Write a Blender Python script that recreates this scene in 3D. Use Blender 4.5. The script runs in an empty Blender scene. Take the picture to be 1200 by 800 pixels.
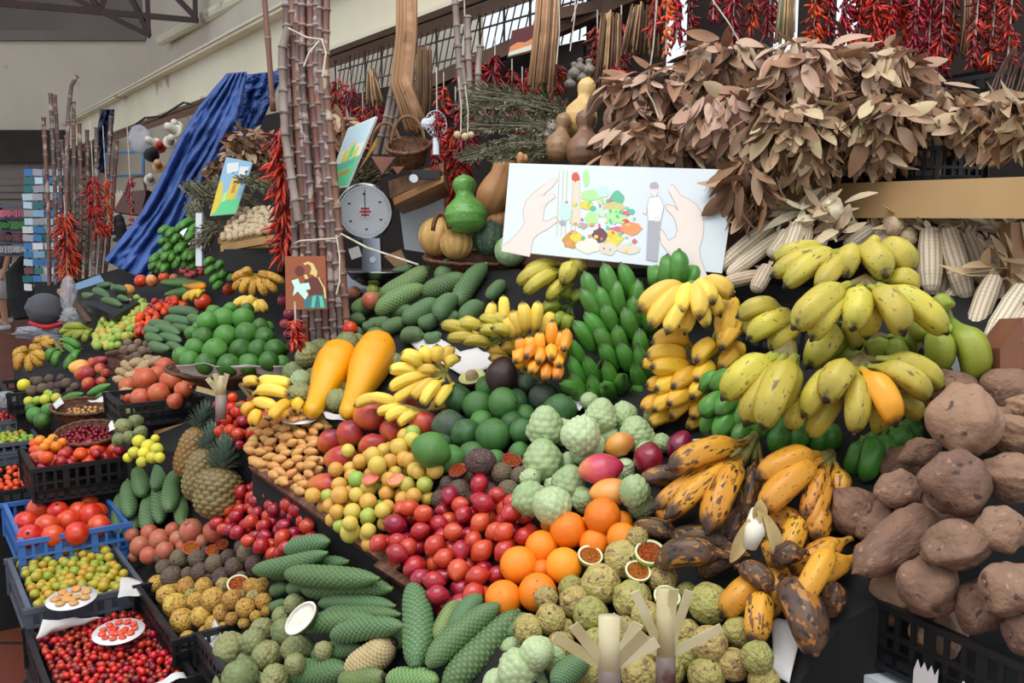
import bpy, bmesh, math, random
import numpy as np
from mathutils import Vector, Matrix, Quaternion, noise as mnoise
random.seed(7); RN = random.Random(11)
PI = math.pi
SC = bpy.context.scene
COL = SC.collection
# ---------------------------------------------------------------- camera
F = 1100.0
PITCH = math.radians(7.66)
CAM = Vector((0, 0, 1.6))
FW = Vector((0, math.cos(PITCH), -math.sin(PITCH)))
RT = Vector((1, 0, 0))
UP = Vector((0, math.sin(PITCH), math.cos(PITCH)))
cd = bpy.data.cameras.new('camera'); cam = bpy.data.objects.new('camera', cd); COL.objects.link(cam)
cd.sensor_width = 36; cd.lens = 36 * F / 1200; cd.clip_start = .05; cd.clip_end = 200
cam.location = CAM; cam.rotation_euler = (PI / 2 - PITCH, 0, 0); SC.camera = cam

def ray(x, y): return FW + RT * ((x - 600) / F) - UP * ((y - 400) / F)
def P(x, y, D): return CAM + ray(x, y) * D
def PZ(x, y, z):
    d = ray(x, y); return CAM + d * ((z - 1.6) / d.z)
class Plane:
    def __init__(s, a, b, c):
        s.A = [P(*a), P(*b), P(*c)]
        n = (s.A[1] - s.A[0]).cross(s.A[2] - s.A[0]).normalized()
        if n.z < 0: n = -n
        s.n = n; s.p = s.A[0]
        s.u = Vector((1, 0, 0)) - n * n.x; s.u.normalize(); s.v = n.cross(s.u)
    def D(s, x, y, h=0): return (s.p + s.n * h - CAM).dot(s.n) / ray(x, y).dot(s.n)
    def pt(s, x, y, h=0): return P(x, y, s.D(x, y, h))
    def uv(s, q): q = q - s.p; return (q.dot(s.u), q.dot(s.v))
    def at(s, u, v, h=0): return s.p + s.u * u + s.v * v + s.n * h
CEN = Plane((345, 470, 3.0), (560, 700, 2.1), (850, 760, 1.8))
LOW = Plane((480, 760, 2.05), (190, 720, 2.85), (240, 560, 3.3))
LC = Plane((120, 770, 2.67), (75, 610, 3.3), (20, 560, 3.79))
FAR = Plane((60, 430, 4.6), (190, 460, 3.7), (120, 345, 5.6))

# ---------------------------------------------------------------- colour and material
def lin(h):
    if isinstance(h, tuple): return h if len(h) == 4 else (*h, 1)
    h = h.lstrip('#'); v = [int(h[i:i + 2], 16) / 255 for i in (0, 2, 4)]
    return tuple([(c / 12.92 if c <= .04045 else ((c + .055) / 1.055) ** 2.4) for c in v] + [1])
MATS = {}
def M(name, c1, c2=None, c3=None, ns=2.5, rough=.45, spots=None, bump=0, bs=6, grad=None, sedge=None, spec=.5, metal=0, rnd=.08, coat=0, alpha=None, trans=0, voro=None, hue=.02, sss=0):
    """c1/c2 mixed by noise, c3 by the object's own random; spots=(colour, scale, threshold); grad=[(t,colour)] along the body; sedge=(colour, lo, hi)"""
    m = bpy.data.materials.new(name); m.use_nodes = True; nt = m.node_tree; N = nt.nodes; L = nt.links
    b = N['Principled BSDF']
    def new(t, **k):
        n = N.new(t)
        for a, v in k.items(): setattr(n, a, v)
        return n
    tc = new('ShaderNodeTexCoord'); oi = new('ShaderNodeObjectInfo')
    mul = new('ShaderNodeMath', operation='MULTIPLY'); L.new(oi.outputs['Random'], mul.inputs[0]); mul.inputs[1].default_value = 37.
    add = new('ShaderNodeVectorMath', operation='ADD'); L.new(tc.outputs['Object'], add.inputs[0]); L.new(mul.outputs[0], add.inputs[1])
    co = add.outputs[0]
    def noise(scale, detail=3):
        n = new('ShaderNodeTexNoise'); n.inputs['Scale'].default_value = scale; n.inputs['Detail'].default_value = detail
        L.new(co, n.inputs['Vector']); return n.outputs['Fac']
    def ramp(fac, lo, hi):
        r = new('ShaderNodeMapRange'); r.inputs[1].default_value = lo; r.inputs[2].default_value = hi; L.new(fac, r.inputs[0]); return r.outputs[0]
    def mix(fac, a, c):
        x = new('ShaderNodeMix', data_type='RGBA')
        if isinstance(fac, (int, float)): x.inputs[0].default_value = fac
        else: L.new(fac, x.inputs[0])
        for i, q in ((6, a), (7, c)):
            if isinstance(q, (tuple, str)): x.inputs[i].default_value = lin(q)
            else: L.new(q, x.inputs[i])
        return x.outputs[2]
    col = lin(c1)
    if grad:
        at = new('ShaderNodeAttribute'); at.attribute_name = 't'
        cr = new('ShaderNodeValToRGB'); el = cr.color_ramp.elements
        el[0].position = grad[0][0]; el[0].color = lin(grad[0][1]); el[1].position = grad[-1][0]; el[1].color = lin(grad[-1][1])
        for p_, c_ in grad[1:-1]:
            e = el.new(p_); e.color = lin(c_)
        nf = noise(ns); a2 = new('ShaderNodeMath', operation='MULTIPLY_ADD'); L.new(nf, a2.inputs[0]); a2.inputs[1].default_value = rnd * 2; a2.inputs[2].default_value = -rnd
        a3 = new('ShaderNodeMath', operation='ADD'); L.new(at.outputs['Fac'], a3.inputs[0]); L.new(a2.outputs[0], a3.inputs[1]); L.new(a3.outputs[0], cr.inputs[0])
        col = cr.outputs[0]
    elif c2: col = mix(ramp(noise(ns), .35, .65), c1, c2)
    if c3: col = mix(ramp(oi.outputs['Random'], .3, 1.0), col, c3)
    if sedge:
        at = new('ShaderNodeAttribute'); at.attribute_name = 's'
        col = mix(ramp(at.outputs['Fac'], sedge[1], sedge[2]), col, sedge[0])
    if spots:
        for sp in (spots if isinstance(spots, list) else [spots]):
            col = mix(ramp(noise(sp[1], 4), sp[2], sp[2] + .05), col, sp[0])
    hs = new('ShaderNodeHueSaturation'); 
    r2 = new('ShaderNodeMath', operation='MULTIPLY_ADD'); L.new(oi.outputs['Random'], r2.inputs[0]); r2.inputs[1].default_value = hue; r2.inputs[2].default_value = .5 - hue / 2
    L.new(r2.outputs[0], hs.inputs['Hue'])
    r3 = new('ShaderNodeMath', operation='MULTIPLY_ADD'); L.new(oi.outputs['Random'], r3.inputs[0]); r3.inputs[1].default_value = .25; r3.inputs[2].default_value = .9
    L.new(r3.outputs[0], hs.inputs['Value'])
    if isinstance(col, tuple): hs.inputs['Color'].default_value = col
    else: L.new(col, hs.inputs['Color'])
    L.new(hs.outputs[0], b.inputs['Base Color'])
    b.inputs['Roughness'].default_value = rough; b.inputs['Specular IOR Level'].default_value = spec; b.inputs['Metallic'].default_value = metal
    if coat: b.inputs['Coat Weight'].default_value = coat; b.inputs['Coat Roughness'].default_value = .15
    if alpha is not None: b.inputs['Alpha'].default_value = alpha
    if trans: b.inputs['Transmission Weight'].default_value = trans
    if bump:
        bp = new('ShaderNodeBump'); bp.inputs['Strength'].default_value = min(1, bump); bp.inputs['Distance'].default_value = .01 if bump <= 1 else .03
        if voro:
            v = new('ShaderNodeTexVoronoi'); v.inputs['Scale'].default_value = bs; L.new(co, v.inputs['Vector']); L.new(v.outputs['Distance'], bp.inputs['Height'])
        else: L.new(noise(bs, 4), bp.inputs['Height'])
        L.new(bp.outputs[0], b.inputs['Normal'])
    MATS[name] = m
    return m
def emat(name, c, st):
    m = bpy.data.materials.new(name); m.use_nodes = True; b = m.node_tree.nodes['Principled BSDF']
    b.inputs['Base Color'].default_value = lin(c); b.inputs['Emission Color'].default_value = lin(c); b.inputs['Emission Strength'].default_value = st
    MATS[name] = m; return m

# ---------------------------------------------------------------- mesh helpers
def mesh_from(name, verts, faces, mats, mi=None, attrs=None, smooth=True):
    me = bpy.data.meshes.new(name); me.from_pydata([tuple(v) for v in verts], [], faces); me.update()
    for m in (mats if isinstance(mats, (list, tuple)) else [mats]): me.materials.append(m)
    if mi: me.polygons.foreach_set('material_index', mi)
    me.polygons.foreach_set('use_smooth', [smooth] * len(me.polygons))
    for k, a in (attrs or {}).items():
        at = me.attributes.new(k, 'FLOAT', 'POINT'); at.data.foreach_set('value', a)
    return me
def interp(prof, t):
    for (a, ra), (b, rb) in zip(prof, prof[1:]):
        if t <= b:
            f = (t - a) / (b - a) if b > a else 0
            return ra + (rb - ra) * f
    return prof[-1][1]
def body(name, mats, prof, n=24, m=28, z0=-1, z1=1, bend=0, disp=None, mi=None, sect=None, ell=False, flat=1):
    """lathe-like body along local z, radius ~1: prof=[(t,r)]; ell uses an ellipsoid profile times prof; disp(t,phi)->(dr,s)"""
    V = []; T = []; S = []; Fc = []; MI = []
    for j in range(m + 1):
        if ell:
            th = PI * j / m; t = (1 - math.cos(th)) / 2; rr = math.sin(th) * (interp(prof, t) if prof else 1)
        else:
            t = j / m; rr = interp(prof, t)
        z = z0 + (z1 - z0) * t
        for i in range(n):
            ph = 2 * PI * i / n
            dr, s = disp(t, ph) if disp else (0, 0)
            sc = sect(ph) if sect else 1
            q = rr * sc * (1 + dr)
            bx_ = bend * (1 - (2 * t - 1) ** 2)
            V.append((q * math.cos(ph) + bx_, q * math.sin(ph) * flat, z)); T.append(t); S.append(s)
    for j in range(m):
        for i in range(n):
            a = j * n + i; b = j * n + (i + 1) % n
            Fc.append((a, b, b + n, a + n)); MI.append(mi((j + .5) / m) if mi else 0)
    Fc.append(tuple(range(n - 1, -1, -1))); MI.append(MI[0] if MI else 0)
    Fc.append(tuple(m * n + i for i in range(n))); MI.append(MI[m * n - 1])
    return mesh_from(name, V, Fc, mats, MI, {'t': T, 's': S})
class MB:
    """collects boxes, tubes, blades; builds one mesh"""
    def __init__(s): s.V = []; s.F = []; s.M = []; s.T = []
    def add(s, V, Fc, m=0, t=0):
        o = len(s.V); s.V += [tuple(v) for v in V]; s.F += [tuple(o + i for i in f) for f in Fc]; s.M += [m] * len(Fc); s.T += (t if isinstance(t, list) else [t] * len(V))
    def box(s, c, sz, R=None, m=0):
        c = Vector(c); V = []
        for k in range(8):
            q = Vector(((k & 1) - .5, ((k >> 1) & 1) - .5, ((k >> 2) & 1) - .5)); q = Vector((q.x * sz[0], q.y * sz[1], q.z * sz[2]))
            V.append(c + (R @ q if R else q))
        s.add(V, [(0, 2, 3, 1), (4, 5, 7, 6), (0, 1, 5, 4), (2, 6, 7, 3), (0, 4, 6, 2), (1, 3, 7, 5)], m)
    def bar(s, a, b, w, h=None, m=0, up=Vector((0, 0, 1))):
        a = Vector(a); b = Vector(b); h = h or w; d = (b - a); L_ = d.length; d.normalize()
        x = d.cross(up); x = x.normalized() if x.length > 1e-4 else Vector((1, 0, 0)); y = x.cross(d)
        R = Matrix((x, d, y)).transposed(); s.box((a + b) / 2, (w, L_, h), R, m)
    def tube(s, pts, r, n=6, m=0, t=None):
        pts = [Vector(p) for p in pts]; V = []; T = []; Fc = []; k = len(pts); X = None
        for j, p in enumerate(pts):
            d = (pts[min(j + 1, k - 1)] - pts[max(j - 1, 0)]).normalized()
            if X is None: X = d.orthogonal().normalized()
            else:
                X = (X - d * X.dot(d)); X = X.normalized() if X.length > 1e-6 else d.orthogonal().normalized()
            Y = d.cross(X); rr = r[j] if isinstance(r, list) else r
            for i in range(n):
                a = 2 * PI * i / n; V.append(p + (X * math.cos(a) + Y * math.sin(a)) * rr); T.append(t[j] if t else j / max(1, k - 1))
        for j in range(k - 1):
            for i in range(n):
                a = j * n + i; b = j * n + (i + 1) % n; Fc.append((a, b, b + n, a + n))
        Fc.append(tuple(range(n - 1, -1, -1))); Fc.append(tuple((k - 1) * n + i for i in range(n)))
        s.add(V, Fc, m, T)
    def prism(s, poly, dz, m=0):
        n = len(poly); V = [Vector(p) for p in poly] + [Vector(p) + Vector(dz) for p in poly]
        s.add(V, [tuple(range(n)), tuple(range(2 * n - 1, n - 1, -1))] + [(i, i + n, (i + 1) % n + n, (i + 1) % n) for i in range(n)], m)
    def leaf(s, p, d, nrm, L_, w, curl=.2, cup=.3, m=0, t=0, n=4):
        """pointed leaf blade: two rows of quads folded along the midrib"""
        d = d.normalized(); x = d.cross(nrm); x = x.normalized() if x.length > 1e-4 else d.orthogonal().normalized(); nr = x.cross(d).normalized()
        V = []; Fc = []
        for j in range(n + 1):
            f = j / n; wd = w * .5 * (math.sin(PI * min(1, f * .95 + .03)) ** .8) + .0006
            c = p + d * (L_ * f) + nr * (-curl * L_ * f * f)
            V += [c - x * wd + nr * (cup * wd), c, c + x * wd + nr * (cup * wd)]
        for j in range(n):
            a = 3 * j; Fc += [(a, a + 1, a + 4, a + 3), (a + 1, a + 2, a + 5, a + 4)]
        s.add(V, Fc, m, t)
    def mesh(s, name, mats, smooth=True):
        me = mesh_from(name, s.V, s.F, mats, s.M, {'t': s.T}, smooth)
        bm = bmesh.new(); bm.from_mesh(me); bmesh.ops.recalc_face_normals(bm, faces=bm.faces); bm.to_mesh(me); bm.free()
        return me
    def build(s, name, mats, parent=None, smooth=False, **tags):
        o = link(name, s.mesh(name, mats, smooth), parent); tag(o, **tags); return o
def link(name, data, parent=None):
    o = bpy.data.objects.new(name, data); COL.objects.link(o)
    if parent: o.parent = parent
    return o
def tag(o, label=None, cat=None, group=None, kind=None):
    if label: o['label'] = label
    if cat: o['category'] = cat
    if group: o['group'] = group
    if kind: o['kind'] = kind
    return o
def empty(name, loc, label=None, cat=None, group=None):
    o = link(name, None); o.location = loc; o.empty_display_size = .05; return tag(o, label, cat, group)
def mat3(z, x=None):
    z = z.normalized()
    if x is None: x = z.orthogonal()
    x = x - z * x.dot(z); x = x.normalized() if x.length > 1e-5 else z.orthogonal().normalized()
    y = z.cross(x); return Matrix((x, y, z)).transposed()
def setM(o, loc, R, sc):
    o.rotation_mode = 'QUATERNION'; o.rotation_quaternion = R.to_quaternion(); o.location = loc; o.scale = sc
# ---------------------------------------------------------------- occupancy
OCC = np.zeros((20000, 4)); NO = [0]
def occ(p, r): OCC[NO[0]] = (p[0], p[1], p[2], r); NO[0] += 1
def hit(p, r, tol=.88):
    if NO[0] == 0: return False
    A = OCC[:NO[0]]; d = np.sqrt(((A[:, :3] - np.array(p)) ** 2).sum(1)); return bool((d < (A[:, 3] + r) * tol).any())
def inpoly(x, y, poly):
    c = False; n = len(poly)
    for i in range(n):
        x1, y1 = poly[i]; x2, y2 = poly[(i + 1) % n]
        if (y1 > y) != (y2 > y) and x < (x2 - x1) * (y - y1) / (y2 - y1) + x1: c = not c
    return c
ORD = 'first second third fourth fifth sixth seventh eighth ninth tenth eleventh twelfth thirteenth fourteenth fifteenth sixteenth'.split()
def rowlabels(pts, nrow=None):
    """row and rank words for a heap of pixels"""
    n = len(pts); k = nrow or max(1, round(math.sqrt(n) * .8)); idx = sorted(range(n), key=lambda i: pts[i][1])
    out = [None] * n; per = math.ceil(n / k); rows = [idx[i:i + per] for i in range(0, n, per)]
    for r, row in enumerate(rows):
        row = sorted(row, key=lambda i: pts[i][0])
        rn = '' if len(rows) == 1 else ('top row' if r == 0 else 'bottom row' if r == len(rows) - 1 else ORD[r] + ' row')
        for c, i in enumerate(row): out[i] = (rn, ORD[c] if c < 16 else 'last')
    return out
def place(mesh, name, pl, x, y, w, h=None, ang=None, h0=None, tol=.88, maxh=.3, up=None):
    """one fruit seen at pixel x,y with pixel width w (and length h along ang) resting on the pile over plane pl"""
    D = pl.D(x, y); hh = h or w
    r = (w * D / F) / 2
    off = r * .95 if h0 is None else h0
    while True:
        D = pl.D(x, y, off); r = (w * D / F) / 2; p = P(x, y, D)
        if not hit(p, r, tol) or off > maxh: break
        off += r * .12
    occ(p, r)
    if ang is None: z = Vector((RN.gauss(0, 1), RN.gauss(0, 1), RN.gauss(0, 1)))
    else:
        a = math.radians(ang); z = RT * math.cos(a) + UP * math.sin(a) + FW * RN.uniform(-.2, .2)
    o = link(name, mesh if not isinstance(mesh, list) else RN.choice(mesh))
    if hh > w * 1.3:
        u = z.normalized() * ((hh - w) * D / F / 2)
        occ(p + u, r * .8); occ(p - u, r * .8)
    setM(o, p, mat3(z, Vector((RN.gauss(0, 1), RN.gauss(0, 1), RN.gauss(0, 1)))), (r, r, hh * D / F / 2))
    return o
def heap(mesh, name, cat, what, where, pl, items, group=None, ang=None, parts=None, tol=.75, nrow=None, maxh=.22, lab=None, big=1.06):
    """items (x,y,w[,h,ang]); labels say row and rank in the heap unless lab given"""
    rl = rowlabels(items, nrow); out = []
    for i, it in sorted(enumerate(items), key=lambda q: q[1][2]):      # the small ones lie deeper
        a = it[4] if len(it) > 4 else ang
        o = place(mesh, name, pl, it[0], it[1], it[2] * big, it[3] * big if len(it) > 3 else None, a, tol=tol, maxh=maxh)
        rn, rk = rl[i]
        if len(items) == 1: lb = what + ' ' + where
        else: lb = '%s, %s%s from left' % ((what + ' ' + where).strip().rstrip(','), rn + ', ' if rn else '', rk)
        if lab: lb = lab
        tag(o, lb, cat, group)
        if parts: parts(o)
        out.append(o)
    return out
def pack(mesh, name, label, cat, group, pl, polypx, wpx, n, asp=1, ang=0, jit=25, hbase=0, cand=50, vary=.12, layers=1.9, kind=None, squash=1, tiltn=.3, upright=False):
    """dense random pile: each next fruit takes the lowest free hollow above the plane inside the polygon"""
    poly = [pl.uv(pl.pt(*q, hbase)) for q in polypx]
    cx = sum(q[0] for q in polypx) / len(polypx); cy = sum(q[1] for q in polypx) / len(polypx)
    r = wpx * pl.D(cx, cy) / F / 2
    # fruit long axis as seen in the picture plane, projected on the pile plane
    a = math.radians(ang); zd = RT * math.cos(a) + UP * math.sin(a); zd = (zd - pl.n * zd.dot(pl.n)).normalized()
    ax = np.array([zd.dot(pl.u), zd.dot(pl.v)]); ay = np.array([-ax[1], ax[0]])
    xs = [q[0] for q in poly]; ys = [q[1] for q in poly]
    A = np.zeros((n, 4)); k = 0; out = []
    for _ in range(n):
        best = None
        for c in range(cand):
            for tr in range(30):
                u = RN.uniform(min(xs), max(xs)); v = RN.uniform(min(ys), max(ys))
                if inpoly(u, v, poly): break
            ri = r * (1 + RN.uniform(-vary, vary))
            q = np.array([u, v]); s_ = np.array([q @ ax / asp, q @ ay])
            if k:
                d2 = ((A[:k, :2] - s_) ** 2).sum(1); R2 = ((A[:k, 3] + ri) * .93) ** 2; msk = d2 < R2
                h = max(ri, float((A[:k, 2][msk] + np.sqrt(R2[msk] - d2[msk])).max())) if msk.any() else ri
            else: h = ri
            if best is None or h < best[0]: best = (h, u, v, ri, s_)
        h, u, v, ri, s_ = best
        if h > r * (1 + layers): break
        p = pl.at(u, v, hbase + h)
        if hit(p, ri * .8, .8):
            if RN.random() < .7:
                A[k] = (s_[0], s_[1], h, ri); k += 1
            continue
        A[k] = (s_[0], s_[1], h, ri); k += 1
        j = math.radians(RN.uniform(-jit, jit)); z = zd * math.cos(j) + pl.n.cross(zd) * math.sin(j) + pl.n * RN.uniform(-tiltn, tiltn)
        if asp == 1 and not upright: z = Vector((RN.gauss(0, 1), RN.gauss(0, 1), RN.gauss(0, 1)))
        if upright: z = pl.n + Vector((RN.uniform(-.5, .5), RN.uniform(-.5, .5), RN.uniform(-.3, .3)))
        o = link(name, RN.choice(mesh) if isinstance(mesh, list) else mesh)
        setM(o, p, mat3(z, Vector((RN.gauss(0, 1), RN.gauss(0, 1), RN.gauss(0, 1)))), (ri, ri, ri * asp * squash))
        tag(o, label, cat, group, kind); out.append(o)
    for o in out: occ(o.location, o.scale[0] * .9)
    return out
def capsule(mesh, name, x0, y0, x1, y1, w, pl, label, cat, group=None, roll=None, tol=.8, D=None, dD=0, maxh=.35, zmesh=2.0):
    """long fruit from pixel 0 to pixel 1, width w; rises over plane pl until it touches nothing"""
    off = w * pl.D((x0 + x1) / 2, (y0 + y1) / 2) / F / 2 if D is None else 0
    while True:
        if D is None: a = pl.pt(x0, y0, off); b = pl.pt(x1, y1, off)
        else: a = P(x0, y0, D - off); b = P(x1, y1, D + dD - off)
        r = w * ((a - CAM).dot(FW)) / F / 2; d = b - a; L_ = d.length
        k = max(2, int(L_ / r)); pts = [a + d * ((i + .5) / k) for i in range(k)]
        if off > maxh or not any(hit(q, r * .95, tol) for q in pts): break
        off += r * .15
    for q in pts: occ(q, r * .9)
    o = link(name, RN.choice(mesh) if isinstance(mesh, list) else mesh)
    x = roll if roll is not None else Vector((RN.gauss(0, 1), RN.gauss(0, 1), RN.gauss(0, 1)))
    setM(o, (a + b) / 2, mat3(d, x), (r, r, L_ / zmesh))
    return tag(o, label, cat, group)
# ---------------------------------------------------------------- materials
M('tamarillo', '#ac1c26', '#8a1220', '#bc2c20', rough=.28, ns=1.2, hue=.02, coat=.3)
M('tamarillo_orange', '#bc2c1e', '#9c1a20', '#c8442a', rough=.28, ns=1, coat=.3)
M('orange', '#f08414', '#ea780e', '#f2901c', rough=.42, bump=.25, bs=28, spots=('#7a4a1c', 1.6, .70), hue=.006)
M('mango', '#b8323a', '#8a1c2c', ns=.9, grad=[(0, '#c8762e'), (.45, '#b8402e'), (1, '#7e2030')], rnd=.7, rough=.32, spots=('#4a2420', 5, .70))
M('mango_pink', '#c2304a', grad=[(0, '#d88a5a'), (.3, '#cc4a50'), (1, '#a81c3c')], rnd=.5, rough=.3, ns=1)
M('mango_plum', '#8a1a34', '#6a1230', ns=1.2, rough=.28, coat=.2)
M('mango_gold', '#e0a24a', grad=[(0, '#e8a848'), (.6, '#dfa050'), (1, '#c8543a')], rnd=.3, rough=.35, ns=1)
M('papaya', '#f0aa12', '#e8960c', ns=1.5, rough=.38, grad=[(0, '#dba818'), (.5, '#f2a80e'), (1, '#f0a010')], rnd=.2, spots=('#8a7428', 5, .70))
M('avocado', '#3f6a38', '#2c5230', '#4f7a34', ns=2, rough=.42, bump=.3, bs=22, spots=('#6a8a50', 12, .68))
M('avocado_grey', '#4a5a48', '#384838', ns=2, rough=.5, bump=.3, bs=22)
M('avocado_black', '#2c1c22', '#3a2226', ns=2, rough=.32, bump=.3, bs=24)
M('avocado_lime', '#3f7228', '#305e22', '#528434', ns=1.6, rough=.35, bump=.2, bs=20, spots=('#9a8a50', 6, .72))
M('avocado_flesh', '#dfe39a', rough=.5); M('avocado_pit', '#b89878', rough=.5)
M('guava', '#dcac50', '#d09c40', '#c4b050', ns=1.4, rough=.42, spots=('#9a6a3a', 6, .68), hue=.02, bump=.2, bs=8)
M('guava_green', '#a8b850', '#c8b850', '#8aa848', ns=1.4, rough=.42)
M('guava_pink', '#e27858', '#e89070', ns=3, rough=.5)
M('calyx', '#3a2a1c', rough=.8)
M('little_yellow', '#d8a12a', '#a8a838', '#8c9a34', ns=1, rough=.4, spots=('#5a4420', 5, .72), hue=.03)
M('banana_fruit', '#d8a860', '#c89850', '#c07a48', ns=2, rough=.5, spots=('#a06838', 6, .70))
M('banana_fruit_green', '#a8b060', '#c8b458', '#b89a50', ns=2, rough=.5)
M('persimmon', '#d63a1c', '#e05a20', '#c82a1e', ns=1.2, rough=.3, coat=.2)
M('cherry_pitanga', '#c81a14', '#e0481a', '#6a0a14', ns=1, rough=.28, coat=.3, hue=.03)
M('cherry_dark', '#6a0e1e', '#8a1626', ns=1, rough=.3)
M('mini_orange', '#e04a1a', '#e8641c', '#d83418', rough=.35, ns=1)
M('kumquat', '#f09a1c', '#e8881a', rough=.35, ns=1)
M('lemon', '#d8d040', '#c0c840', '#e0c838', rough=.4, ns=1.5, bump=.2, bs=20)
M('lime', '#8cb838', '#a8c040', '#6a9a30', rough=.4, ns=1.5)
M('pomegranate', '#c0604a', '#b08058', '#a84038', ns=1.2, rough=.42, spots=('#8a5a3c', 5, .66))
M('pomegranate_orange', '#c85c34', '#d07a4a', '#b04428', ns=1.2, rough=.4, spots=('#8a5234', 5, .66))
M('passion_purple', '#4a3238', '#5a4438', '#6a5a44', ns=3, rough=.55, bump=.8, bs=5, spots=('#8a7a60', 8, .62))
M('passion_yellow', '#c8b66c', '#aa9c58', '#949050', ns=2.2, rough=.5, bump=1, bs=4.5, spots=[('#8c6c4a', 2.6, .57), ('#665040', 6, .68)], hue=.04)
M('passion_gold', '#c8a448', '#b8803a', ns=2, rough=.5, bump=.8, bs=5, spots=('#7a5028', 4, .58))
M('passion_pulp', '#c86a20', '#8a3a10', ns=6, rough=.25, bump=.8, bs=9, voro=1)
M('rind_white', '#d8dcb0', rough=.6)
M('monstera', '#41603a', '#4e6c40', '#3e5c40', ns=2, rough=.6, sedge=('#6e8a56', .3, 1), hue=.02)
M('monstera_pale', '#5f7c42', '#4f7246', ns=2.5, rough=.6, sedge=('#86a060', .3, 1))
M('monstera_tan', '#a89068', '#8a7a50', ns=2, rough=.7, sedge=('#c0a880', .2, 1))
M('monstera_olive', '#6a8048', '#566f40', ns=2, rough=.65, sedge=('#a8a868', .5, 0))
M('custard_apple', '#a2b484', '#90a874', '#aebc90', ns=1.8, rough=.55, sedge=('#6c8852', .45, 0), spots=('#8a7a5a', 5, .72), hue=.01)
M('custard_olive', '#7c8a5a', '#6a7444', '#8a8858', ns=1.8, rough=.6, sedge=('#4c5838', .5, 0), spots=('#7a6440', 2, .60))
M('white_flesh', '#ece8da', '#e0dcc8', rough=.5)
M('pineapple', '#8e7038', '#a07c40', '#746440', ns=2, rough=.55, sedge=('#3c3820', .6, .1))
M('pineapple_leaf', '#56685a', '#6c8070', '#485c4c', ns=3, rough=.5)
M('banana_green', '#4a8c28', ns=1.6, rough=.38, grad=[(0, '#74a048'), (.2, '#4f8432'), (.9, '#48802e'), (.97, '#3a5a22'), (1, '#2a241c')], rnd=.02)
M('banana_yellow', '#e8b832', ns=2, rough=.42, grad=[(0, '#b8a83c'), (.2, '#e0b030'), (.85, '#e8b634'), (.93, '#d8a83a'), (.965, '#3a2c1e'), (1, '#1e1814')], rnd=.02, spots=[('#9a7430', 3, .66), ('#6a4622', 7, .70)])
M('banana_pale', '#e8c84e', ns=2, rough=.42, grad=[(0, '#b0a848'), (.15, '#e2c050'), (.9, '#ecc850'), (.965, '#4a3824'), (1, '#2e2418')], rnd=.02, spots=('#8a6434', 6, .74))
M('banana_lime', '#a8a82c', ns=2, rough=.45, grad=[(0, '#8c9c38'), (.2, '#b4a83c'), (.7, '#c0ae42'), (.93, '#a09638'), (.97, '#2e281c'), (1, '#1e1a14')], rnd=.06, spots=[('#7a6438', 2.6, .63), ('#5a4428', 7, .65)])
M('banana_dull', '#8c9a2e', ns=2, rough=.42, grad=[(0, '#6a8a2c'), (.4, '#94a034'), (.93, '#8a9430'), (.97, '#2e281c'), (1, '#1e1a14')], rnd=.06, spots=[('#5a5824', 6, .70)])
M('banana_orange', '#e8982a', ns=2, rough=.42, grad=[(0, '#b8a030'), (.2, '#e0962c'), (.9, '#e8982a'), (.96, '#4a3222'), (1, '#2a2018')], rnd=.02)
M('plantain', '#d09428', '#c07c24', ns=1.6, rough=.45, grad=[(0, '#a8842c'), (.2, '#d0942a'), (.85, '#c8882a'), (.93, '#4a3428'), (1, '#241c18')], rnd=.08, spots=[('#6a4424', 2.4, .56), ('#2a1e1a', 3.4, .60)])
M('plantain_dark', '#6a4a2c', '#3e302c', ns=1.6, rough=.5, spots=[('#a8702a', 2.2, .56), ('#2a2224', 3, .56)])
M('plantain_gold', '#dca02e', '#d0902a', ns=1.6, rough=.45, grad=[(0, '#a8842c'), (.15, '#dca02e'), (.9, '#d0942c'), (.95, '#4a3428'), (1, '#241c18')], rnd=.05, spots=[('#7a5024', 5, .62)])
M('banana_spotted', '#c8942e', ns=2, rough=.5, grad=[(0, '#9a8a3c'), (.2, '#d0a03a'), (.9, '#c89434'), (1, '#2a2018')], rnd=.05, spots=[('#4a3420', 5, .57)])
M('crown_brown', '#5c4a30', '#3c3024', ns=4, rough=.7); M('crown_green', '#5a7a38', '#7a8a48', ns=4, rough=.6); M('crown_olive', '#8a8440', '#6c5c34', ns=3, rough=.6)
M('sweet_potato', '#84644e', '#705242', '#92705a', ns=1.2, rough=.75, bump=.5, bs=5, spots=[('#4a362e', 2.2, .63), ('#9a7868', 3, .64)], hue=.01)
M('gourd_green', '#5a8a3c', '#689648', ns=5, rough=.32, spots=('#8cb468', 14, .6))
M('gourd_brown', '#8a6444', '#7a5a44', '#9a7a54', ns=1.5, rough=.38, spots=('#5a4434', 3, .62))
M('gourd_grey', '#7a7068', '#8c8074', ns=2, rough=.55, spots=('#a8a098', 4, .56))
M('gourd_cream', '#d0ac74', '#bc9460', ns=1.5, rough=.45)
M('pumpkin_tan', '#c89a60', '#b88a50', ns=2, rough=.5)
M('pumpkin_tall', '#b0764a', '#c08c5c', ns=1.5, rough=.5)
M('pumpkin_green', '#38503c', '#4a644a', ns=4, rough=.5, spots=('#8a9a70', 5, .62))
M('pumpkin_pale', '#a8c08c', '#90ac7c', ns=3, rough=.5)
M('corn', '#d8c8ae', '#ccb89a', '#e0d2bc', ns=2, rough=.6, sedge=('#86684c', .75, .1))
M('husk', '#d6c4a0', '#c0a47a', '#e0d4bc', ns=3, rough=.8)
M('leaf_brown', '#8a6244', '#a88060', '#6a4832', ns=9, rough=.65, hue=.02)
M('leaf_tan', '#b4947a', '#c8a890', '#94745a', ns=9, rough=.65)
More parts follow.
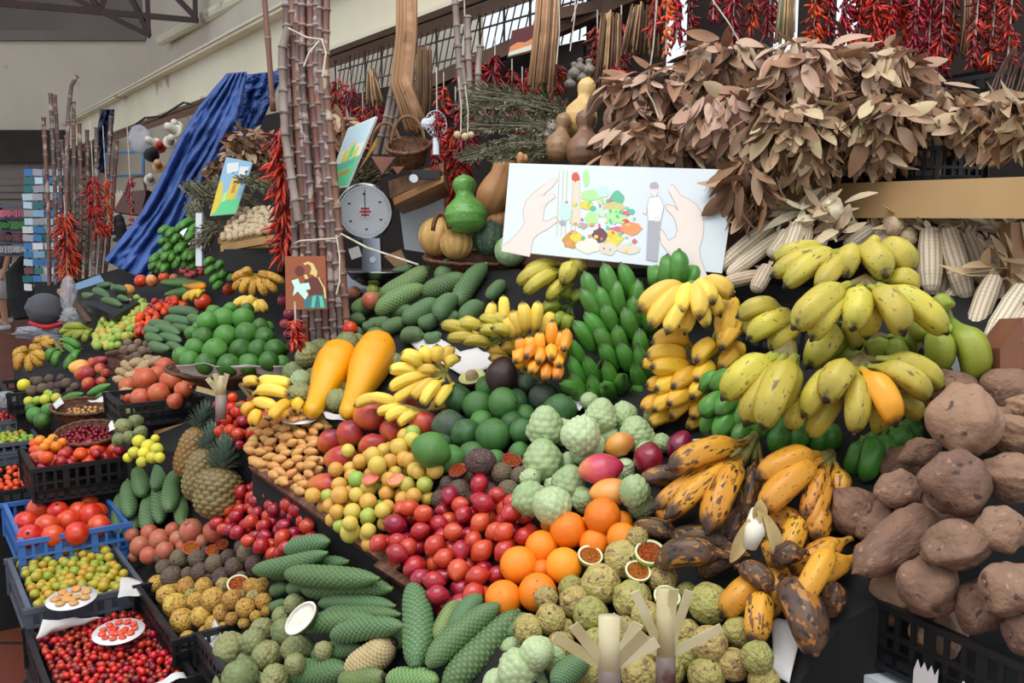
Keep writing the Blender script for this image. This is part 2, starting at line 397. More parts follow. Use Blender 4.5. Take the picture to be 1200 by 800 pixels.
M('leaf_dark', '#4c3424', '#6a4630', ns=9, rough=.7)
M('leaf_pale', '#c0a684', '#a89474', ns=9, rough=.7)
M('twig', '#6a5040', '#4a382c', ns=20, rough=.8)
M('straw', '#c09870', '#947050', ns=18, rough=.75); M('straw_dark', '#6a5034', '#4a3826', ns=18, rough=.8)
M('herb', '#77735c', '#8e8a72', '#66644c', ns=30, rough=.85); M('herb_dark', '#5a5844', '#6a6850', ns=30, rough=.85)
M('chili', '#b81a14', '#8a0e10', '#d02c18', ns=12, rough=.3, hue=.02); M('chili_dark', '#5a0e12', '#7c1418', ns=12, rough=.35)
M('chili_orange', '#d05a1c', '#b03c14', ns=12, rough=.35)
M('cane', '#6e5450', '#54443f', ns=14, rough=.5, spots=[('#9c8a84', 20, .56), ('#7c4a36', 9, .6)])
M('cane_node', '#988a82', '#5c4c46', ns=20, rough=.6)
M('cane_red', '#643f36', '#7c5242', ns=8, rough=.5, spots=('#a89080', 14, .58))
M('cane_grey', '#8f8078', '#74645c', ns=8, rough=.55, spots=('#6a4a3c', 9, .62))
M('cane_pith', '#c8bc98', '#b0a070', ns=10, rough=.7)
M('black_plastic', '#141517', '#1c1d20', ns=5, rough=.42); M('grey_plastic', '#5a606c', '#4a505c', ns=5, rough=.5)
M('blue_plastic', '#3a66b0', '#4a78c0', ns=4, rough=.4)
M('wicker', '#4c2e20', '#74492e', ns=60, rough=.6, bump=1, bs=60); M('wicker_light', '#8c6a44', '#6a4a2e', ns=24, rough=.65, bump=.5, bs=40)
M('paper', '#d8d4d0', '#c8c4c4', ns=3, rough=.75); M('paper_blue', '#c4cdd4', '#b0bcc8', ns=3, rough=.7); M('white_card', '#d2dade', '#cad2d8', ns=2, rough=.55)
M('plate', '#e4e0e0', rough=.25)
M('wood', '#b08450', '#98703f', ns=4, rough=.6); M('wood_dark', '#5c4030', '#452e22', ns=8, rough=.7); M('wood_pale', '#b08a62', '#a07a54', ns=3, rough=.65, spots=('#7a5434', 9, .66))
M('wood_red', '#6a3c2c', '#7c4a34', ns=8, rough=.6)
M('shade_black', '#100f10', '#181617', ns=4, rough=.9); M('dark_back', '#1c1613', '#2a201a', ns=3, rough=.9)  # the stands' black is painted shadow, seen in the gaps between fruit
M('steel', '#9aa0a6', rough=.25, metal=1); M('steel_dark', '#4a4e54', rough=.4, metal=.6)
M('dial', '#d8dee4', rough=.3); M('ink', '#1c1c20', rough=.6); M('ink_red', '#c03034', rough=.5)
M('string', '#d0c8b8', '#b0a490', ns=30, rough=.9); M('garlic', '#c4b094', '#a8906c', ns=4, rough=.6)
M('ginger', '#b89a74', '#a08460', ns=4, rough=.7); M('taro', '#6a5648', '#8a7460', ns=6, rough=.8, bump=.4, bs=9)
M('onion_red', '#8a2c40', '#a03c4c', ns=3, rough=.35)
M('tarp', '#37548c', '#4464a4', ns=2, rough=.5, bump=1, bs=9); M('tarp_dark', '#141d3c', '#1c2850', ns=2, rough=.5)
M('wall_cream', '#d8cdbb', '#cfc4b0', ns=1, rough=.85, spots=('#8c8274', .8, .68)); M('wall_grey', '#857b74', '#746a64', ns=.6, rough=.9)
M('beam_cream', '#e0d9bf', '#d4ccb0', ns=1.2, rough=.5, spots=('#a09880', 1.5, .66)); M('beam_edge', '#d0ccb8', rough=.35)
M('truss', '#3a1c20', '#2e181a', ns=3, rough=.6); M('ceiling_dark', '#39342f', '#2c2824', ns=2, rough=.9)
M('conduit', '#5a544c', rough=.6); M('tile', '#6c3a2c', '#5a3026', ns=3, rough=.45); M('grout', '#2c2a2a', rough=.8)
M('glass_bag', '#b8bcc4', rough=.15, trans=.0, alpha=.45)
M('skin', '#a8745a', '#b07c62', ns=4, rough=.6); M('navy', '#1c2030', rough=.9); M('white_cloth', '#c8c8c8', '#b8b8b8', ns=6, rough=.9); M('grey_cloth', '#54545a', rough=.9); M('hair', '#2c2420', rough=.7)
M('leather', '#5c3a30', rough=.5); M('felt_white', '#cfc8b8', rough=.8); M('felt_red', '#a82024', rough=.8); M('felt_black', '#18181a', rough=.8)
for nm, c in dict(p_sky='#b8d0dc', p_green='#5cc88c', p_yellow='#d8c840', p_gold='#c09038', p_mint='#b8e0d0', p_lime='#a8e090', p_teal='#5cb090', p_pink='#c86480', p_red='#c85040',
                  p_orange='#e09058', p_skin='#dccfc6', p_skinline='#b8aaa0', p_line='#a8a8a8', p_blue='#8cb0d0', p_grey='#a0a0a8', p_brown='#8a4424', p_brownd='#5c2420', p_cream='#c8b878',
                  p_cream2='#d4c8b4', p_tealdark='#2c6e70', p_plum='#6a4048', p_pgreen='#3c7c3c', p_white='#d8dcdc', p_pale='#d8dcc8', p_pcard='#3878b0').items(): M(nm, c, rough=.6)
m = MATS
# ---------------------------------------------------------------- fruit meshes
def hexd(nt, nph, amp, sharp=.55, dome=True):
    def f(t, ph):
        v = t * nt; best = 9
        for row in (math.floor(v) - 1, math.floor(v), math.floor(v) + 1):
            u = ph / (2 * PI) * nph - (.5 if row % 2 else 0)
            du = u - round(u); dv = v - row - .5
            best = min(best, du * du + dv * dv * .8)
        h = max(0, 1 - best / sharp ** 2)
        return (amp * (h if dome else h ** .5) - amp * .5, h)
    return f
def nz(seed, amp, fr):
    def f(t, ph):
        q = Vector((math.cos(ph) * math.sin(PI * t), math.sin(ph) * math.sin(PI * t), math.cos(PI * t))) * fr + Vector((seed * 7.3, seed * 3.1, seed))
        return (mnoise.noise(q) * amp + mnoise.noise(q * 2.7) * amp * .35, 0)
    return f
def sph(name, mt, n=20, k=14, prof=None, **kw): return body(name, mt, prof, n, k, ell=True, **kw)
ROUND = [sph('round_fruit', m['orange'], disp=nz(i, .05, 1.5)) for i in range(3)]
def variants(mt, n=3, amp=.06, fr=1.5, prof=None, res=(18, 12), **kw): return [sph('fruit', m[mt], res[0], res[1], prof, disp=nz(i + 1, amp, fr), **kw) for i in range(n)]
EGG = [(0, .85), (.3, 1), (.6, 1.02), (1, .8)]
TAM = [(0, .55), (.08, .8), (.3, 1.02), (.6, 1.05), (.9, .85), (1, .5)]
K = {}
K['tamarillo'] = variants('tamarillo', 2, .04, prof=TAM, res=(14, 12)) + variants('tamarillo_orange', 1, .04, prof=TAM, res=(14, 12))
K['orange'] = variants('orange', 3, .03, res=(28, 18))
K['mango'] = [sph('mango', m['mango'], 28, 20, EGG, disp=nz(i, .07, 1), flat=.86) for i in range(3)]
for k_ in ('mango_pink', 'mango_plum', 'mango_gold'): K[k_] = [sph('mango', m[k_], 28, 20, EGG, disp=nz(3, .06, 1), flat=.86)]
for k_ in ('avocado', 'avocado_grey', 'avocado_black', 'avocado_lime'): K[k_] = variants(k_, 2, .05, 1.2, EGG, (24, 18))
K['guava'] = variants('guava', 6, .07, res=(18, 12)) + variants('guava_green', 1, .07, res=(18, 12))
K['little_yellow'] = variants('little_yellow', 3, .06, res=(14, 10))
K['banana_fruit'] = variants('banana_fruit', 3, .08, prof=[(0, .8), (.5, 1.1), (1, .7)], res=(14, 12)); K['banana_fruit_green'] = variants('banana_fruit_green', 1, .08, prof=[(0, .8), (.5, 1.1), (1, .7)], res=(14, 12))
K['persimmon'] = variants('persimmon', 3, .05, res=(24, 16))
K['pitanga'] = [sph('pitanga', m['cherry_pitanga'], 24, 9, sect=lambda p: 1 + .07 * abs(math.cos(4 * p)) - .07)] ; K['pitanga_dark'] = [sph('pitanga', m['cherry_dark'], 24, 9, sect=lambda p: 1 + .07 * abs(math.cos(4 * p)) - .07)]
for k_, amp in (('cherry_dark', .05), ('mini_orange', .08), ('kumquat', .04), ('lemon', .05), ('lime', .05), ('pomegranate', .08), ('pomegranate_orange', .08), ('passion_gold', .09), ('onion_red', .06), ('taro', .15), ('ginger', .3), ('garlic', .1), ('guava_green', .08), ('guava_pink', .05), ('avocado_pit', .02)):
    K[k_] = variants(k_, 2, amp, res=(18, 12))
K['passion_purple'] = variants('passion_purple', 3, .10, 2.2, res=(26, 18)); K['passion_yellow'] = variants('passion_yellow', 4, .10, 2.0, res=(32, 22))
MPROF = [(i / 30, max(.06, (1 - abs(2 * i / 30 - 1) ** 3.2)) ** .55 * (1.03 - .14 * i / 30)) for i in range(31)]
def mons(mt, nt=26, b=.12): return [body('monstera', m[mt], MPROF, 48, 84, bend=b + .1 * i, disp=hexd(nt + 3 * i, 11 + i, .12)) for i in range(3)]
for k_ in ('monstera', 'monstera_pale', 'monstera_tan', 'monstera_olive'): K[k_] = mons(k_)
def cust(mt, s): return [sph('custard', m[mt], 60, 44, [(0, .9), (.25, 1.05), (1, .78)], disp=(lambda a, b: (lambda t, p: (a(t, p)[0] + b(t, p)[0], a(t, p)[1])))(hexd(7 + i, 10, .12, .62), nz(i + s, .12, 1.3))) for i in range(3)]
K['custard_apple'] = cust('custard_apple', 1); K['custard_olive'] = cust('custard_olive', 5)
K['pineapple'] = [sph('pineapple', m['pineapple'], 78, 54, [(0, 1.25), (.5, 1), (1, 1.25)], disp=hexd(11, 13, .16, .6))]
K['papaya'] = [body('papaya', m['papaya'], [(0, .05), (.015, .25), (.06, .4), (.2, .47), (.4, .66), (.6, .92), (.75, 1), (.88, .88), (.95, .62), (.985, .32), (1, .05)], 32, 40, bend=.12, disp=nz(2, .05, 1.2), sect=lambda p: 1 + .02 * math.cos(5 * p))]
FPROF = [(0, .30), (.11, .29), (.17, .42), (.26, .80), (.36, .96), (.55, 1), (.76, .96), (.87, .80), (.93, .56), (.95, .36), (.96, .26), (.988, .24), (1, .12)]
def fing(mt, bend=.9): return [body('banana', m[mt], FPROF, 20, 26, bend=bend + .25 * (i - 1), sect=lambda p: 1 + .07 * math.cos(5 * p) + .025 * math.cos(10 * p)) for i in range(3)]
for k_ in ('banana_green', 'banana_yellow', 'banana_pale', 'banana_lime', 'banana_dull', 'banana_orange', 'plantain', 'plantain_dark', 'plantain_gold', 'banana_spotted'): K[k_] = fing(k_)
def spot(i): return body('sweet_potato', m['sweet_potato'], [(0, .6), (.1, .8), (.35, 1.03), (.65, 1.05), (.9, .85), (1, .5)], 40, 30, ell=True, disp=nz(i * 2.3, .28, 1.25))
K['sweet_potato'] = [spot(i) for i in range(6)]
K['sweet_long'] = [body('sweet_potato', m['sweet_potato'], [(0, .03), (.03, .1), (.1, .45), (.2, .75), (.4, .85), (.7, 1.05), (.9, .85), (.97, .5), (1, .1)], 40, 36, disp=nz(i, .12, 2.0)) for i in range(2)]
def cornd(t, ph):
    a = ph / (2 * PI) * 12; v = t * 34
    da = abs(a - round(a)) * 2; dv = abs(v - round(v)) * 2
    h = (1 - da ** 2.5) * (1 - dv ** 3 * .6); return (.09 * h, h)
K['corn'] = [body('corn', m['corn'], [(0, .45), (.05, .8), (.3, 1), (.7, .97), (.9, .75), (.97, .45), (1, .15)], 60, 120, disp=cornd, bend=.15 * i) for i in range(2)]
def ribd(k, a): return lambda t, p: (-a * abs(math.cos(k * p / 2)) ** 6, 0)
K['pumpkin_tan'] = [sph('pumpkin', m['pumpkin_tan'], 60, 22, disp=ribd(12, .08))]; K['pumpkin_green'] = [sph('pumpkin', m['pumpkin_green'], 60, 22, disp=ribd(12, .07))]
K['pumpkin_pale'] = [sph('pumpkin', m['pumpkin_pale'], 60, 22, disp=ribd(12, .05))]; K['pumpkin_tall'] = [sph('pumpkin', m['pumpkin_tall'], 40, 30, [(0, 1.1), (.3, 1), (.65, .6), (1, .9)], disp=ribd(10, .05))]
def gourd(mt): return [body('gourd', m[mt], [(0, .05), (.01, .3), (.05, .62), (.14, .88), (.28, 1), (.42, .9), (.53, .62), (.6, .42), (.66, .4), (.74, .5), (.82, .55), (.9, .45), (.95, .25), (.97, .08), (1, .05)], 36, 44, disp=nz(3, .03, 1))]
for k_ in ('gourd_green', 'gourd_brown', 'gourd_grey', 'gourd_cream'): K[k_] = gourd(k_)
# ---------------------------------------------------------------- shared little parts
STEMM = body('stem', m['calyx'], [(0, 1), (.6, .8), (1, .6)], 8, 4, z0=0, z1=1)
STEMG = body('stem', m['crown_green'], [(0, 1), (.5, .8), (1, .9)], 10, 4, z0=0, z1=1)
def add_stem(o, size=.08, ln=.1, mesh=None, z=.97, name='stem'):
    c = link(name, mesh or STEMM, o); c.location = (0, 0, z * 1.0); c.scale = (size, size, ln); return c
def crown_mesh():
    b = MB()
    for i in range(6):
        a = i * PI / 3; b.leaf(Vector((math.cos(a) * .12, math.sin(a) * .12, 0)), Vector((math.cos(a) * .5, math.sin(a) * .5, 1)), Vector((math.cos(a), math.sin(a), 0)), .32, .16, -.2, 0)
    return b.mesh('calyx', [m['pomegranate']])
CALYX = crown_mesh()
def add_calyx(o): c = link('calyx', CALYX, o); c.location = (0, 0, .93); return c
def halfmesh(rind, flesh, inner, nm):
    """hemisphere shell with cut face and pulp; cut face looks +z"""
    n = 28; V = []; Fc = []; MI = []
    def ringo(r, z): V.extend([(r * math.cos(2 * PI * i / n), r * math.sin(2 * PI * i / n), z) for i in range(n)])
    rr = [(.1, -.98), (.5, -.86), (.8, -.6), (.96, -.28), (1, 0), (.86, .01), (.84, -.06), (.6, -.1), (.3, -.06), (.05, -.04)]; mi_ = [0, 0, 0, 0, 1, 1, 2, 2, 2]
    for r, z in rr: ringo(r, z)
    for j in range(len(rr) - 1):
        for i in range(n):
            a = j * n + i; b = j * n + (i + 1) % n; Fc.append((a, b, b + n, a + n)); MI.append(mi_[j])
    Fc.append(tuple(range(n))[::-1]); MI.append(0); Fc.append(tuple((len(rr) - 1) * n + i for i in range(n))); MI.append(2)
    return mesh_from(nm, V, Fc, [m[rind], m[flesh], m[inner]], MI)
HALF_Y = halfmesh('passion_yellow', 'rind_white', 'passion_pulp', 'half'); HALF_G = halfmesh('lime', 'rind_white', 'passion_pulp', 'half')
HALF_P = halfmesh('passion_purple', 'tamarillo', 'passion_pulp', 'half'); HALF_GU = halfmesh('guava', 'guava_pink', 'guava_pink', 'half'); HALF_A = halfmesh('avocado_black', 'avocado_flesh', 'avocado_flesh', 'half')
HALF_W = halfmesh('custard_olive', 'white_flesh', 'white_flesh', 'half')
def half(mesh, name, label, cat, pl, x, y, w, dirv=None, squash=1, h0=None, tol=.8):
    o = place(mesh, name, pl, x, y, w, tol=tol, h0=h0, maxh=.25)
    z = dirv or (UP * .8 - FW * .6 + RT * .1); p = o.location.copy()
    setM(o, p, mat3(z), (o.scale[0], o.scale[0] * squash, o.scale[0])); return tag(o, label, cat)
# ---------------------------------------------------------------- banana hands
def hand(name, label, cat, kind, crown, tips, group=None, cmesh='crown_olive', tol=None, cw=None, out=None, neck=True):
    """crown=(x,y,D); tips=[(x,y,w[,dD[,sx,sy,kind]])]: each finger a child from its own start near the crown to its tip"""
    C0 = P(*crown); root = empty(name, C0, label, cat, group)
    w0 = tips[0][2] * crown[2] / F
    b = MB(); starts = []
    for t in tips:
        x, y, w = t[:3]; dD = t[3] if len(t) > 3 else -.04
        B = P(x, y, crown[2] + dD)
        if len(t) > 5: A = P(t[4], t[5], crown[2] + dD * .3)
        else: A = C0 + (B - C0).normalized() * (w0 * .25)
        starts.append((A, B, w * (crown[2] + dD / 2) / F, t[6] if len(t) > 6 else kind))
    for A, B, w, kd in starts:
        A = A.lerp(C0, .22) if (A - C0).length < .12 else A + (A - B) * .22 + FW * .02
        o = link('banana', RN.choice(K[kd]), root); o.parent = root
        d = B - A
        cx = out if out is not None else (UP * .8 - FW * .8)
        x = cx - d.normalized() * cx.dot(d.normalized())
        x = x + Vector((RN.uniform(-.25, .25), RN.uniform(-.25, .25), RN.uniform(-.25, .25))) * x.length
        R = mat3(d, x)
        # the bend lifts the middle; shift so the chord stays where the ends are
        setM(o, (A + B) / 2 - C0, R, (w / 2, w / 2, d.length / 2))
        occ((A + B) / 2, w * .4)
        b.tube([C0 + (C0 - A) * .1, A + (B - A) * .08], [w * .22, w * .15], 8)
    b.build('crown', m[cmesh], root, smooth=True).location = -C0
    return root
# ---------------------------------------------------------------- containers
def crate(label, TL, TR, BL, pl, H, mat='black_plastic', name='plastic_crate', slots=9, liner=None, cat='crate', D3=None, group=None, rim=.012):
    a, b_, c = D3 or (pl.pt(*TL), pl.pt(*TR), pl.pt(*BL))
    u = (b_ - a); v = (c - a); n = u.cross(v).normalized()
    if n.z < 0: n = -n
    v = (v - u.normalized() * v.dot(u.normalized())); L_ = u.length; W = v.length; u.normalize(); v.normalize()
    if D3 is None and pl is None: n = Vector((0, 0, 1))
    ctr = a + u * L_ / 2 + v * W / 2
    root = empty(name, ctr - n * H, label, cat, group); R = Matrix((u, v, n)).transposed()
    def part(nm, mb): mb.build(nm, m[mat], root)
    def put(mb, x, y, z, sx, sy, sz): mb.box(R @ Vector((x, y, z)), (sx, sy, sz), R)
    mb = MB(); put(mb, 0, 0, .005, L_, W, .01); part('base', mb)
    for ax, sg in ((0, 1), (0, -1), (1, 1), (1, -1)):
        mb = MB(); ln = L_ if ax == 0 else W - .02; of = (W / 2 - .006) * sg if ax == 0 else (L_ / 2 - .006) * sg
        def q(s, z, ls, lz, th=.006):
            if ax == 0: put(mb, s, of, z, ls, th, lz)
            else: put(mb, of, s, z, th, ls, lz)
        q(0, H - rim / 2, ln + (.02 if ax == 0 else 0), rim, .014); q(0, H * .55, ln, .008, .010); q(0, H * .3, ln, .014); q(0, .03, ln, .03)
        k = max(3, int(ln / .034))
        for i in range(k + 1):
            s = -ln / 2 + ln * i / k; q(max(-ln / 2 + .004, min(ln / 2 - .004, s)), H / 2, .010 if i % 3 else .022, H - .01)
        part('side', mb)
    if liner:
        mb = MB(); put(mb, 0, 0, H * .45, L_ - .03, W - .03, .004); part_o = mb.build('liner', m[liner], root)
    root['dims'] = (L_, W, H)
    fr = Plane((0, 0, 1), (1, 0, 1), (0, 1, 1)); fr.p = a; fr.u = u; fr.v = v; fr.n = n
    fr.L = L_; fr.W = W; fr.root = root; fr.H = H; return fr
def pack_in(mesh, name, label, cat, group, fr, wpx, n, asp=1, drop=.03, margin=.018, **kw):
    """fill an open crate: polygon in its own plane, floor drop below the rim"""
    g = Plane((0, 0, 1), (1, 0, 1), (0, 1, 1)); g.p = fr.p - fr.n * drop; g.u = fr.u; g.v = fr.v; g.n = fr.n
    r = wpx * ((fr.p - CAM).dot(FW)) / F / 2
    M_ = margin + r
    poly = [(M_, M_), (fr.L - M_, M_), (fr.L - M_, fr.W - M_), (M_, fr.W - M_)]
    sv = g.uv; g.uv = lambda q: q; g.pt = lambda a, b, h=0: (a, b); g.D = lambda a, b, h=0: (fr.p + fr.u * fr.L / 2 + fr.v * fr.W / 2 - CAM).dot(FW)
    return pack(mesh, name, label, cat, group, g, poly, wpx, n, asp, **kw)
def slab(name, polypx, pl, mat, sink=0, thick=None, label=None, cat=None, kind=None, parent=None, up=0):
    """solid with its top on the plane, going down to the floor (or thick)"""
    top = [pl.pt(x, y, up) for x, y in polypx]
    b = MB(); n = len(top)
    bot = [Vector((q.x, q.y, sink)) for q in top] if thick is None else [q - pl.n * thick for q in top]
    b.add(top + bot, [tuple(range(n)), tuple(range(2 * n - 1, n - 1, -1))] + [(i, i + n, (i + 1) % n + n, (i + 1) % n) for i in range(n)])
    return b.build(name, m[mat], parent, label=label, cat=cat, kind=kind)
def basket(label, cx, cy, rx, ry, D, h, mat='wicker', name='wicker_basket', flare=.85, tilt=None, n=40, fillz=.5, cat='basket'):
    """oval woven tray; rx ry px half extents at depth D; opens along its tilt normal"""
    p = P(cx, cy, D); nrm = (tilt or Vector((0, -.3, 1))).normalized(); X = RT.copy(); X = (X - nrm * X.dot(nrm)).normalized(); Y = nrm.cross(X)
    fs = max(abs(nrm.dot(ray(cx, cy).normalized())), .2)
    a = rx * D / F; b_ = ry * D / F / fs
    root = empty(name, p - nrm * h, label, cat)
    V = []; rings = [(flare * .97, 0), (flare, .02), ((1 + flare) / 2, h * .5), (1, h), (1.03, h + .006), (.97, h + .006), (.95, h), (flare * .92, .012)]
    mb = MB(); k = len(rings)
    for r, z in rings:
        for i in range(n):
            t = 2 * PI * i / n; w_ = 1 + .012 * (1 if i % 2 else -1); V.append(X * (a * r * w_ * math.cos(t)) + Y * (b_ * r * w_ * math.sin(t)) + nrm * z)
    Fc = [(j * n + i, j * n + (i + 1) % n, (j + 1) * n + (i + 1) % n, (j + 1) * n + i) for j in range(k - 1) for i in range(n)] + [tuple(range(n))[::-1], tuple((k - 1) * n + i for i in range(n))]
    mb.add(V, Fc); bowl_ = mb.build('bowl', m[mat], root, smooth=True)
    mb = MB(); mb.tube([X * (a * 1.02 * math.cos(2 * PI * i / n)) + Y * (b_ * 1.02 * math.sin(2 * PI * i / n)) + nrm * (h + .004 + .003 * (i % 2)) for i in range(n + 1)], .007, 6); mb.build('rim', m[mat], bowl_, smooth=True)
    g = Plane((0, 0, 1), (1, 0, 1), (0, 1, 1)); g.p = p - nrm * (h * (1 - fillz)); g.u = X; g.v = Y; g.n = nrm; g.uv = lambda q: q; g.pt = lambda a_, c_, h_=0: (a_, c_); g.D = lambda a_, c_, h_=0: D
    g.poly = [(a * .88 * math.cos(2 * PI * i / 16), b_ * .88 * math.sin(2 * PI * i / 16)) for i in range(16)]; g.root = root; g.ab = (a, b_)
    return g
def pack_poly(mesh, name, label, cat, group, g, wpx, n, asp=1, poly=None, **kw): return pack(mesh, name, label, cat, group, g, poly or g.poly, wpx, n, asp, **kw)

DU = Vector((.83, .56, 0)).normalized(); DV = Vector((DU.y, -DU.x, 0))
def hcrate(label, px, z, L_, W, mat='black_plastic', H=.13, front=False, step='dark wooden step'):
    """level crate in the market's own direction; px = back right rim corner (front right when front)"""
    tr = PZ(px[0], px[1], z)
    if front: tr = tr - DV * W
    tl = tr - DU * L_; fr = crate(label, None, None, None, None, H, mat, D3=(tl, tr, tl + DV * W), rim=.016)
    zt = z - H - .004; a = tl + DU * .03 + DV * .03; u = DU * (L_ - .06); v = DV * (W - .06); b = MB()
    b.prism([Vector((q.x, q.y, zt)) for q in (a, a + u, a + u + v, a + v)], (0, 0, -zt + .002)); b.build('crate_step', m['shade_black'], label='dark block under the ' + ' '.join(label.split()[:9]), cat='block')
    return fr
# ================================================================ world and light
w = bpy.data.worlds.new('world'); SC.world = w; w.use_nodes = True
w.node_tree.nodes['Background'].inputs[0].default_value = (.86, .93, 1.0, 1); w.node_tree.nodes['Background'].inputs[1].default_value = 1.07
SC.view_settings.view_transform = 'Standard'; SC.view_settings.look = 'None'; SC.view_settings.gamma = 1; SC.view_settings.exposure = 0.08
sl = bpy.data.lights.new('skylight', 'AREA'); sl.shape = 'RECTANGLE'; sl.size = 5; sl.size_y = 4; sl.energy = 260; sl.color = (1, .97, .92)
so = link('skylight', sl); so.location = (-1.0, .2, 6.0); so.rotation_euler = (math.radians(12), 0, 0)
# ================================================================ hall
def structure(o): o['kind'] = 'structure'; return o
fl = MB(); fl.box((0, 9, -.05), (34, 26, .1)); fo = structure(fl.build('floor', m['tile']))
nt = m['tile'].node_tree; bt = nt.nodes.new('ShaderNodeTexBrick'); tc = nt.nodes.new('ShaderNodeTexCoord'); nt.links.new(tc.outputs['Object'], bt.inputs['Vector'])
bt.inputs['Scale'].default_value = 1; bt.inputs['Brick Width'].default_value = .42; bt.inputs['Row Height'].default_value = .42; bt.inputs['Mortar Size'].default_value = .012; bt.offset = 0
bt.inputs['Color1'].default_value = lin('#7a4030'); bt.inputs['Color2'].default_value = lin('#6a382a'); bt.inputs['Mortar'].default_value = lin('#2c2826')
nt.links.new(bt.outputs['Color'], nt.nodes['Principled BSDF'].inputs['Base Color'])
H1 = Vector((-.5475, .8368, 0)).normalized(); N1 = Vector((-H1.y, H1.x, 0))   # along the hall, and its normal
b = MB(); WY = 17; xr = (190 - 600) / F * WY
b.box((xr - 6, WY, 2.3), (12, .2, 4.7)); structure(b.build('wall_far', m['wall_cream']))
b = MB(); b.box((xr - 6, WY + .4, 6.6), (12, .2, 3.8)); b.bar((xr - 12, WY - .15, 4.68), (xr, WY - .15, 4.68), .14, .16); structure(b.build('wall_far_upper', m['wall_grey']))
b = MB(); c0 = Vector((xr, WY, 0)); c1 = c0 - H1 * 11
b.bar(c0 + Vector((0, 0, 4.1)), c1 + Vector((0, 0, 4.1)), .2, 5.2); structure(b.build('wall_side_upper', m['wall_cream']))
b = MB(); b.tube([PZ(189, 47, 4.35), PZ(330, -26, 4.35)], .085, 10); structure(b.build('trim_1', m['beam_cream']))
b = MB(); b.box((-6, 12, 8.4), (30, 24, .1)); 
# ceiling only over the far hall; the near part of the market is open to the sky
b = MB(); b.box((xr - 2, 16, 7.6), (22, 8, .1)); structure(b.build('ceiling', m['ceiling_dark']))
b = MB()
for a, c in [((-30, 2), (232, 24)), ((0, 2), (232, 24)), ((172, -30), (174, 41)), ((228, -30), (229, 24)), ((70, -10), (176, 42)), ((95, -20), (118, 14)), ((118, 14), (128, -25)), ((150, -10), (174, 38)), ((195, -15), (229, 20)), ((230, -30), (330, -60))]:
    b.bar(P(a[0], a[1], 13), P(c[0], c[1], 13), .055, .07)
b.build('roof_truss', m['truss'], label='dark red steel roof truss above the far cream wall', cat='roof truss')
b = MB(); b.tube([P(0, 68, 16.6), P(92, 72, 16.6), P(98, 76, 16.6), P(104, 138, 16.6)], .035, 6); b.build('wall_conduit', m['conduit'], label='thin grey conduit bent at a corner on the far cream wall', cat='pipe')
b = MB(); b.tube([P(205, 48, 15.6), P(207, 72, 15.6), P(212, 80, 15.6), P(215, 58, 15.6), P(208, 48, 15.6)], .03, 5); b.build('hanging_cable', m['ink'], label='loose dark cable looping at the corner of the far wall', cat='cable')
# far shutter and blind under it
b = MB(); b.box(P(18, 172, 16.2), (3.0, .25, .55)); b.build('roller_shutter_box', m['ceiling_dark'], label='dark roller shutter box on the far wall above the shelves', cat='shutter')
b = MB(); b.box(P(20, 240, 16.4), (2.4, .1, 1.7))
for k in range(12): b.box(P(20, 198 + k * 8, 16.3), (2.4, .05, .08))
b.build('roller_shutter', m['wall_grey'], label='pale grey slatted roller shutter at the far left', cat='shutter')
# fascia beam of the stall roof
zb = 2.6; pa = PZ(300, 97, zb); 
def onl(s, dz=0, dn=0): return pa + H1 * s + Vector((0, 0, dz)) + N1 * dn
NN = -N1 if (pa + N1).length > (pa - N1).length else N1                         # towards the camera side
def onf(s, dz=0, dn=0): return pa + H1 * s + Vector((0, 0, dz)) + NN * dn
b = MB(); b.bar(onf(9.0, .2, -.1), onf(-4.4, .2, -.1), .2, .4); b.bar(onf(9.0, .385, .04), onf(-4.4, .385, .04), .12, .03); b.bar(onf(9.0, .01, .03), onf(-4.4, .01, .03), .10, .02)
b.bar(onf(9.0, .47, -.16), onf(-4.4, .47, -.16), .1, .16)
structure(b.build('trim_2', m['beam_cream']))
b = MB(); b.bar(onf(9, .40, .05), onf(-4.4, .40, .05), .13, .012); structure(b.build('trim_3', m['beam_edge']))
# stall roof behind the fascia
r1 = onf(8.0, .36, -.2); r2 = onf(-4.4, .36, -.2); NB = -NN
b = MB(); b.prism([r1, r2, r2 + NB * .35, r1 + NB * .35], (0, 0, .05)); structure(b.build('roof_stall', m['dark_back']))
# back wall of the stall, left run then right run, with a light gap above it
A1 = PZ(150, 160, 2.42); A2 = PZ(390, 105, 2.42); A3 = PZ(690, 28, 2.42)
b = MB(); A0 = A2 + (A2 - A3).normalized() * 3.0; b.bar(Vector((A0.x, A0.y, 1.2)), Vector((A3.x, A3.y, 1.2)), .06, 2.3)
structure(b.build('wall_back', m['dark_back']))
E = Vector((3.4, 2.75, 0)); S_ = Vector((A3.x, A3.y, 0))
b = MB(); b.bar(S_ + Vector((0, 0, 1.1)), E + Vector((0, 0, 1.1)), .06, 2.2)
dd = (E - S_); u0 = 0; 
for a, c in [(0, .10), (.13, .23), (.26, .30), (.325, .52), (.54, .60), (.63, .78), (.80, .84), (.87, 1)]:
    b.bar(S_ + dd * a + Vector((0, 0, 2.4)), S_ + dd * c + Vector((0, 0, 2.4)), .06, .42)
b.bar(S_ + Vector((0, 0, 2.68)), E + Vector((0, 0, 2.68)), .06, .2)
structure(b.build('wall_right', m['dark_back']))
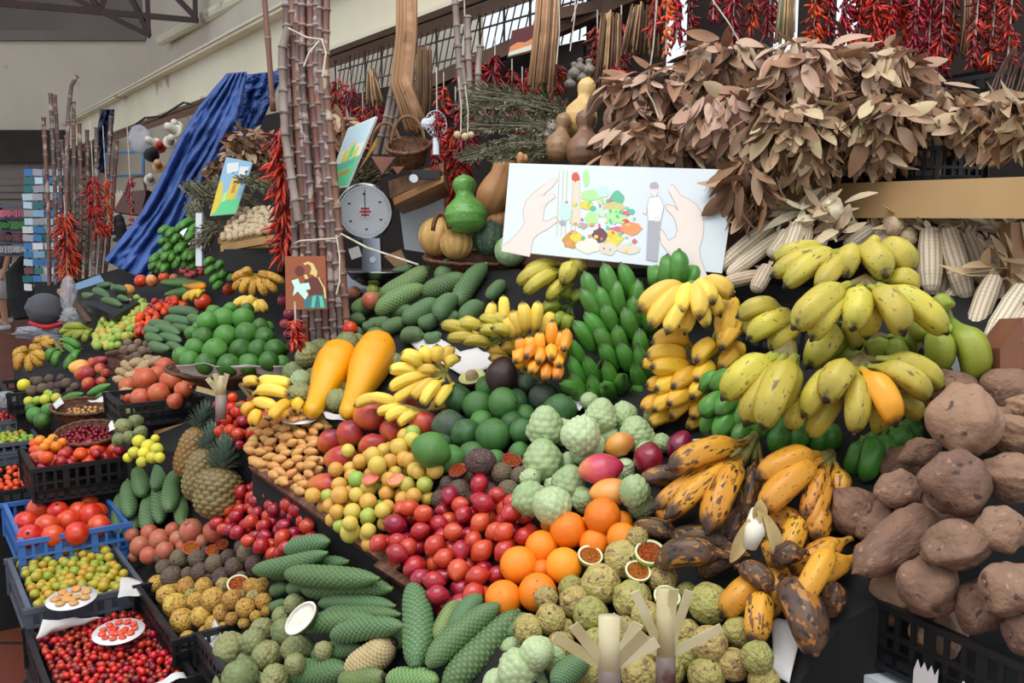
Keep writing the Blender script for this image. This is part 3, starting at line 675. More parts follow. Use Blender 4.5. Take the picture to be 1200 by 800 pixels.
# rafters and wire netting in the gap
b = MB()
A0 = A2.lerp(A3, .02)
for k in range(13):
    s = k / 12; q = A0.lerp(A3, s); b.bar(Vector((q.x, q.y, 2.36)), Vector((q.x, q.y, 2.95)), .012)
for k in range(5): b.bar(Vector((A0.x, A0.y, 2.42 + k * .11)), Vector((A3.x, A3.y, 2.42 + k * .11)), .008)
for k in range(40):
    s = k / 40; q = A0.lerp(A3, s); q2 = A0.lerp(A3, min(1, s + .08)); b.bar(Vector((q.x, q.y, 2.36)), Vector((q2.x, q2.y, 2.85)), .005)
b.build('wire_netting', m['conduit'], label='grey wire netting closing the bright gap under the stall roof', cat='netting')
for k, (a, c, D1, D2, t) in enumerate([((480, 108), (780, -22), 5.0, 3.6, .05), ((830, -20), (640, 20), 3.6, 4.0, .035)]):
    b = MB(); b.bar(P(*a, D1), P(*c, D2), t, t * 1.3); b.build('rafter', m['wood_dark'], label=['long dark wooden rafter crossing behind the husk bundles', 'upper dark rafter sloping behind the hanging strings'][k], cat='rafter')

# ================================================================ stands that carry the heaps, black for the shadow in their gaps
def counter(nm, poly, pl, mat, label, cat='display stand', up=0): return slab(nm, poly, pl, mat, label=label, cat=cat, up=up)
counter('central_counter', [(295, 548), (300, 480), (345, 418), (410, 395), (470, 330), (600, 315), (840, 330), (1180, 350), (1300, 500), (1150, 640), (985, 730), (930, 810), (640, 800), (545, 718)], CEN, 'shade_black', 'sloping counter painted shadow black under the big central fruit heaps')
counter('lower_counter', [(118, 575), (150, 545), (296, 520), (305, 556), (545, 724), (640, 808), (560, 900), (250, 900), (185, 720), (130, 640)], LOW, 'shade_black', 'lower step painted shadow black under the pineapples and long green fruit', up=-.02)
counter('far_counter', [(15, 425), (95, 380), (85, 330), (190, 300), (330, 285), (420, 330), (415, 400), (350, 425), (300, 480), (295, 545), (150, 520), (60, 470)], FAR, 'shade_black', 'far step painted shadow black under the bowl of big green fruit', up=-.06)
# upper shelves at the back
b = MB(); q = [P(400, 318, 3.75), P(640, 318, 3.5), P(900, 330, 3.2), P(900, 300, 3.6), P(400, 300, 4.3)]
z0 = 1.36; b.prism([(p.x, p.y, z0) for p in q], (0, 0, -1.3)); b.build('back_counter', m['shade_black'], label='counter painted shadow black behind the leaning picture board', cat='display stand')
b = MB(); q = [P(612, 195, 3.2), P(700, 190, 3.05), P(880, 200, 2.85), P(900, 200, 3.6), P(612, 195, 4.0)]
b.prism([(p.x, p.y, 1.70) for p in q], (0, 0, -.27)); b.build('back_shelf', m['wood_dark'], label='dark wooden shelf under the dried gourds and herbs', cat='shelf')
b = MB(); b.prism([(p.x, p.y, 1.385) for p in (P(498, 315, 3.3), P(650, 315, 3.15), P(650, 315, 3.6), P(498, 315, 3.7))], (0, 0, -.02)); b.build('basket_shelf', m['shade_black'], label='dark shelf board under the pumpkin basket', cat='shelf')
# ledge of pale wood at the right
La = P(872, 236, 2.95); Lb = P(1230, 232, 2.12); ab = Lb - La
b = MB(); b.bar(Vector((La.x, La.y, 1.64)), Vector((Lb.x, Lb.y, 1.64)), .03, .095); led = b.build('wooden_ledge', m['wood_pale'], label='pale wooden ledge beam with knots under the dried leaves', cat='beam')
b = MB(); nb = Vector((-ab.y, ab.x, 0)).normalized(); nb = nb if nb.y > 0 else -nb
b.prism([Vector((La.x, La.y, 1.662)) + nb * .02, Vector((Lb.x, Lb.y, 1.662)) + nb * .02, Vector((Lb.x, Lb.y, 1.662)) + nb * .6, Vector((La.x, La.y, 1.662)) + nb * .6], (0, 0, .02))
b.build('ledge_shelf', m['wood_pale'], label='wooden shelf board behind the pale ledge at the right', cat='shelf')
b = MB(); b.bar(P(1190, 262, 2.35), P(1190, 420, 2.35), .05, .05); b.build('ledge_post', m['wood_pale'], label='short wooden post under the ledge by the corn cobs', cat='post')
b = MB(); cc = [P(870, 262, 3.0), P(1230, 262, 2.5)]; b.prism([(cc[0].x, cc[0].y + .25, .9), (cc[1].x, cc[1].y + .35, .9), (cc[1].x, cc[1].y + .4, .9), (cc[0].x, cc[0].y + .3, .9)], (0, 0, .75)); b.build('ledge_backboard', m['dark_back'], label='dark board behind the corn under the ledge', cat='board')
# ================================================================ left column of crates
LCr = pack_in
f = hcrate('blue plastic crate of glossy orange red persimmons by the aisle', (118, 572), .54, .34, .50, 'blue_plastic')
BP = Plane((0, 0, 1), (1, 0, 1), (0, 1, 1)); BP.p = f.p - Vector((0, 0, .05)); BP.n = Vector((0, 0, 1))
heap(K['persimmon'], 'persimmon', 'persimmon', 'glossy persimmon in the blue crate,', '', BP, [(30, 612, 24), (55, 616, 25), (80, 610, 24), (106, 604, 26), (35, 628, 26), (62, 628, 24), (90, 625, 25), (116, 616, 24), (46, 596, 25), (81, 585, 26), (103, 587, 25), (68, 600, 23), (92, 600, 22), (115, 600, 20)], group='persimmons in the blue crate', big=1.12, parts=lambda o: add_stem(o, .18, .04), nrow=4)
f = hcrate('grey and black crate of little yellow and green guavas', (131, 632), .46, .33, .50, 'grey_plastic')
pack_in(K['little_yellow'], 'little_guava', 'small yellow green guava in the grey crate below the persimmons', 'guava', 'little guavas in the grey crate', f, 11.5, 170, drop=.035)
f2 = f
f = hcrate('black crate of ribbed red cherries at the bottom left', (170, 704), .40, .34, .58)
pack_in(K['pitanga'] * 4 + K['pitanga_dark'], 'ribbed_cherry', 'ribbed red cherry in the bottom left crate', 'cherry', 'ribbed red cherries in the bottom left crate', f, 9.5, 330, drop=.03, squash=.85, layers=1.6)
def saucer(label, x, y, rx, ry, pl, h0, items=None):
    p = pl.pt(x, y, h0) if not isinstance(pl, float) else PZ(x, y, pl); D = (p - CAM).dot(FW); r = rx * D / F
    d = ray(x, y).normalized(); nrm = (Vector((0, -.12, 1))).normalized()
    o = link('saucer', SAUCER); setM(o, p, mat3(nrm), (r, r, r)); tag(o, label, 'saucer'); occ(p, r * .6); return o, p, r, nrm
SAUCER = body('saucer', m['plate'], [(0, .3), (.04, .55), (.3, .62), (.9, 1), (1, 1), (1, .97)], 40, 12, z0=-.10, z1=.06)
def slices(o, p, r, nrm, mesh, name, label, cat, group, n, sz):
    X = nrm.orthogonal().normalized(); Y = nrm.cross(X)
    for i in range(n):
        a = 2 * PI * i / n * (2 if n > 9 else 1); rr = r * (.62 if i < n * .6 else .25)
        s = link(name, RN.choice(mesh)); setM(s, p + X * (rr * math.cos(a)) + Y * (rr * math.sin(a)) + nrm * (r * .06 + sz * .4), mat3(nrm + Vector((RN.uniform(-.3, .3), RN.uniform(-.3, .3), 0))), (sz, sz, sz * .45)); tag(s, label, cat, group)
K['slice'] = variants('banana_fruit', 2, .1); K['red_slice'] = variants('persimmon', 2, .12)
for o in (saucer('white saucer of pale fruit slices on the little guavas', 84, 702, 28, 12, .475, .02),): slices(*o, K['slice'], 'fruit_slice', 'pale slice of guava on the saucer in the grey crate', 'fruit slice', 'slices on the saucer in the grey crate', 14, .014)
for o in (saucer('white saucer of cut red cherries on the ribbed cherries', 139, 741, 29, 15, .425, .02),): slices(*o, K['red_slice'], 'cherry_half', 'cut red cherry on the saucer in the cherry crate', 'fruit slice', 'cut cherries on the saucer', 22, .011)
def sheet(label, pts, pl, h, mat='paper', name='paper_sheet', cat='paper', D3=None, wav=.006):
    """crumpled sheet over the four picture corners at height h"""
    q = D3 or [pl.pt(x, y, h) for x, y in pts]; V = []; n = 8
    for i in range(n + 1):
        for j in range(n + 1):
            a = i / n; c = j / n; p = q[0].lerp(q[1], a).lerp(q[3].lerp(q[2], a), c); V.append(p + (pl.n if pl else UP) * (mnoise.noise(p * 22) * wav * 2))
    Fc = [(i * (n + 1) + j, (i + 1) * (n + 1) + j, (i + 1) * (n + 1) + j + 1, i * (n + 1) + j + 1) for i in range(n) for j in range(n)]
    o = link(name, mesh_from(name, V, Fc, m[mat])); md = o.modifiers.new('s', 'SOLIDIFY'); md.thickness = .0012; return tag(o, label, cat)
sheet('folded white paper napkin at the corner of the guava crate', [(142, 677), (166, 680), (163, 700), (138, 700)], None, 0, D3=[PZ(142, 676, .47), PZ(166, 680, .47), PZ(164, 698, .46), PZ(138, 700, .47)])
sheet('thin white paper lining behind the ribbed cherries', [(45, 745), (60, 727), (118, 722), (60, 745)], None, 0, D3=[PZ(42, 748, .41), PZ(50, 728, .44), PZ(122, 722, .42), PZ(60, 742, .40)])
sheet('white paper strip at the right edge of the cherry crate', [(178, 800), (215, 786), (219, 792), (185, 806)], None, 0, D3=[PZ(178, 800, .405), PZ(215, 786, .405), PZ(219, 792, .405), PZ(185, 806, .405)])
# small crates at the aisle edge
for lab, TR, zz, W_, mesh, nm, ct, wp, mt in [
    ('black crate of tiny orange red tomatoes by the aisle', (44, 540), .56, .42, K['mini_orange'], 'tiny_tomato', 'tomato', 8, 'black_plastic'),
    ('grey crate of tiny yellow green limes by the aisle', (35, 497), .62, .36, K['little_yellow'] + K['lime'], 'tiny_lime', 'lime', 7.5, 'grey_plastic'),
    ('small crate of bright red berries, furthest of the aisle crates', (30, 475), .67, .34, K['pitanga'], 'red_berry', 'berry', 6, 'grey_plastic')]:
    f = hcrate(lab, TR, zz, .40, W_, mt, .10); pack_in(mesh, nm, {'tiny_tomato': 'tiny orange red tomato in the black aisle crate', 'tiny_lime': 'tiny yellow green lime in the grey aisle crate', 'red_berry': 'bright red berry in the furthest aisle crate'}[nm], ct, lab.split(' by')[0] + ' contents', f, wp, 90, drop=.02, margin=.01)
f = hcrate('black crate of orange red tamarillos behind the blue crate', (150, 510), .70, .40, .36)
pack_in([K['tamarillo'][2], K['tamarillo'][0], K['tamarillo'][2]] + K['mini_orange'], 'orange_tamarillo', 'shiny orange red tamarillo in the crate behind the blue crate', 'tamarillo', 'orange tamarillos in the black crate', f, 13, 90, drop=.03, asp=1.25, ang=15)
# heap of red mangoes beside that crate
heap(K['mango_plum'] + K['mango'] + K['persimmon'], 'red_nectarine', 'nectarine', 'red nectarine beside the five upright green fruit,', '', LOW, [(118, 566, 17), (131, 556, 17), (120, 580, 16), (135, 572, 18), (146, 560, 15), (128, 590, 15), (140, 586, 16), (150, 575, 14), (122, 600, 13)], group='red nectarines', nrow=3, maxh=.5)
# persimmon orange kumquats
heap(K['kumquat'], 'orange_apricot', 'apricot', 'orange apricot beside the berry basket,', '', FAR, [(47, 516, 12), (57, 519, 12), (66, 523, 12), (52, 524, 11), (62, 514, 11), (73, 518, 10)], group='apricots', nrow=2)
# baskets
g = basket('dark oval wicker tray of dark red cherries', 103, 508, 36, 13, 3.66, .05)
pack_poly(K['cherry_dark'], 'dark_cherry', 'small dark red cherry in the oval wicker tray', 'cherry', 'dark cherries in the wicker tray', g, 5.5, 150, layers=1.3)
g2 = basket('dark oval wicker tray lined with white paper, behind the cherry tray', 98, 477, 37, 9, 3.9, .07)
pack_poly(variants('banana_fruit', 1, .1), 'brown_bean', 'small brown bean in the paper lined wicker tray', 'bean', 'brown beans in the wicker tray', g2, 5, 70, poly=[(q[0] * .8, q[1] * .8) for q in g2.poly], layers=.6)
sheet('white paper lining the rear wicker tray', [(62, 474), (72, 467), (76, 474), (66, 480)], FAR, .05); sheet('white tissue at the right side of the rear wicker tray', [(103, 470), (125, 462), (130, 468), (108, 472)], FAR, .05)
sheet('white paper at the right end of the cherry tray', [(127, 498), (132, 492), (135, 503), (128, 506)], FAR, .06)
# black crate of pomegranates
f = hcrate('black crate of big orange pomegranates', (237, 464), .92, .29, .30, H=.09, front=True)
b = MB(); b.prism([P(180, 505, 3.5), P(236, 490, 3.5), P(236, 502, 3.5), P(182, 514, 3.5)], FW * .25); b.build('wooden_block', m['wood'], label='rough brown wooden block under the pomegranate crate', cat='block')
POM = [(150, 452, 20), (165, 467, 24), (186, 461, 24), (170, 444, 26), (200, 446, 24), (184, 440, 22), (193, 430, 22), (215, 457, 20), (205, 470, 18), (160, 440, 16), (150, 466, 16), (222, 448, 16), (205, 433, 17)]
heap(K['pomegranate_orange'], 'pomegranate', 'pomegranate', 'orange pomegranate in the black crate,', '', FAR, POM, 'orange pomegranates', parts=add_calyx, nrow=3)
# limes and mixed fruit under and around
heap(K['avocado_lime'], 'green_avocado', 'avocado', 'green avocado beside the rear wicker tray,', '', FAR, [(41, 486, 18), (57, 480, 16), (49, 493, 18), (36, 478, 12)], 'green avocados', nrow=2)
heap(K['lime'] + K['lemon'], 'yellow_lime', 'lime', 'yellow green lime at the far left,', '', FAR, [(34, 470, 11), (44, 469, 10), (53, 468, 12), (60, 463, 10), (66, 466, 11), (28, 451, 14), (56, 461, 9)], 'yellow limes', nrow=2)
heap(K['passion_purple'], 'purple_passion_fruit', 'passion fruit', 'dark passion fruit at the far left,', '', FAR, [(38, 458, 13), (50, 455, 12), (60, 454, 13), (70, 452, 11), (58, 444, 11), (45, 447, 12), (78, 449, 12), (88, 453, 10), (72, 443, 10), (40, 446, 10), (82, 458, 9), (66, 460, 9)], 'dark passion fruit at the far left', nrow=3)
f = hcrate('black crate of purple passion fruit and limes at the far left', (92, 438), .80, .36, .40, H=.10)
MG = [(94, 430, 18, 26, 0), (100, 438, 18, 24, 10), (118, 432, 14), (108, 425, 12), (116, 424, 14, 22, 20), (104, 450, 16), (92, 440, 10), (124, 438, 12), (118, 447, 12)]
heap(K['mango'] + K['mango_gold'], 'mango', 'mango', 'orange red mango in the far left heap,', '', FAR, MG, 'mangoes in the far left heap', nrow=3)
for i, (x0, y0, x1, y1, w_) in enumerate([(72, 468, 98, 461, 10), (102, 462, 130, 450, 10), (112, 466, 132, 460, 9)]): capsule(K['avocado_lime'], 'green_cucumber', x0, y0, x1, y1, w_, FAR, 'smooth green cucumber %s' % ['lying left of the others in front of the dark passion fruit', 'behind, above the rear wicker tray', 'at the right end of the rear wicker tray'][i], 'cucumber', zmesh=2.0)
# ginger, taro
for i, (x, y, w_) in enumerate([(150, 430, 12), (160, 425, 12), (172, 428, 13), (182, 423, 11), (165, 434, 12), (155, 440, 11), (144, 437, 11), (176, 420, 10), (140, 445, 10), (150, 448, 11), (148, 458, 10)]): tag(place(K['ginger'], 'ginger_root', FAR, x, y, w_, w_ * 1.7, RN.uniform(-40, 40)), 'knobbly pale ginger root in the heap left of the pomegranates', 'ginger', 'ginger roots')
heap(K['taro'], 'taro_root', 'taro', 'round grey brown taro behind the ginger,', '', FAR, [(142, 420, 10), (151, 420, 11), (160, 418, 12), (146, 410, 11), (156, 409, 12), (168, 411, 12), (162, 402, 10), (150, 402, 10), (177, 410, 10), (172, 403, 9)], 'taro roots', nrow=3)
b = MB(); b.tube([P(125, 415, 4.2), P(140, 412, 4.15), P(150, 414, 4.1)], .012, 6); b.prism([P(124, 413, 4.2), P(150, 411, 4.2), P(146, 430, 4.15), P(130, 440, 4.2)], FW * .02); b.build('woven_basket', m['wicker'], label='small brown woven basket side beside the taro', cat='basket')
# olive guavas in rows
pack(K['guava_green'] + K['guava'][:1] + K['guava_green'], 'green_guava', 'green yellow guava in the neat far heap behind the taro', 'guava', 'green guavas in the far heap', FAR, [(115, 412), (113, 395), (125, 372), (140, 358), (170, 355), (178, 362), (165, 375), (158, 390), (152, 410)], 10, 110, layers=1.6)
pack(K['tamarillo'][:1] + K['mini_orange'], 'far_red_tomato', 'small shiny red tomato in the far strip beside the green guavas', 'tomato', 'red tomatoes in the far strip', FAR, [(155, 398), (160, 378), (180, 360), (205, 352), (215, 360), (190, 372), (182, 395)], 9, 70, layers=1.6)
pack(K['tamarillo'][:1], 'far_red_plum', 'small red fruit below the hanging green banana stem', 'tomato', 'red fruit below the green banana stem', FAR, [(212, 322), (220, 312), (240, 312), (242, 322), (225, 328)], 7, 25, layers=1.6, hbase=.05)
for i, (x, y, w_, k) in enumerate([(165, 329, 15, 'persimmon'), (178, 329, 15, 'mango_gold'), (192, 325, 13, 'persimmon'), (150, 340, 16, 'mango_gold'), (268, 339, 14, 'persimmon'), (238, 354, 20, 'persimmon'), (215, 358, 10, 'persimmon'), (204, 326, 11, 'pomegranate_orange')]):
    tag(place(K[k], 'far_mango', FAR, x, y, w_, maxh=.3), ['round red mango leftmost in the far row', 'yellow red mango beside the leftmost far mango', 'red mango right of the far yellow one', 'yellow mango at the tip of the far green fruit', 'red mango beside the spotted bananas', 'large red orange mango behind the green bowl', 'small red mango beside the far red strip', 'orange fruit under the green banana stem'][i], 'mango')
# monstera at the far left in a dark tray
b = MB(); b.prism([P(95, 352, 5.1), P(135, 370, 4.7), P(170, 350, 5.0), P(130, 335, 5.6)], (0, 0, -.03)); b.build('dark_tray', m['black_plastic'], label='dark tray under the far green fruit', cat='tray')
for i, (x0, y0, x1, y1, w_) in enumerate([(97, 345, 118, 347, 9), (110, 340, 128, 350, 10), (122, 333, 142, 343, 10), (100, 352, 122, 358, 10), (120, 352, 142, 358, 10), (104, 362, 126, 365, 9), (126, 345, 146, 350, 9), (133, 337, 148, 340, 8), (115, 335, 128, 334, 8), (140, 348, 150, 352, 8)]):
    capsule(K['monstera'], 'green_ceriman', x0, y0, x1, y1, w_, FAR, 'long scaly green fruit in the dark tray at the far left', 'ceriman fruit', 'scaly green fruit in the far dark tray')
for i, (x0, y0, x1, y1, w_) in enumerate([(176, 378, 200, 382, 13), (180, 386, 210, 391, 13), (183, 395, 212, 400, 13), (198, 364, 232, 367, 13), (172, 394, 190, 399, 12), (194, 373, 226, 378, 14), (222, 372, 242, 378, 13), (176, 403, 198, 409, 12), (196, 405, 214, 412, 12), (200, 384, 226, 387, 12), (170, 385, 186, 388, 11)]):
    capsule(K['monstera'], 'green_ceriman', x0, y0, x1, y1, w_, FAR, 'long scaly green fruit in the small heap left of the big green bowl', 'ceriman fruit', 'scaly green fruit left of the green bowl')
# far papayas
for x0, y0, x1, y1, w_, mt, lb in [(188, 331, 242, 333, 13, 'avocado_lime', 'long green and yellow papaya lying in the far row'), (193, 345, 240, 340, 12, 'avocado_lime', 'second green papaya, just below the first in the far row'), (215, 334, 240, 336, 12, 'papaya', 'yellow papaya end beside the far green papaya')]: capsule(K[mt], 'papaya', x0, y0, x1, y1, w_, FAR, lb, 'papaya')
# ---- bowl of big green avocados
g = basket('wide shallow wicker bowl heaped with big green avocados', 270, 432, 74, 12, 3.3, .06, 'wicker', flare=.6)
sheet('crumpled white paper over the front rim of the green bowl', [(206, 424), (338, 424), (340, 438), (210, 436)], None, 0, D3=[P(206, 426, 3.14), P(338, 428, 3.10), P(340, 440, 3.14), P(212, 439, 3.2)], wav=.012)
GR = Plane((205, 425, 3.25), (338, 430, 3.2), (270, 370, 3.5))
GA = [(222, 422, 22), (241, 426, 25), (268, 428, 26), (292, 427, 25), (315, 423, 23), (330, 426, 20), (212, 416, 20), (228, 408, 23), (252, 410, 28), (282, 410, 26), (303, 410, 25), (322, 409, 23), (238, 395, 24), (264, 394, 27), (289, 391, 27), (310, 396, 24), (330, 410, 16), (225, 390, 17), (243, 377, 23), (262, 374, 26), (285, 373, 25), (305, 383, 20), (270, 362, 16), (233, 385, 16), (314, 384, 15), (250, 366, 18), (290, 362, 15)]
heap(K['avocado_lime'], 'green_avocado', 'avocado', 'bright green avocado in the wide bowl,', '', GR, GA, 'bright green avocados in the bowl', parts=lambda o: add_stem(o, .1, .05), nrow=5)
# ---- spotted bananas at the far left and mid left
hand('banana_hand', 'browned banana hand at the far left edge of the stall', 'bananas', 'banana_spotted', (35, 410, 4.6), [(15, 420, 10), (17, 428, 10), (20, 436, 10), (35, 437, 10), (50, 430, 10), (56, 422, 10), (50, 412, 10), (22, 412, 9)])
hand('banana_hand', 'browned banana hand second from the far left edge', 'bananas', 'banana_spotted', (50, 404, 4.8), [(38, 398, 9), (44, 405, 9), (62, 408, 9), (66, 402, 9), (60, 396, 9)])
hand('banana_hand', 'green banana hand near the far left edge', 'bananas', 'banana_green', (66, 402, 4.6), [(56, 424, 10, -.05, 70, 410), (64, 430, 10, -.08, 78, 414), (76, 434, 10, -.08, 88, 416), (85, 427, 10, -.05, 92, 412), (90, 416, 9, -.03, 75, 402), (95, 408, 9, -.02, 72, 396)])
hand('banana_hand', 'green yellow banana hand beside the white plastic bags', 'bananas', 'banana_dull', (108, 386, 4.8), [(72, 384, 9), (68, 390, 9), (72, 397, 9), (84, 401, 9), (98, 402, 9), (100, 396, 8)])
hand('banana_hand', 'upper of the two spotted yellow banana hands behind the big green bowl', 'bananas', 'banana_spotted', (300, 322, 3.9), [(270, 328, 11), (272, 340, 11), (282, 345, 11), (296, 348, 10), (312, 348, 11), (325, 343, 11), (334, 332, 10), (280, 322, 10), (318, 325, 10)])
hand('banana_hand', 'lower spotted yellow banana hand behind the big green bowl', 'bananas', 'banana_pale', (300, 350, 3.8), [(272, 360, 11), (285, 366, 11), (300, 368, 11), (313, 366, 11), (290, 358, 11)])
hand('banana_hand', 'small yellow banana pair beside the far papayas', 'bananas', 'banana_yellow', (240, 340, 4.4), [(213, 352, 9), (222, 353, 9), (230, 350, 9)])
# green banana stem hanging at the tarp
GB = [(x + RN.uniform(-4, 4), y + RN.uniform(-4, 4) - (x - 205) * .12) for y in (272, 283, 294, 305, 314) for x in range(191 if y < 300 else 183, 230, 9)] + [(186, 318), (194, 318), (180, 316)]
st = hand('banana_bunch', 'green banana stem hanging beside the blue tarp', 'bananas', 'banana_green', (210, 290, 4.75), [(x - 5, y + 2, 9.5, -.10 - RN.uniform(0, .05), x + 10, y - 6) for x, y in GB], cmesh='crown_green')
hand('banana_bunch', 'dark green banana hand at the right end of the far row', 'bananas', 'banana_green', (262, 308, 4.5), [(x, y, 9, -.07, x + 14, y - 5) for x, y in [(238, 312), (240, 322), (246, 332), (252, 316), (256, 326), (266, 318), (268, 330), (250, 340)]], cmesh='crown_green')
# ---- left-mid lower: upright green ceriman
for i, (x0, y0, x1, y1, w_, lb) in enumerate([
    (188, 612, 187, 560, 21, 'right of the pair at the back'), (140, 625, 141, 578, 20, 'leftmost of the upright group'), (157, 622, 156, 585, 20, 'low in the middle left of the group'), (213, 615, 208, 572, 18, 'rightmost and lowest of the group'),
    (173, 622, 176, 580, 22, 'low in the centre of the group'), (152, 605, 150, 565, 21, 'second from the left of the group'), (198, 598, 205, 552, 22, 'third from the right of the group'), (167, 580, 163, 538, 22, 'top left with a pale stalk'), (182, 573, 192, 527, 23, 'tallest with a pale stalk')]):
    o = capsule(K['monstera'], 'ceriman', x0, y0, x1, y1, w_, LOW, 'upright scaly green fruit beside the pineapples, ' + lb, 'ceriman fruit', maxh=.4)
    add_stem(o, .28, .18, STEMG)
# ---- pineapples
def pineapple(label, x, y, w_, h_, D, tx, ty, cw, n=60):
    p = P(x, y, D); root = empty('pineapple', p, label, 'pineapple'); r = w_ * D / F / 2
    q = P(tx, ty, D + .02); d = (q - p); o = link('fruit_body', K['pineapple'][0], root); setM(o, Vector((0, 0, 0)), mat3(d), (r, r, h_ * D / F / 2)); occ(p, r)
    b = MB(); up = d.normalized(); base = up * (h_ * D / F / 2 * .9); L_ = (d.length - base.length); X = up.orthogonal().normalized(); Y = up.cross(X)
    for i in range(n):
        a = i * 2.4; f_ = i / n; s = .25 + .75 * f_; dr = (X * math.cos(a) + Y * math.sin(a))
        b.leaf(base + dr * r * .25 * (1 - f_) + up * L_ * .35 * f_, (up * (.5 + 1.3 * f_) + dr * (1.1 - .8 * f_)), up, L_ * (.6 + .5 * f_) * cw, r * .26, curl=.18 - .1 * f_, cup=.5)
    b.build('leaf_crown', m['pineapple_leaf'], root, smooth=True); return root
pineapple('greyish pineapple at the back left of the three', 224, 530, 32, 62, 3.2, 242, 478, 1.0)
pineapple('middle pineapple half hidden between the other two', 235, 556, 36, 64, 3.05, 250, 502, 1.0)
pineapple('front golden brown pineapple, nearest of the three', 256, 578, 52, 62, 2.92, 266, 520, 1.1, 70)
# lemons
heap(K['lemon'], 'lemon', 'lemon', 'yellow green lemon behind the upright green fruit,', '', FAR, [(163, 517, 15), (174, 523, 16), (157, 530, 13), (184, 526, 14), (178, 536, 13), (169, 531, 14), (182, 514, 10), (166, 541, 12), (187, 536, 12), (150, 536, 11)], 'lemons', nrow=3, maxh=.4)
# custard apples in the shade behind lemons
heap(K['custard_olive'], 'shaded_custard_apple', 'custard apple', 'greyish custard apple in the shade behind the lemons,', '', FAR, [(145, 500, 20), (158, 493, 18), (150, 484, 17), (165, 507, 16), (140, 515, 16), (152, 512, 15)], 'shaded custard apples', nrow=2)
# pomegranates pink
PP = [(165, 640, 24), (187, 632, 24), (175, 624, 19), (225, 622, 28), (252, 622, 26), (175, 651, 21), (193, 645, 20), (203, 621, 18), (209, 632, 20), (196, 653, 16), (155, 627, 17), (214, 640, 15), (238, 634, 16), (158, 652, 14)]
heap(K['pomegranate'], 'pink_pomegranate', 'pomegranate', 'dusty pink pomegranate under the pineapples,', '', LOW, PP, 'dusty pink pomegranates', parts=add_calyx, nrow=3)
f = hcrate('black crate holding yellow passion fruit at the lower left', (303, 726), .47, .23, .46, H=.09, front=True)
PU = [(193, 665, 20), (202, 676, 25), (211, 654, 22), (231, 654, 20), (235, 670, 21), (252, 660, 22), (221, 672, 16), (260, 676, 22), (275, 664, 22), (290, 648, 23), (268, 652, 18), (284, 640, 18), (298, 661, 20), (305, 642, 20), (242, 648, 16), (288, 634, 16), (297, 668, 14), (316, 655, 14), (187, 654, 12), (283, 676, 14), (226, 641, 14), (246, 677, 12)]
heap(K['passion_purple'], 'purple_passion_fruit', 'passion fruit', 'wrinkled purple passion fruit at the lower left,', '', LOW, PU, 'purple passion fruit at the lower left', parts=lambda o: add_stem(o, .12, .1), nrow=4)
YP = [(196, 697, 24), (184, 684, 20), (219, 687, 22), (206, 709, 28), (214, 727, 28), (236, 722, 24), (239, 687, 20), (230, 704, 20), (250, 702, 27), (272, 702, 22), (288, 712, 23), (260, 718, 20), (250, 730, 18), (220, 748, 18), (295, 687, 20), (262, 685, 17), (272, 725, 16), (298, 700, 18), (307, 686, 18), (309, 704, 19), (224, 697, 15), (240, 740, 14), (312, 716, 12), (205, 690, 14), (284, 698, 14), (262, 735, 13), (286, 730, 14), (300, 722, 14)]
heap(K['passion_gold'] + K['passion_yellow'][:1] + K['passion_gold'], 'yellow_passion_fruit', 'passion fruit', 'blotched yellow passion fruit at the lower left,', '', LOW, YP, 'yellow passion fruit at the lower left', nrow=4)
for x, y, w_, me, lb in [(224, 641, 20, HALF_P, 'cut passion fruit half with red rim, left of the two'), (250, 644, 17, HALF_P, 'cut passion fruit half, middle of the purple heap'), (260, 637, 16, HALF_P, 'cut red passion fruit half beside the pink pomegranates'), (279, 683, 26, HALF_Y, 'halved yellow passion fruit with dry orange pulp at the lower left')]: half(me, 'passion_fruit_half', lb, 'passion fruit', LOW, x, y, w_)
# tamarillo piles left
pack(K['tamarillo'], 'tamarillo', 'shiny red tamarillo in the pile beside the front pineapple', 'tamarillo', 'tamarillos beside the front pineapple', LOW, [(263, 588), (285, 575), (315, 572), (345, 592), (375, 622), (380, 640), (330, 655), (285, 638), (262, 620)], 15, 120, asp=1.3, ang=20, jit=40, layers=1.7, hbase=.03)
pack(K['tamarillo'][:1] + K['persimmon'][:1], 'red_tomato', 'shiny red fruit in the heap above the front pineapple', 'tomato', 'red fruit above the pineapple', Plane((262, 490, 3.1), (320, 500, 3.0), (285, 525, 2.95)), [(258, 500), (262, 478), (300, 472), (325, 490), (318, 515), (290, 527), (262, 525)], 14, 40, layers=1.7)
counter('side_step', [(256, 502), (260, 476), (325, 484), (320, 518), (290, 532), (262, 530)], Plane((262, 490, 3.12), (320, 500, 3.02), (285, 525, 2.97)), 'shade_black', 'small black step under the red fruit above the pineapples')
# split cane price holder behind the pineapple
# ================================================================ central tray
b = MB()
for a, c, Da, Dc in [((296, 549), (465, 664), 0, 0), ((441, 664), (545, 735), 0, 0)]:
    pass
def edge(label, x0, y0, x1, y1, hgt=.09):
    A = CEN.pt(x0, y0, .01); B = CEN.pt(x1, y1, .01); b = MB(); up_ = CEN.n
    b.bar(A, B, .02, .02, up=up_); b.bar(A - up_ * hgt * .5, B - up_ * hgt * .5, .012, hgt, up=up_); return b.build('woven_tray_edge', m['wicker'], label=label, cat='tray edge')
edge('brown woven edge of the upper tray, running below the small tan fruit', 296, 547, 468, 668); edge('brown woven edge of the front tray, running below the tamarillos', 443, 662, 545, 726)
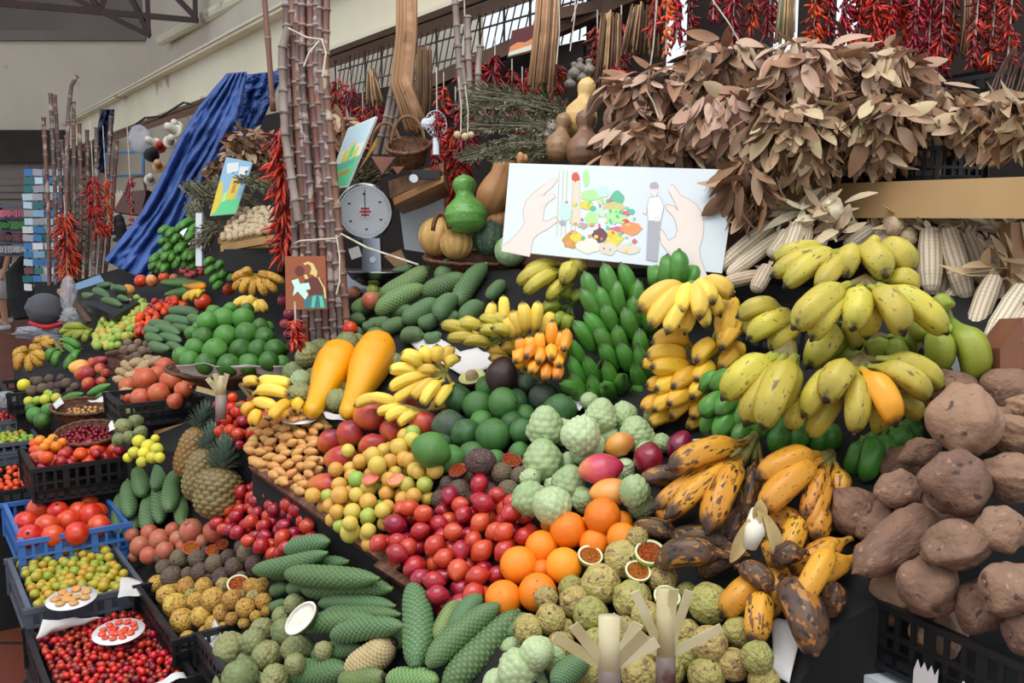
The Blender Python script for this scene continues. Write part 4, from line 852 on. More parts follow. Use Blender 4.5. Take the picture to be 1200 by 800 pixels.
# papayas
def papayas():
  for x0, y0, x1, y1, w_, lb in [(363, 487, 403, 405, 54, 'left one of the two big yellow papayas'), (405, 489, 448, 394, 55, 'right one of the two big yellow papayas, leaning')]:
    o = capsule(K['papaya'], 'papaya', x0, y0, x1, y1, w_, CEN, lb, 'papaya', roll=FW, tol=.5, maxh=.12); add_stem(o, .12, .05, z=.98)
# custard apples around the papayas
PAPLATER = 0
heap(K['custard_olive'] + K['custard_apple'], 'custard_apple', 'custard apple', 'green custard apple beside the papayas', '', CEN, [(360, 416, 30), (375, 410, 26), (344, 438, 26), (352, 446, 24), (352, 464, 30), (395, 470, 28), (408, 404, 30), (418, 402, 22), (366, 441, 20), (385, 478, 20), (461, 424, 22), (340, 455, 18), (400, 455, 22)], 'custard apples beside the papayas', nrow=3)
papayas()
# yellow bananas left of the papayas
hand('banana_hand', 'upper yellow banana hand left of the papayas', 'bananas', 'banana_pale', (283, 452, 2.85), [(343, 450, 15, -.06, 306, 450), (340, 463, 15, -.08, 300, 465), (326, 478, 14, -.1, 298, 476), (304, 446, 12, -.03, 286, 452), (336, 452, 12, -.02, 300, 447)])
hand('banana_hand', 'lower yellow banana hand left of the papayas', 'bananas', 'banana_yellow', (284, 474, 2.8), [(296, 500, 15, -.06, 312, 482), (316, 492, 15, -.1, 336, 474), (338, 490, 14, -.06, 326, 478), (283, 486, 13, -.03, 306, 474), (345, 483, 14, -.03, 350, 474)])
# bananas right of papayas
hand('banana_hand', 'pale yellow banana hand behind the red mangoes, left of the halved avocado', 'bananas', 'banana_pale', (522, 437, 2.66), [(468, 414, 17, -.04, 488, 427), (454, 433, 16, -.05, 485, 440), (454, 457, 15, -.04, 500, 441), (459, 471, 14, -.04, 505, 446), (482, 468, 14, -.07, 512, 445), (494, 476, 15, -.08, 520, 448), (494, 405, 14, 0, 500, 425), (512, 403, 16, -.01, 512, 425), (530, 404, 15, 0, 523, 428), (540, 418, 13, -.02, 524, 430), (484, 435, 13, -.02, 515, 434), (510, 477, 14, -.06, 535, 452)])
hand('banana_hand', 'small pale yellow banana hand just above the red mangoes', 'bananas', 'banana_pale', (498, 482, 2.62), [(414, 476, 14, 0, 445, 470), (430, 465, 13, 0, 462, 472), (450, 492, 14, -.03, 480, 480), (465, 498, 13, -.04, 490, 484), (440, 484, 13, -.01, 470, 478)])
tag(place(K['banana_pale'], 'single_banana', CEN, 517, 478, 16, 36, 15, maxh=.3), 'single short yellow banana between the mangoes and the avocados', 'banana')
heap(K['mango'], 'mango', 'mango', 'ripe red mango in the heap above the guavas', '', CEN, [(500, 595, 14), (476, 478, 30, 32, 80), (496, 497, 31, 34, 20), (459, 504, 28, 30, 60), (435, 486, 36, 42, 10), (437, 522, 30, 34, 20), (410, 508, 31, 34, 60), (387, 517, 28, 32, 40), (401, 538, 31, 42, 0), (383, 567, 28, 46, 0), (425, 549, 17, 20, 40), (459, 490, 24)][1:], 'ripe red mangoes above the guavas', parts=lambda o: add_stem(o, .07, .05), nrow=3)
# little tan fruit
TAN = Plane((300, 545, 2.72), (350, 475, 2.85), (390, 590, 2.42))
pack(K['banana_fruit'] * 5 + K['banana_fruit_green'], 'tan_banana_fruit', 'small tan oblong fruit in the tray left of the mangoes', 'tropical fruit', 'small tan fruit left of the mangoes', CEN, [(299, 545), (298, 520), (312, 492), (345, 482), (385, 490), (385, 505), (372, 520), (378, 548), (365, 575), (382, 592), (350, 583), (322, 565)], 10.5, 290, asp=1.9, ang=155, jit=30, layers=2.4)
o, p, r, nrm = saucer('white saucer of brown slices beside the left papaya', 352, 491, 21, 8, CEN, .05); slices(o, p, r, nrm, K['slice'], 'fruit_slice', 'brown fruit slice on the saucer beside the left papaya', 'fruit slice', 'brown slices on the saucer', 9, .018)
sheet('white paper between the papayas and the mangoes', [(378, 482), (415, 488), (412, 494), (382, 490)], CEN, .05)
# guavas
pack(K['guava'], 'guava', 'ripe yellow guava in the pile between the mangoes and tamarillos', 'guava', 'ripe guavas in the central pile', CEN, [(372, 600), (392, 572), (412, 552), (432, 532), (460, 512), (485, 515), (512, 545), (522, 558), (505, 580), (512, 592), (480, 600), (455, 625), (435, 645), (405, 625)], 21, 110, layers=2.2, vary=.2)
heap(K['guava'], 'guava', 'guava', 'yellow guava on top of the pile, under the mangoes', '', CEN, [(468, 524, 21), (483, 515, 18), (437, 533, 19), (442, 545, 21), (480, 540, 18), (510, 551, 20), (457, 540, 17), (490, 553, 16)], 'guavas on top', nrow=2, parts=lambda o: add_stem(o, .12, .04, z=.95))
for x, y, lb in [(434, 560, 'halved guava with pink flesh, left of the two'), (464, 561, 'halved guava with pink flesh, right of the two')]: half(HALF_GU, 'guava_half', lb, 'guava', CEN, x, y, 22, squash=.7)
# avocados
heap(K['avocado'], 'avocado', 'avocado', 'dark green avocado in the central pyramid', '', CEN, [(604, 472, 30), (590, 472, 34), (560, 475, 33), (537, 467, 31), (578, 510, 39), (546, 508, 33), (529, 538, 32), (505, 527, 38, 44, -20), (553, 533, 30), (609, 530, 24), (611, 505, 28), (615, 487, 24), (600, 495, 26), (565, 495, 28), (656, 480, 34, 38, 0), (580, 540, 26), (520, 520, 24), (572, 455, 28)], 'green avocados in the central pyramid', big=1.1, parts=lambda o: add_stem(o, .1, .05), nrow=5, maxh=.35)
heap(K['avocado_grey'], 'grey_avocado', 'avocado', 'dull grey green avocado among the green ones', '', CEN, [(526, 499, 36, 40, 0), (615, 450, 24), (637, 465, 33)], 'dull avocados', nrow=1, maxh=.35, parts=lambda o: add_stem(o, .1, .05))
tag(place(K['avocado_black'], 'black_avocado', CEN, 588, 440, 38, 46, 80, maxh=.45), 'large blackish avocado on top of the green pyramid', 'avocado')
o = half(HALF_A, 'avocado_half', 'halved black avocado with pale flesh and its pit', 'avocado', CEN, 553, 441, 32, UP * .9 - FW * .5 - RT * .2); q = link('pit', K['avocado_pit'][0], o); q.location = (0, 0, .02); q.scale = (.5, .5, .5)
# purple passion fruit behind the tamarillos
heap(K['passion_purple'], 'wrinkled_passion_fruit', 'passion fruit', 'wrinkled brown passion fruit behind the tamarillos', '', CEN, [(538, 576, 28), (517, 585, 23), (569, 560, 26), (546, 558, 24), (588, 554, 24), (572, 577, 25), (596, 575, 25), (525, 567, 19), (610, 558, 23), (602, 570, 20), (555, 585, 20), (584, 567, 18), (520, 575, 16)], 'passion fruit behind the tamarillos', nrow=3, parts=lambda o: add_stem(o, .12, .1))
tag(place(K['passion_purple'], 'large_passion_fruit', CEN, 563, 541, 33, 38, 0), 'large brown green passion fruit between avocados and tamarillos', 'passion fruit')
half(HALF_P, 'passion_fruit_half', 'halved red passion fruit left of the large brown one', 'passion fruit', CEN, 537, 550, 26, squash=.7); half(HALF_P, 'passion_fruit_half', 'halved passion fruit with orange pulp under the right avocados', 'passion fruit', CEN, 600, 538, 24)
# tamarillos
pack(K['tamarillo'], 'tamarillo', 'shiny red tamarillo in the big pile left of the oranges', 'tamarillo', 'tamarillos in the big central pile', CEN, [(449, 652), (466, 622), (490, 600), (520, 590), (560, 584), (596, 592), (628, 620), (630, 650), (600, 665), (582, 690), (560, 722), (525, 718), (480, 682)], 22, 230, asp=1.3, ang=50, jit=60, layers=2.4, tiltn=.6)
# custard apples central
CA = [(639, 500, 38, 46, 90), (704, 487, 34, 38, 80), (732, 485, 27), (680, 510, 42), (660, 505, 28), (722, 500, 24), (636, 540, 42, 48, 90), (690, 527, 40), (712, 512, 28), (745, 508, 38), (667, 541, 20), (666, 568, 36, 44, 80), (732, 550, 24), (745, 575, 34), (621, 585, 38), (648, 592, 42), (684, 585, 27), (775, 520, 22), (752, 592, 30), (700, 505, 24), (765, 490, 20), (650, 570, 22), (715, 560, 26), (622, 560, 22), (758, 530, 24), (690, 470, 20)]
heap(K['custard_apple'], 'custard_apple', 'custard apple', 'pale green custard apple in the central heap', '', CEN, CA, 'custard apples in the central heap', nrow=6, big=1.14, parts=lambda o: add_stem(o, .1, .06), maxh=.3)
for k, x, y, w_, h_, a, lb in [('mango_plum', 797, 523, 36, 40, 70, 'dark red mango beside the ripe plantains, rightmost of the front mangoes'), ('mango_gold', 726, 521, 32, 37, 20, 'small yellow and red mango on the custard apples'), ('mango_plum', 760, 537, 37, 40, 80, 'dark plum coloured mango on the custard apples'), ('mango_pink', 704, 549, 38, 54, 8, 'pink red mango on the custard apples'), ('mango_gold', 717, 576, 35, 54, 5, 'yellow mango just above the oranges'), ('mango', 786, 557, 26, 34, 30, 'red mango half hidden under the plantain tip')]:
    o = tag(place(K[k], 'mango', CEN, x, y, w_, h_, a, maxh=.3), lb, 'mango'); add_stem(o, .07, .05)
# oranges
heap(K['orange'], 'orange', 'orange', 'ripe orange in the heap beside the tamarillos', '', CEN, [(648, 613, 28), (690, 618, 26), (729, 630, 34), (728, 612, 26), (697, 637, 34), (666, 621, 41), (706, 605, 41), (635, 641, 37), (661, 663, 41), (635, 668, 24), (608, 662, 42), (630, 694, 43), (590, 702, 42), (740, 640, 22)], 'ripe oranges', nrow=4, parts=lambda o: add_stem(o, .06, .03, z=.98))
# yellow passion fruit, front
YF = [(747, 630, 24), (670, 690, 30), (730, 655, 40), (705, 684, 45), (776, 678, 34), (741, 702, 43), (674, 705, 35), (645, 725, 33), (692, 720, 38), (757, 722, 34), (831, 707, 45), (805, 695, 24), (805, 740, 28), (831, 755, 41), (865, 740, 34), (859, 778, 36), (619, 737, 33), (630, 752, 32), (657, 758, 33), (660, 740, 30), (732, 738, 30), (757, 764, 34), (750, 790, 42), (827, 792, 40), (807, 767, 36), (887, 770, 36), (895, 797, 34), (651, 779, 22), (784, 700, 26), (718, 655, 22), (700, 755, 36), (720, 780, 36), (690, 785, 34), (785, 785, 34), (782, 750, 32), (640, 700, 26), (872, 715, 22), (780, 722, 26), (715, 735, 26), (675, 800, 30)]
heap(K['passion_yellow'], 'wrinkled_yellow_passion_fruit', 'passion fruit', 'wrinkled yellow green passion fruit at the front', '', CEN, YF, 'wrinkled yellow passion fruit at the front', nrow=7, big=1.08, parts=lambda o: add_stem(o, .1, .08), maxh=.3)
half(HALF_Y, 'passion_fruit_half', 'torn yellow passion fruit half lying on the oranges', 'passion fruit', CEN, 692, 650, 30); half(HALF_G, 'passion_fruit_half', 'neatly halved green rimmed passion fruit by the plantains', 'passion fruit', CEN, 762, 646, 39, squash=.9)
half(HALF_Y, 'passion_fruit_half', 'torn passion fruit half in front of the green rimmed half', 'passion fruit', CEN, 748, 668, 31); half(HALF_Y, 'passion_fruit_half', 'dark orange passion fruit half behind the cane flower', 'passion fruit', CEN, 782, 698, 32)
sheet('grey white paper behind the pale yellow banana hand', [(478, 400), (512, 394), (540, 412), (500, 418)], CEN, .01); sheet('grey paper behind the black avocado', [(505, 418), (560, 408), (590, 425), (540, 440)], CEN, .01)
# long scaly fruit in the lower step
MO = [(335, 645, 385, 634, 23), (297, 668, 382, 648, 22), (315, 673, 407, 658, 23), (335, 672, 442, 678, 26), (318, 694, 337, 687, 16), (338, 690, 358, 688, 16), (316, 712, 334, 705, 14), (355, 692, 458, 690, 26), (374, 707, 462, 710, 20), (380, 717, 468, 720, 20), (350, 733, 442, 727, 24), (388, 745, 472, 733, 26), (366, 768, 422, 758, 24), (333, 786, 405, 784, 34), (440, 752, 480, 745, 22)]
MW = ['topmost, just under the red tamarillos', 'second from the top, short left of the tray edge', 'third from the top, by the tray edge', 'fourth from the top, long and thick', 'short one left of the long stack', 'short one just right of the short left one', 'very short one above the white cut flesh', 'fifth of the long stack, thick', 'thin one below the fifth of the stack', 'second thin one below the fifth', 'touching the cut white custard apple', 'low in the stack, behind the tan fruit', 'near the bottom edge, small', 'thick one at the bottom edge of the picture', 'short one behind the tan fruit']
for i, q in enumerate(MO):
    o = capsule(K['monstera'], 'ceriman', *q, LOW, 'long scaly green fruit lying sideways, ' + MW[i], 'ceriman fruit', tol=.7); add_stem(o, .25, .06, STEMG)
for x0, y0, x1, y1, w_, k, lb in [(487, 782, 483, 684, 39, 'monstera', 'thick upright scaly green fruit at the corner of the tray'), (512, 752, 536, 704, 26, 'monstera_olive', 'olive scaly fruit with cracked yellow lines beside the upright one'), (530, 745, 563, 697, 27, 'monstera', 'scaly green fruit slanting just behind the two long ones'), (500, 780, 584, 708, 33, 'monstera', 'long slanting scaly green fruit, left of the front pair'), (520, 806, 608, 716, 38, 'monstera', 'long slanting scaly green fruit, right of the front pair'), (648, 806, 688, 770, 32, 'monstera', 'dark green scaly fruit behind the left cane flower'), (455, 796, 512, 797, 32, 'monstera_pale', 'pale green scaly fruit lying at the bottom edge'), (596, 745, 614, 718, 16, 'monstera', 'small dark scaly fruit below the lowest orange'), (540, 720, 560, 712, 18, 'monstera_olive', 'small scaly fruit tucked under the tamarillos')]:
    o = capsule(K[k], 'ceriman', x0, y0, x1, y1, w_, CEN if x0 > 478 else LOW, lb, 'ceriman fruit', tol=.6); add_stem(o, .22, .05, STEMG)
o = capsule(K['monstera_tan'], 'peeled_ceriman', 408, 790, 462, 752, 38, LOW, 'tan half peeled scaly fruit at the bottom centre', 'ceriman fruit', tol=.5); add_stem(o, .3, .12)
o = capsule(K['monstera_olive'], 'peeled_ceriman', 400, 798, 450, 792, 30, LOW, 'olive scaly fruit with open hexagon cells at the bottom centre', 'ceriman fruit', tol=.5); add_stem(o, .3, .12)
heap(K['custard_apple'][:2], 'custard_apple', 'custard apple', 'bright green custard apple at the bottom edge', '', CEN, [(606, 785, 46), (630, 765, 38), (582, 800, 34), (625, 800, 34), (648, 770, 26), (600, 760, 26)], 'bright green custard apples', nrow=1)
# custard apples bottom left crate
f = hcrate('black crate of custard apples at the bottom centre left', (330, 716), .50, .24, .5, H=.10)
sheet('white paper lining at the left of the custard apple crate', [(233, 745), (256, 728), (262, 770), (250, 808)], LOW, .03, wav=.01)
heap(K['custard_olive'], 'custard_apple', 'custard apple', 'olive green custard apple in the bottom crate', '', LOW, [(307, 738, 27), (297, 752, 30), (333, 740, 30), (270, 762, 40), (313, 768, 34), (350, 760, 30, 40, 0), (345, 707, 24), (281, 794, 40), (322, 794, 32), (380, 762, 22), (290, 776, 26), (330, 722, 22), (262, 800, 24), (345, 778, 24), (300, 800, 28)], 'olive custard apples', nrow=4, parts=lambda o: add_stem(o, .12, .08))
o = half(HALF_W, 'cut_custard_apple', 'cut custard apple showing white flesh', 'custard apple', LOW, 352, 724, 46, UP * .5 - FW * .8 - RT * .25, squash=.62)
# upper ceriman heap
MU = [(572, 350, 590, 330, 18), (440, 331, 462, 326, 16), (460, 320, 482, 312, 14), (515, 328, 527, 306, 22), (535, 358, 569, 310, 25), (518, 380, 540, 370, 20), (540, 377, 565, 356, 24), (408, 392, 425, 390, 14), (412, 376, 427, 374, 16), (432, 380, 456, 375, 18), (447, 388, 476, 376, 19), (455, 363, 483, 364, 18), (470, 396, 496, 392, 20), (497, 396, 517, 392, 16), (490, 381, 513, 371, 20), (512, 372, 534, 347, 24), (472, 377, 513, 352, 24), (413, 365, 446, 345, 22), (440, 366, 498, 336, 24), (445, 349, 502, 314, 27), (495, 344, 546, 324, 25), (430, 394, 450, 390, 14), (425, 384, 440, 378, 14)]
UW = ['rightmost, half hidden by the bananas', 'small, far left at the back', 'small, at the back under the tied string', 'short upright one at the top centre', 'long steep one, topmost at the right', 'small one under the steep one', 'short one below the steep one at the right', 'leftmost small one at the bottom', 'left small one above the bottom one', 'second from the left in the lower row', 'third from the left in the lower row', 'short one in the middle left', 'bottom one above the yellow bananas', 'small bottom one near the yellow bananas', 'short one in the lower middle', 'plump short one right of the middle', 'slanting one in the middle', 'pale slanting one at the left', 'long pale one second from the top', 'topmost long pale one with yellow tips', 'long one at the top right of the middle', 'tiny one at the bottom left', 'tiny one beside the lower left row']
for i, q in enumerate(MU):
    o = capsule(K['monstera_pale'] if i in (17, 18, 19, 4) and i != 4 else K['monstera'], 'ceriman', *q, CEN, 'scaly green fruit below the scale, ' + UW[i], 'ceriman fruit', tol=.6, maxh=.3); add_stem(o, .28, .08, STEMG)
for i, (x, y, w_, k) in enumerate([(434, 352, 22, 'pomegranate'), (415, 343, 16, 'pomegranate'), (437, 340, 16, 'guava_green'), (410, 385, 18, 'persimmon')]): tag(place(K[k], 'round_fruit', CEN, x, y, w_, maxh=.3), ['pink red pomegranate right of the cane column', 'small red pomegranate touching the cane column', 'green guava beside the pink pomegranate', 'orange fruit at the foot of the cane column'][i], 'fruit')
for i, (x, y, w_) in enumerate([(333, 352, 16), (340, 368, 16), (334, 380, 13), (345, 385, 12), (338, 392, 12), (350, 375, 12)]): tag(place(K['onion_red'], 'red_onion', FAR, x, y, w_, maxh=.5), ['topmost dark red onion left of the small brown picture', 'second dark red onion under the brown picture', 'small red onion beside the green bowl', 'small dark onion at the foot of the canes', 'lowest small dark onion by the canes', 'dark onion nearest the brown picture corner'][i], 'onion')
# banana masses at the back of the centre
def tipset(pts, w_, dx, dy, dD=-.10): return [(x, y, w_, dD, x + dx + RN.uniform(-2, 2), y + dy + RN.uniform(-2, 2)) for x, y in pts]
hand('banana_hand', 'pale green yellow banana hand left of the picture board corner', 'bananas', 'banana_lime', (672, 312, 2.72), [(604, 334, 17, -.05, 648, 318), (613, 345, 18, -.06, 655, 322), (660, 334, 20, -.09, 668, 312), (684, 320, 20, -.06, 668, 306), (612, 322, 16, 0, 655, 308), (640, 352, 15, -.05, 670, 330), (645, 356, 14, 0, 674, 338)], tol=1)
hand('banana_hand', 'upright yellow banana hand left of the orange yellow one', 'bananas', 'banana_pale', (620, 398, 2.62), [(612, 352, 16, -.05, 615, 392), (631, 351, 15, -.05, 626, 392), (600, 362, 15, -.04, 606, 398), (590, 370, 14, -.03, 600, 400), (648, 364, 14, 0, 640, 400), (578, 352, 14, 0, 570, 388), (590, 345, 13, 0, 584, 384)], cmesh='crown_green', out=-FW + UP * .3)
hand('banana_hand', 'yellow banana hand tucked behind the orange yellow bananas', 'bananas', 'banana_lime', (590, 392, 2.62), [(533, 380, 15, -.04, 562, 388), (515, 380, 15, -.04, 548, 395), (560, 386, 15, -.05, 585, 398), (560, 372, 14, -.02, 588, 384), (572, 370, 14, -.02, 600, 384), (522, 396, 14, -.05, 560, 404), (540, 400, 14, -.05, 575, 408), (575, 384, 14, -.06, 600, 396)], cmesh='crown_green')
hand('banana_hand', 'orange yellow small banana hand above the grey avocado', 'bananas', 'banana_orange', (636, 446, 2.55), tipset([(603, 407), (614, 404), (632, 400), (648, 402), (657, 386), (647, 374), (633, 387), (620, 392), (660, 398), (608, 394)], 14, 2, 26, -.03) + tipset([(615, 420), (631, 426), (647, 422), (660, 412), (622, 438), (639, 446), (652, 446), (603, 425), (655, 430)], 14, 3, -20, -.09), out=-FW + UP * .2)
hand('banana_hand', 'yellow banana hand filling the gap between the scaly fruit and the orange yellow bananas', 'bananas', 'banana_pale', (600, 412, 2.68), [(540, 372, 14, -.02, 566, 392), (532, 388, 14, -.03, 566, 402), (548, 398, 15, -.05, 580, 410), (570, 408, 14, -.05, 596, 418), (585, 404, 15, -.06, 604, 418), (596, 392, 15, -.04, 612, 412), (572, 420, 13, -.04, 600, 424), (604, 380, 15, -.03, 616, 402)], cmesh='crown_green')
hand('banana_hand', 'deep yellow green banana hand between the picture board and the big green stem', 'bananas', 'banana_dull', (668, 356, 2.72), [(640, 338, 16, -.02, 664, 340), (632, 366, 16, -.03, 660, 362), (646, 384, 16, -.04, 666, 372), (662, 392, 16, -.04, 674, 376), (650, 346, 15, 0, 676, 350), (668, 340, 16, -.01, 680, 356)], cmesh='crown_green')
# the big green stem
GT = [(707, 307), (727, 307), (684, 317), (721, 326), (747, 326), (700, 334), (680, 337), (742, 345), (707, 355), (731, 359), (685, 365), (672, 375), (722, 380), (749, 384), (697, 382), (667, 415), (685, 416), (704, 402), (725, 401), (747, 402), (709, 422), (669, 435), (692, 437), (742, 425), (760, 350), (665, 395)]
TT = []
for x, y in GT:
    f_ = (x - 715) / 60; TT.append((x, y, 19, -.06 - (y - 300) * .0006, x + 16 - f_ * 6 + RN.uniform(-3, 3), y + 44, 'banana_green'))
TT += [(655, 450, 18, -.16, 693, 468), (709, 452, 20, -.2, 722, 478), (731, 439, 19, -.17, 736, 466), (742, 457, 19, -.14, 752, 478), (676, 462, 16, -.1, 705, 472), (690, 452, 17, -.14, 712, 472)]
hand('banana_bunch', 'large green banana stem in the centre, under the picture board', 'bananas', 'banana_green', (725, 400, 2.62), TT, cmesh='crown_green', out=-FW + UP * .5 - RT * .3)
hand('banana_hand', 'pair of upright green bananas at the lower edge of the picture board', 'bananas', 'banana_green', (785, 345, 2.55), [(782, 297, 20, -.02, 775, 342), (796, 291, 22, -.04, 790, 342), (818, 309, 20, 0, 806, 345), (767, 312, 22, .04, 762, 345)], cmesh='crown_green', out=-FW)
# the yellow stem right of it
YA = [(747, 365, 26, -.06), (760, 385, 23, -.09), (781, 392, 22, -.11), (796, 368, 21, -.10), (820, 375, 22, -.12), (836, 356, 24, -.10), (861, 347, 24, -.05), (829, 386, 18, -.08), (845, 372, 19, -.07), (802, 393, 18, -.05)]
hand('banana_hand', 'golden banana hand with a cut stub, below the two upright green bananas', 'bananas', 'banana_pale', (811, 333, 2.32), YA, cw=1, cmesh='crown_green')
YB = [(762, 402, 24, -.05, 805, 400), (755, 417, 22, -.08, 802, 425), (762, 430, 24, -.1, 808, 442), (750, 426, 18, -.03, 785, 436), (767, 457, 22, -.1, 806, 450), (787, 455, 22, -.12, 815, 447), (756, 452, 18, -.06, 790, 458), (750, 480, 20, -.07, 785, 474), (765, 482, 20, -.1, 798, 470), (782, 474, 22, -.13, 810, 468), (810, 467, 21, -.13, 830, 452), (815, 446, 21, -.13, 838, 432), (815, 425, 23, -.12, 842, 410), (844, 410, 23, -.12, 866, 390), (844, 432, 20, -.1, 868, 420), (785, 490, 20, -.1, 812, 482), (759, 497, 18, -.07, 792, 492), (811, 491, 19, -.11, 828, 478), (804, 502, 18, -.09, 828, 494), (848, 402, 26, -.1, 858, 352), (865, 425, 20, -.05, 870, 400)]
hand('banana_bunch', 'golden banana stem with rows of black tipped bananas, right of the green stem', 'bananas', 'banana_yellow', (826, 430, 2.38), YB, cmesh='crown_green')
# green plantains beside it
hand('banana_hand', 'short green banana hand between the golden stem and the big yellow bananas', 'bananas', 'banana_green', (880, 470, 2.22), [(831, 455, 23, -.04, 862, 440), (818, 456, 21, 0, 845, 445), (821, 487, 24, -.08, 848, 466), (840, 486, 24, -.1, 858, 464), (822, 508, 20, -.04, 836, 490), (837, 514, 24, -.1, 858, 494), (862, 520, 24, -.12, 872, 500), (862, 502, 22, -.1, 868, 478), (848, 505, 20, -.05, 862, 488)], cmesh='crown_green')
hand('banana_hand', 'dark green banana hand in the shade under the big yellow bananas', 'bananas', 'banana_green', (930, 480, 2.15), [(885, 515, 26, -.03, 905, 480), (905, 532, 26, -.06, 925, 492), (930, 532, 26, -.06, 942, 495), (955, 535, 26, -.04, 960, 495), (900, 505, 24, 0, 915, 480), (975, 530, 24, -.04, 975, 495)], cmesh='crown_green')
hand('banana_hand', 'bright green banana hand left of the sweet potatoes', 'bananas', 'banana_green', (1040, 498, 2.08), [(1012, 566, 27, -.08, 1016, 512), (1037, 548, 26, -.06, 1034, 508), (1062, 530, 26, -.05, 1045, 503), (1080, 512, 24, -.02, 1052, 496), (996, 560, 24, -.02, 1005, 515), (1030, 565, 20, 0, 1032, 525), (1074, 525, 20, 0, 1052, 505)], cmesh='crown_green')
# ripe plantains
hand('plantain_hand', 'spotted plantain hand with black stalk, pointing left over the red mango', 'plantains', 'plantain', (884, 512, 2.10), [(780, 550, 30, -.12, 872, 520), (746, 563, 25, -.02, 830, 560, 'plantain_dark'), (761, 598, 24, -.12, 866, 540), (779, 608, 28, -.15, 870, 545), (828, 627, 34, -.19, 868, 545), (868, 614, 24, -.12, 886, 545, 'plantain_dark'), (905, 600, 26, -.08, 893, 545)])
hand('plantain_hand', 'golden plantain hand with spotted lower fruit, left of the sweet potatoes', 'plantains', 'plantain_gold', (973, 532, 2.0), [(884, 562, 30, -.06, 958, 532), (890, 602, 34, -.12, 960, 540), (941, 612, 24, -.12, 964, 548, 'plantain'), (950, 632, 24, -.13, 970, 550, 'plantain'), (978, 600, 24, -.06, 980, 545, 'plantain'), (966, 628, 24, -.08, 984, 560, 'plantain')])
for x0, y0, x1, y1, w_, k, lb in [(792, 628, 742, 620, 25, 'plantain_dark', 'dark spotted plantain, leftmost of the loose row'), (852, 640, 788, 628, 26, 'plantain_dark', 'dark plantain behind the halved passion fruit'), (842, 655, 770, 660, 34, 'plantain_dark', 'black spotted plantain beside the halved passion fruit'), (868, 654, 820, 674, 26, 'plantain_dark', 'black tipped plantain below the dark row'), (806, 596, 770, 613, 24, 'plantain', 'short plantain in front of the long pointed ones'), (888, 684, 846, 722, 30, 'plantain_gold', 'clean golden plantain beside the passion fruit'), (890, 700, 884, 756, 30, 'plantain', 'spotted plantain hanging over the front edge'), (915, 668, 898, 724, 30, 'plantain', 'upright spotted plantain over the front edge'), (922, 692, 955, 766, 42, 'plantain_dark', 'large blackened plantain at the front edge'), (905, 612, 950, 642, 31, 'plantain', 'spotted plantain right of the peeled banana'), (985, 638, 924, 672, 26, 'plantain', 'half black plantain above the lowest right one'), (992, 660, 944, 692, 28, 'plantain_gold', 'golden freckled plantain beside the potato crate'), (955, 598, 958, 636, 26, 'plantain', 'spotted plantain just under the golden hand'), (975, 690, 972, 722, 26, 'plantain_dark', 'reddish black plantain at the crate corner'), (900, 640, 912, 668, 24, 'plantain', 'short plantain under the peeled banana'), (870, 668, 905, 690, 26, 'plantain_dark', 'dark plantain between the clean golden one and the peeled banana'), (935, 610, 920, 656, 26, 'plantain', 'spotted plantain behind the half black one'), (940, 650, 905, 662, 26, 'plantain_dark', 'dark plantain lying across under the peeled banana'), (870, 600, 850, 640, 24, 'plantain_dark', 'dark plantain tucked left of the peeled banana'), (970, 650, 935, 712, 26, 'plantain_gold', 'yellow plantain end above the largest blackened one')]:
    ex, ey = (x0 - x1) * .22, (y0 - y1) * .22; capsule(K[k], 'plantain', x0 + ex, y0 + ey, x1 - ex * .2, y1 - ey * .2, w_ * 1.04, CEN, lb, 'plantain', tol=.6, maxh=.35, roll=UP - FW)
# half peeled banana
p = P(884, 625, 1.83); M('peel_cream', '#dcc890', '#c8b070', ns=8, rough=.6); root = empty('peeled_banana', p, 'half peeled banana with hanging peel on the plantains', 'banana')
b = MB(); b.tube([P(888, 600, 1.84) - p, P(884, 622, 1.80) - p, P(878, 640, 1.81) - p], [.015, .021, .015], 12); b.build('flesh', m['white_flesh'], root, smooth=True)
b = MB()
for pts in ([(895, 600), (905, 620), (920, 645), (923, 668)], [(878, 608), (862, 630), (858, 642), (868, 660)], [(888, 598), (905, 606), (900, 640)], [(890, 585), (893, 600), (886, 612)]):
    q = [P(x, y, 1.80) - p for x, y in pts]
    d_ = q[-1] - q[0]; b.leaf(q[0], d_ + (q[1] - q[0]), -FW + UP * .3, d_.length * 1.1, .028, curl=.35, cup=.7, n=8)
b.build('peel', m['peel_cream'], root, smooth=True)
# split cane flowers used as price holders
def caneflower(label, x, y, h_, D, blades, w_=22):
    p = P(x, y + h_, D); root = empty('split_cane_holder', p, label, 'cane holder'); r = w_ * D / F / 2
    b = MB(); b.tube([Vector((0, 0, 0)), P(x, y, D) - p], r, 12); b.build('cane', m['cane_pith'], root, smooth=True)
    for (bx, by) in blades:
        b = MB(); A = P(x + (bx - x) * .08, y + h_ * .85, D) - p; B = P(bx, by, D - .02) - p; b.bar(A, B, w_ * .5 * D / F, .003, up=-FW); b.build('strip', m['cane_pith'], root)
    b = MB(); b.tube([P(x, y + h_ * .86, D) - p, P(x, y + h_ + 25, D) - p], r * 1.06, 12); b.build('bark', m['cane_grey'], root, smooth=True); return root
caneflower('left one of the two split cane holders at the front', 714, 722, 70, 1.62, [(650, 745), (672, 732), (755, 742), (770, 752), (748, 730)], 26)
caneflower('right one of the two split cane holders at the front', 780, 690, 90, 1.66, [(744, 693), (716, 722), (808, 692), (846, 735), (790, 690)], 22)
caneflower('split cane holder standing behind the pineapples', 259, 440, 26, 2.95, [(230, 455), (243, 443), (252, 438), (266, 438), (247, 447)], 12)
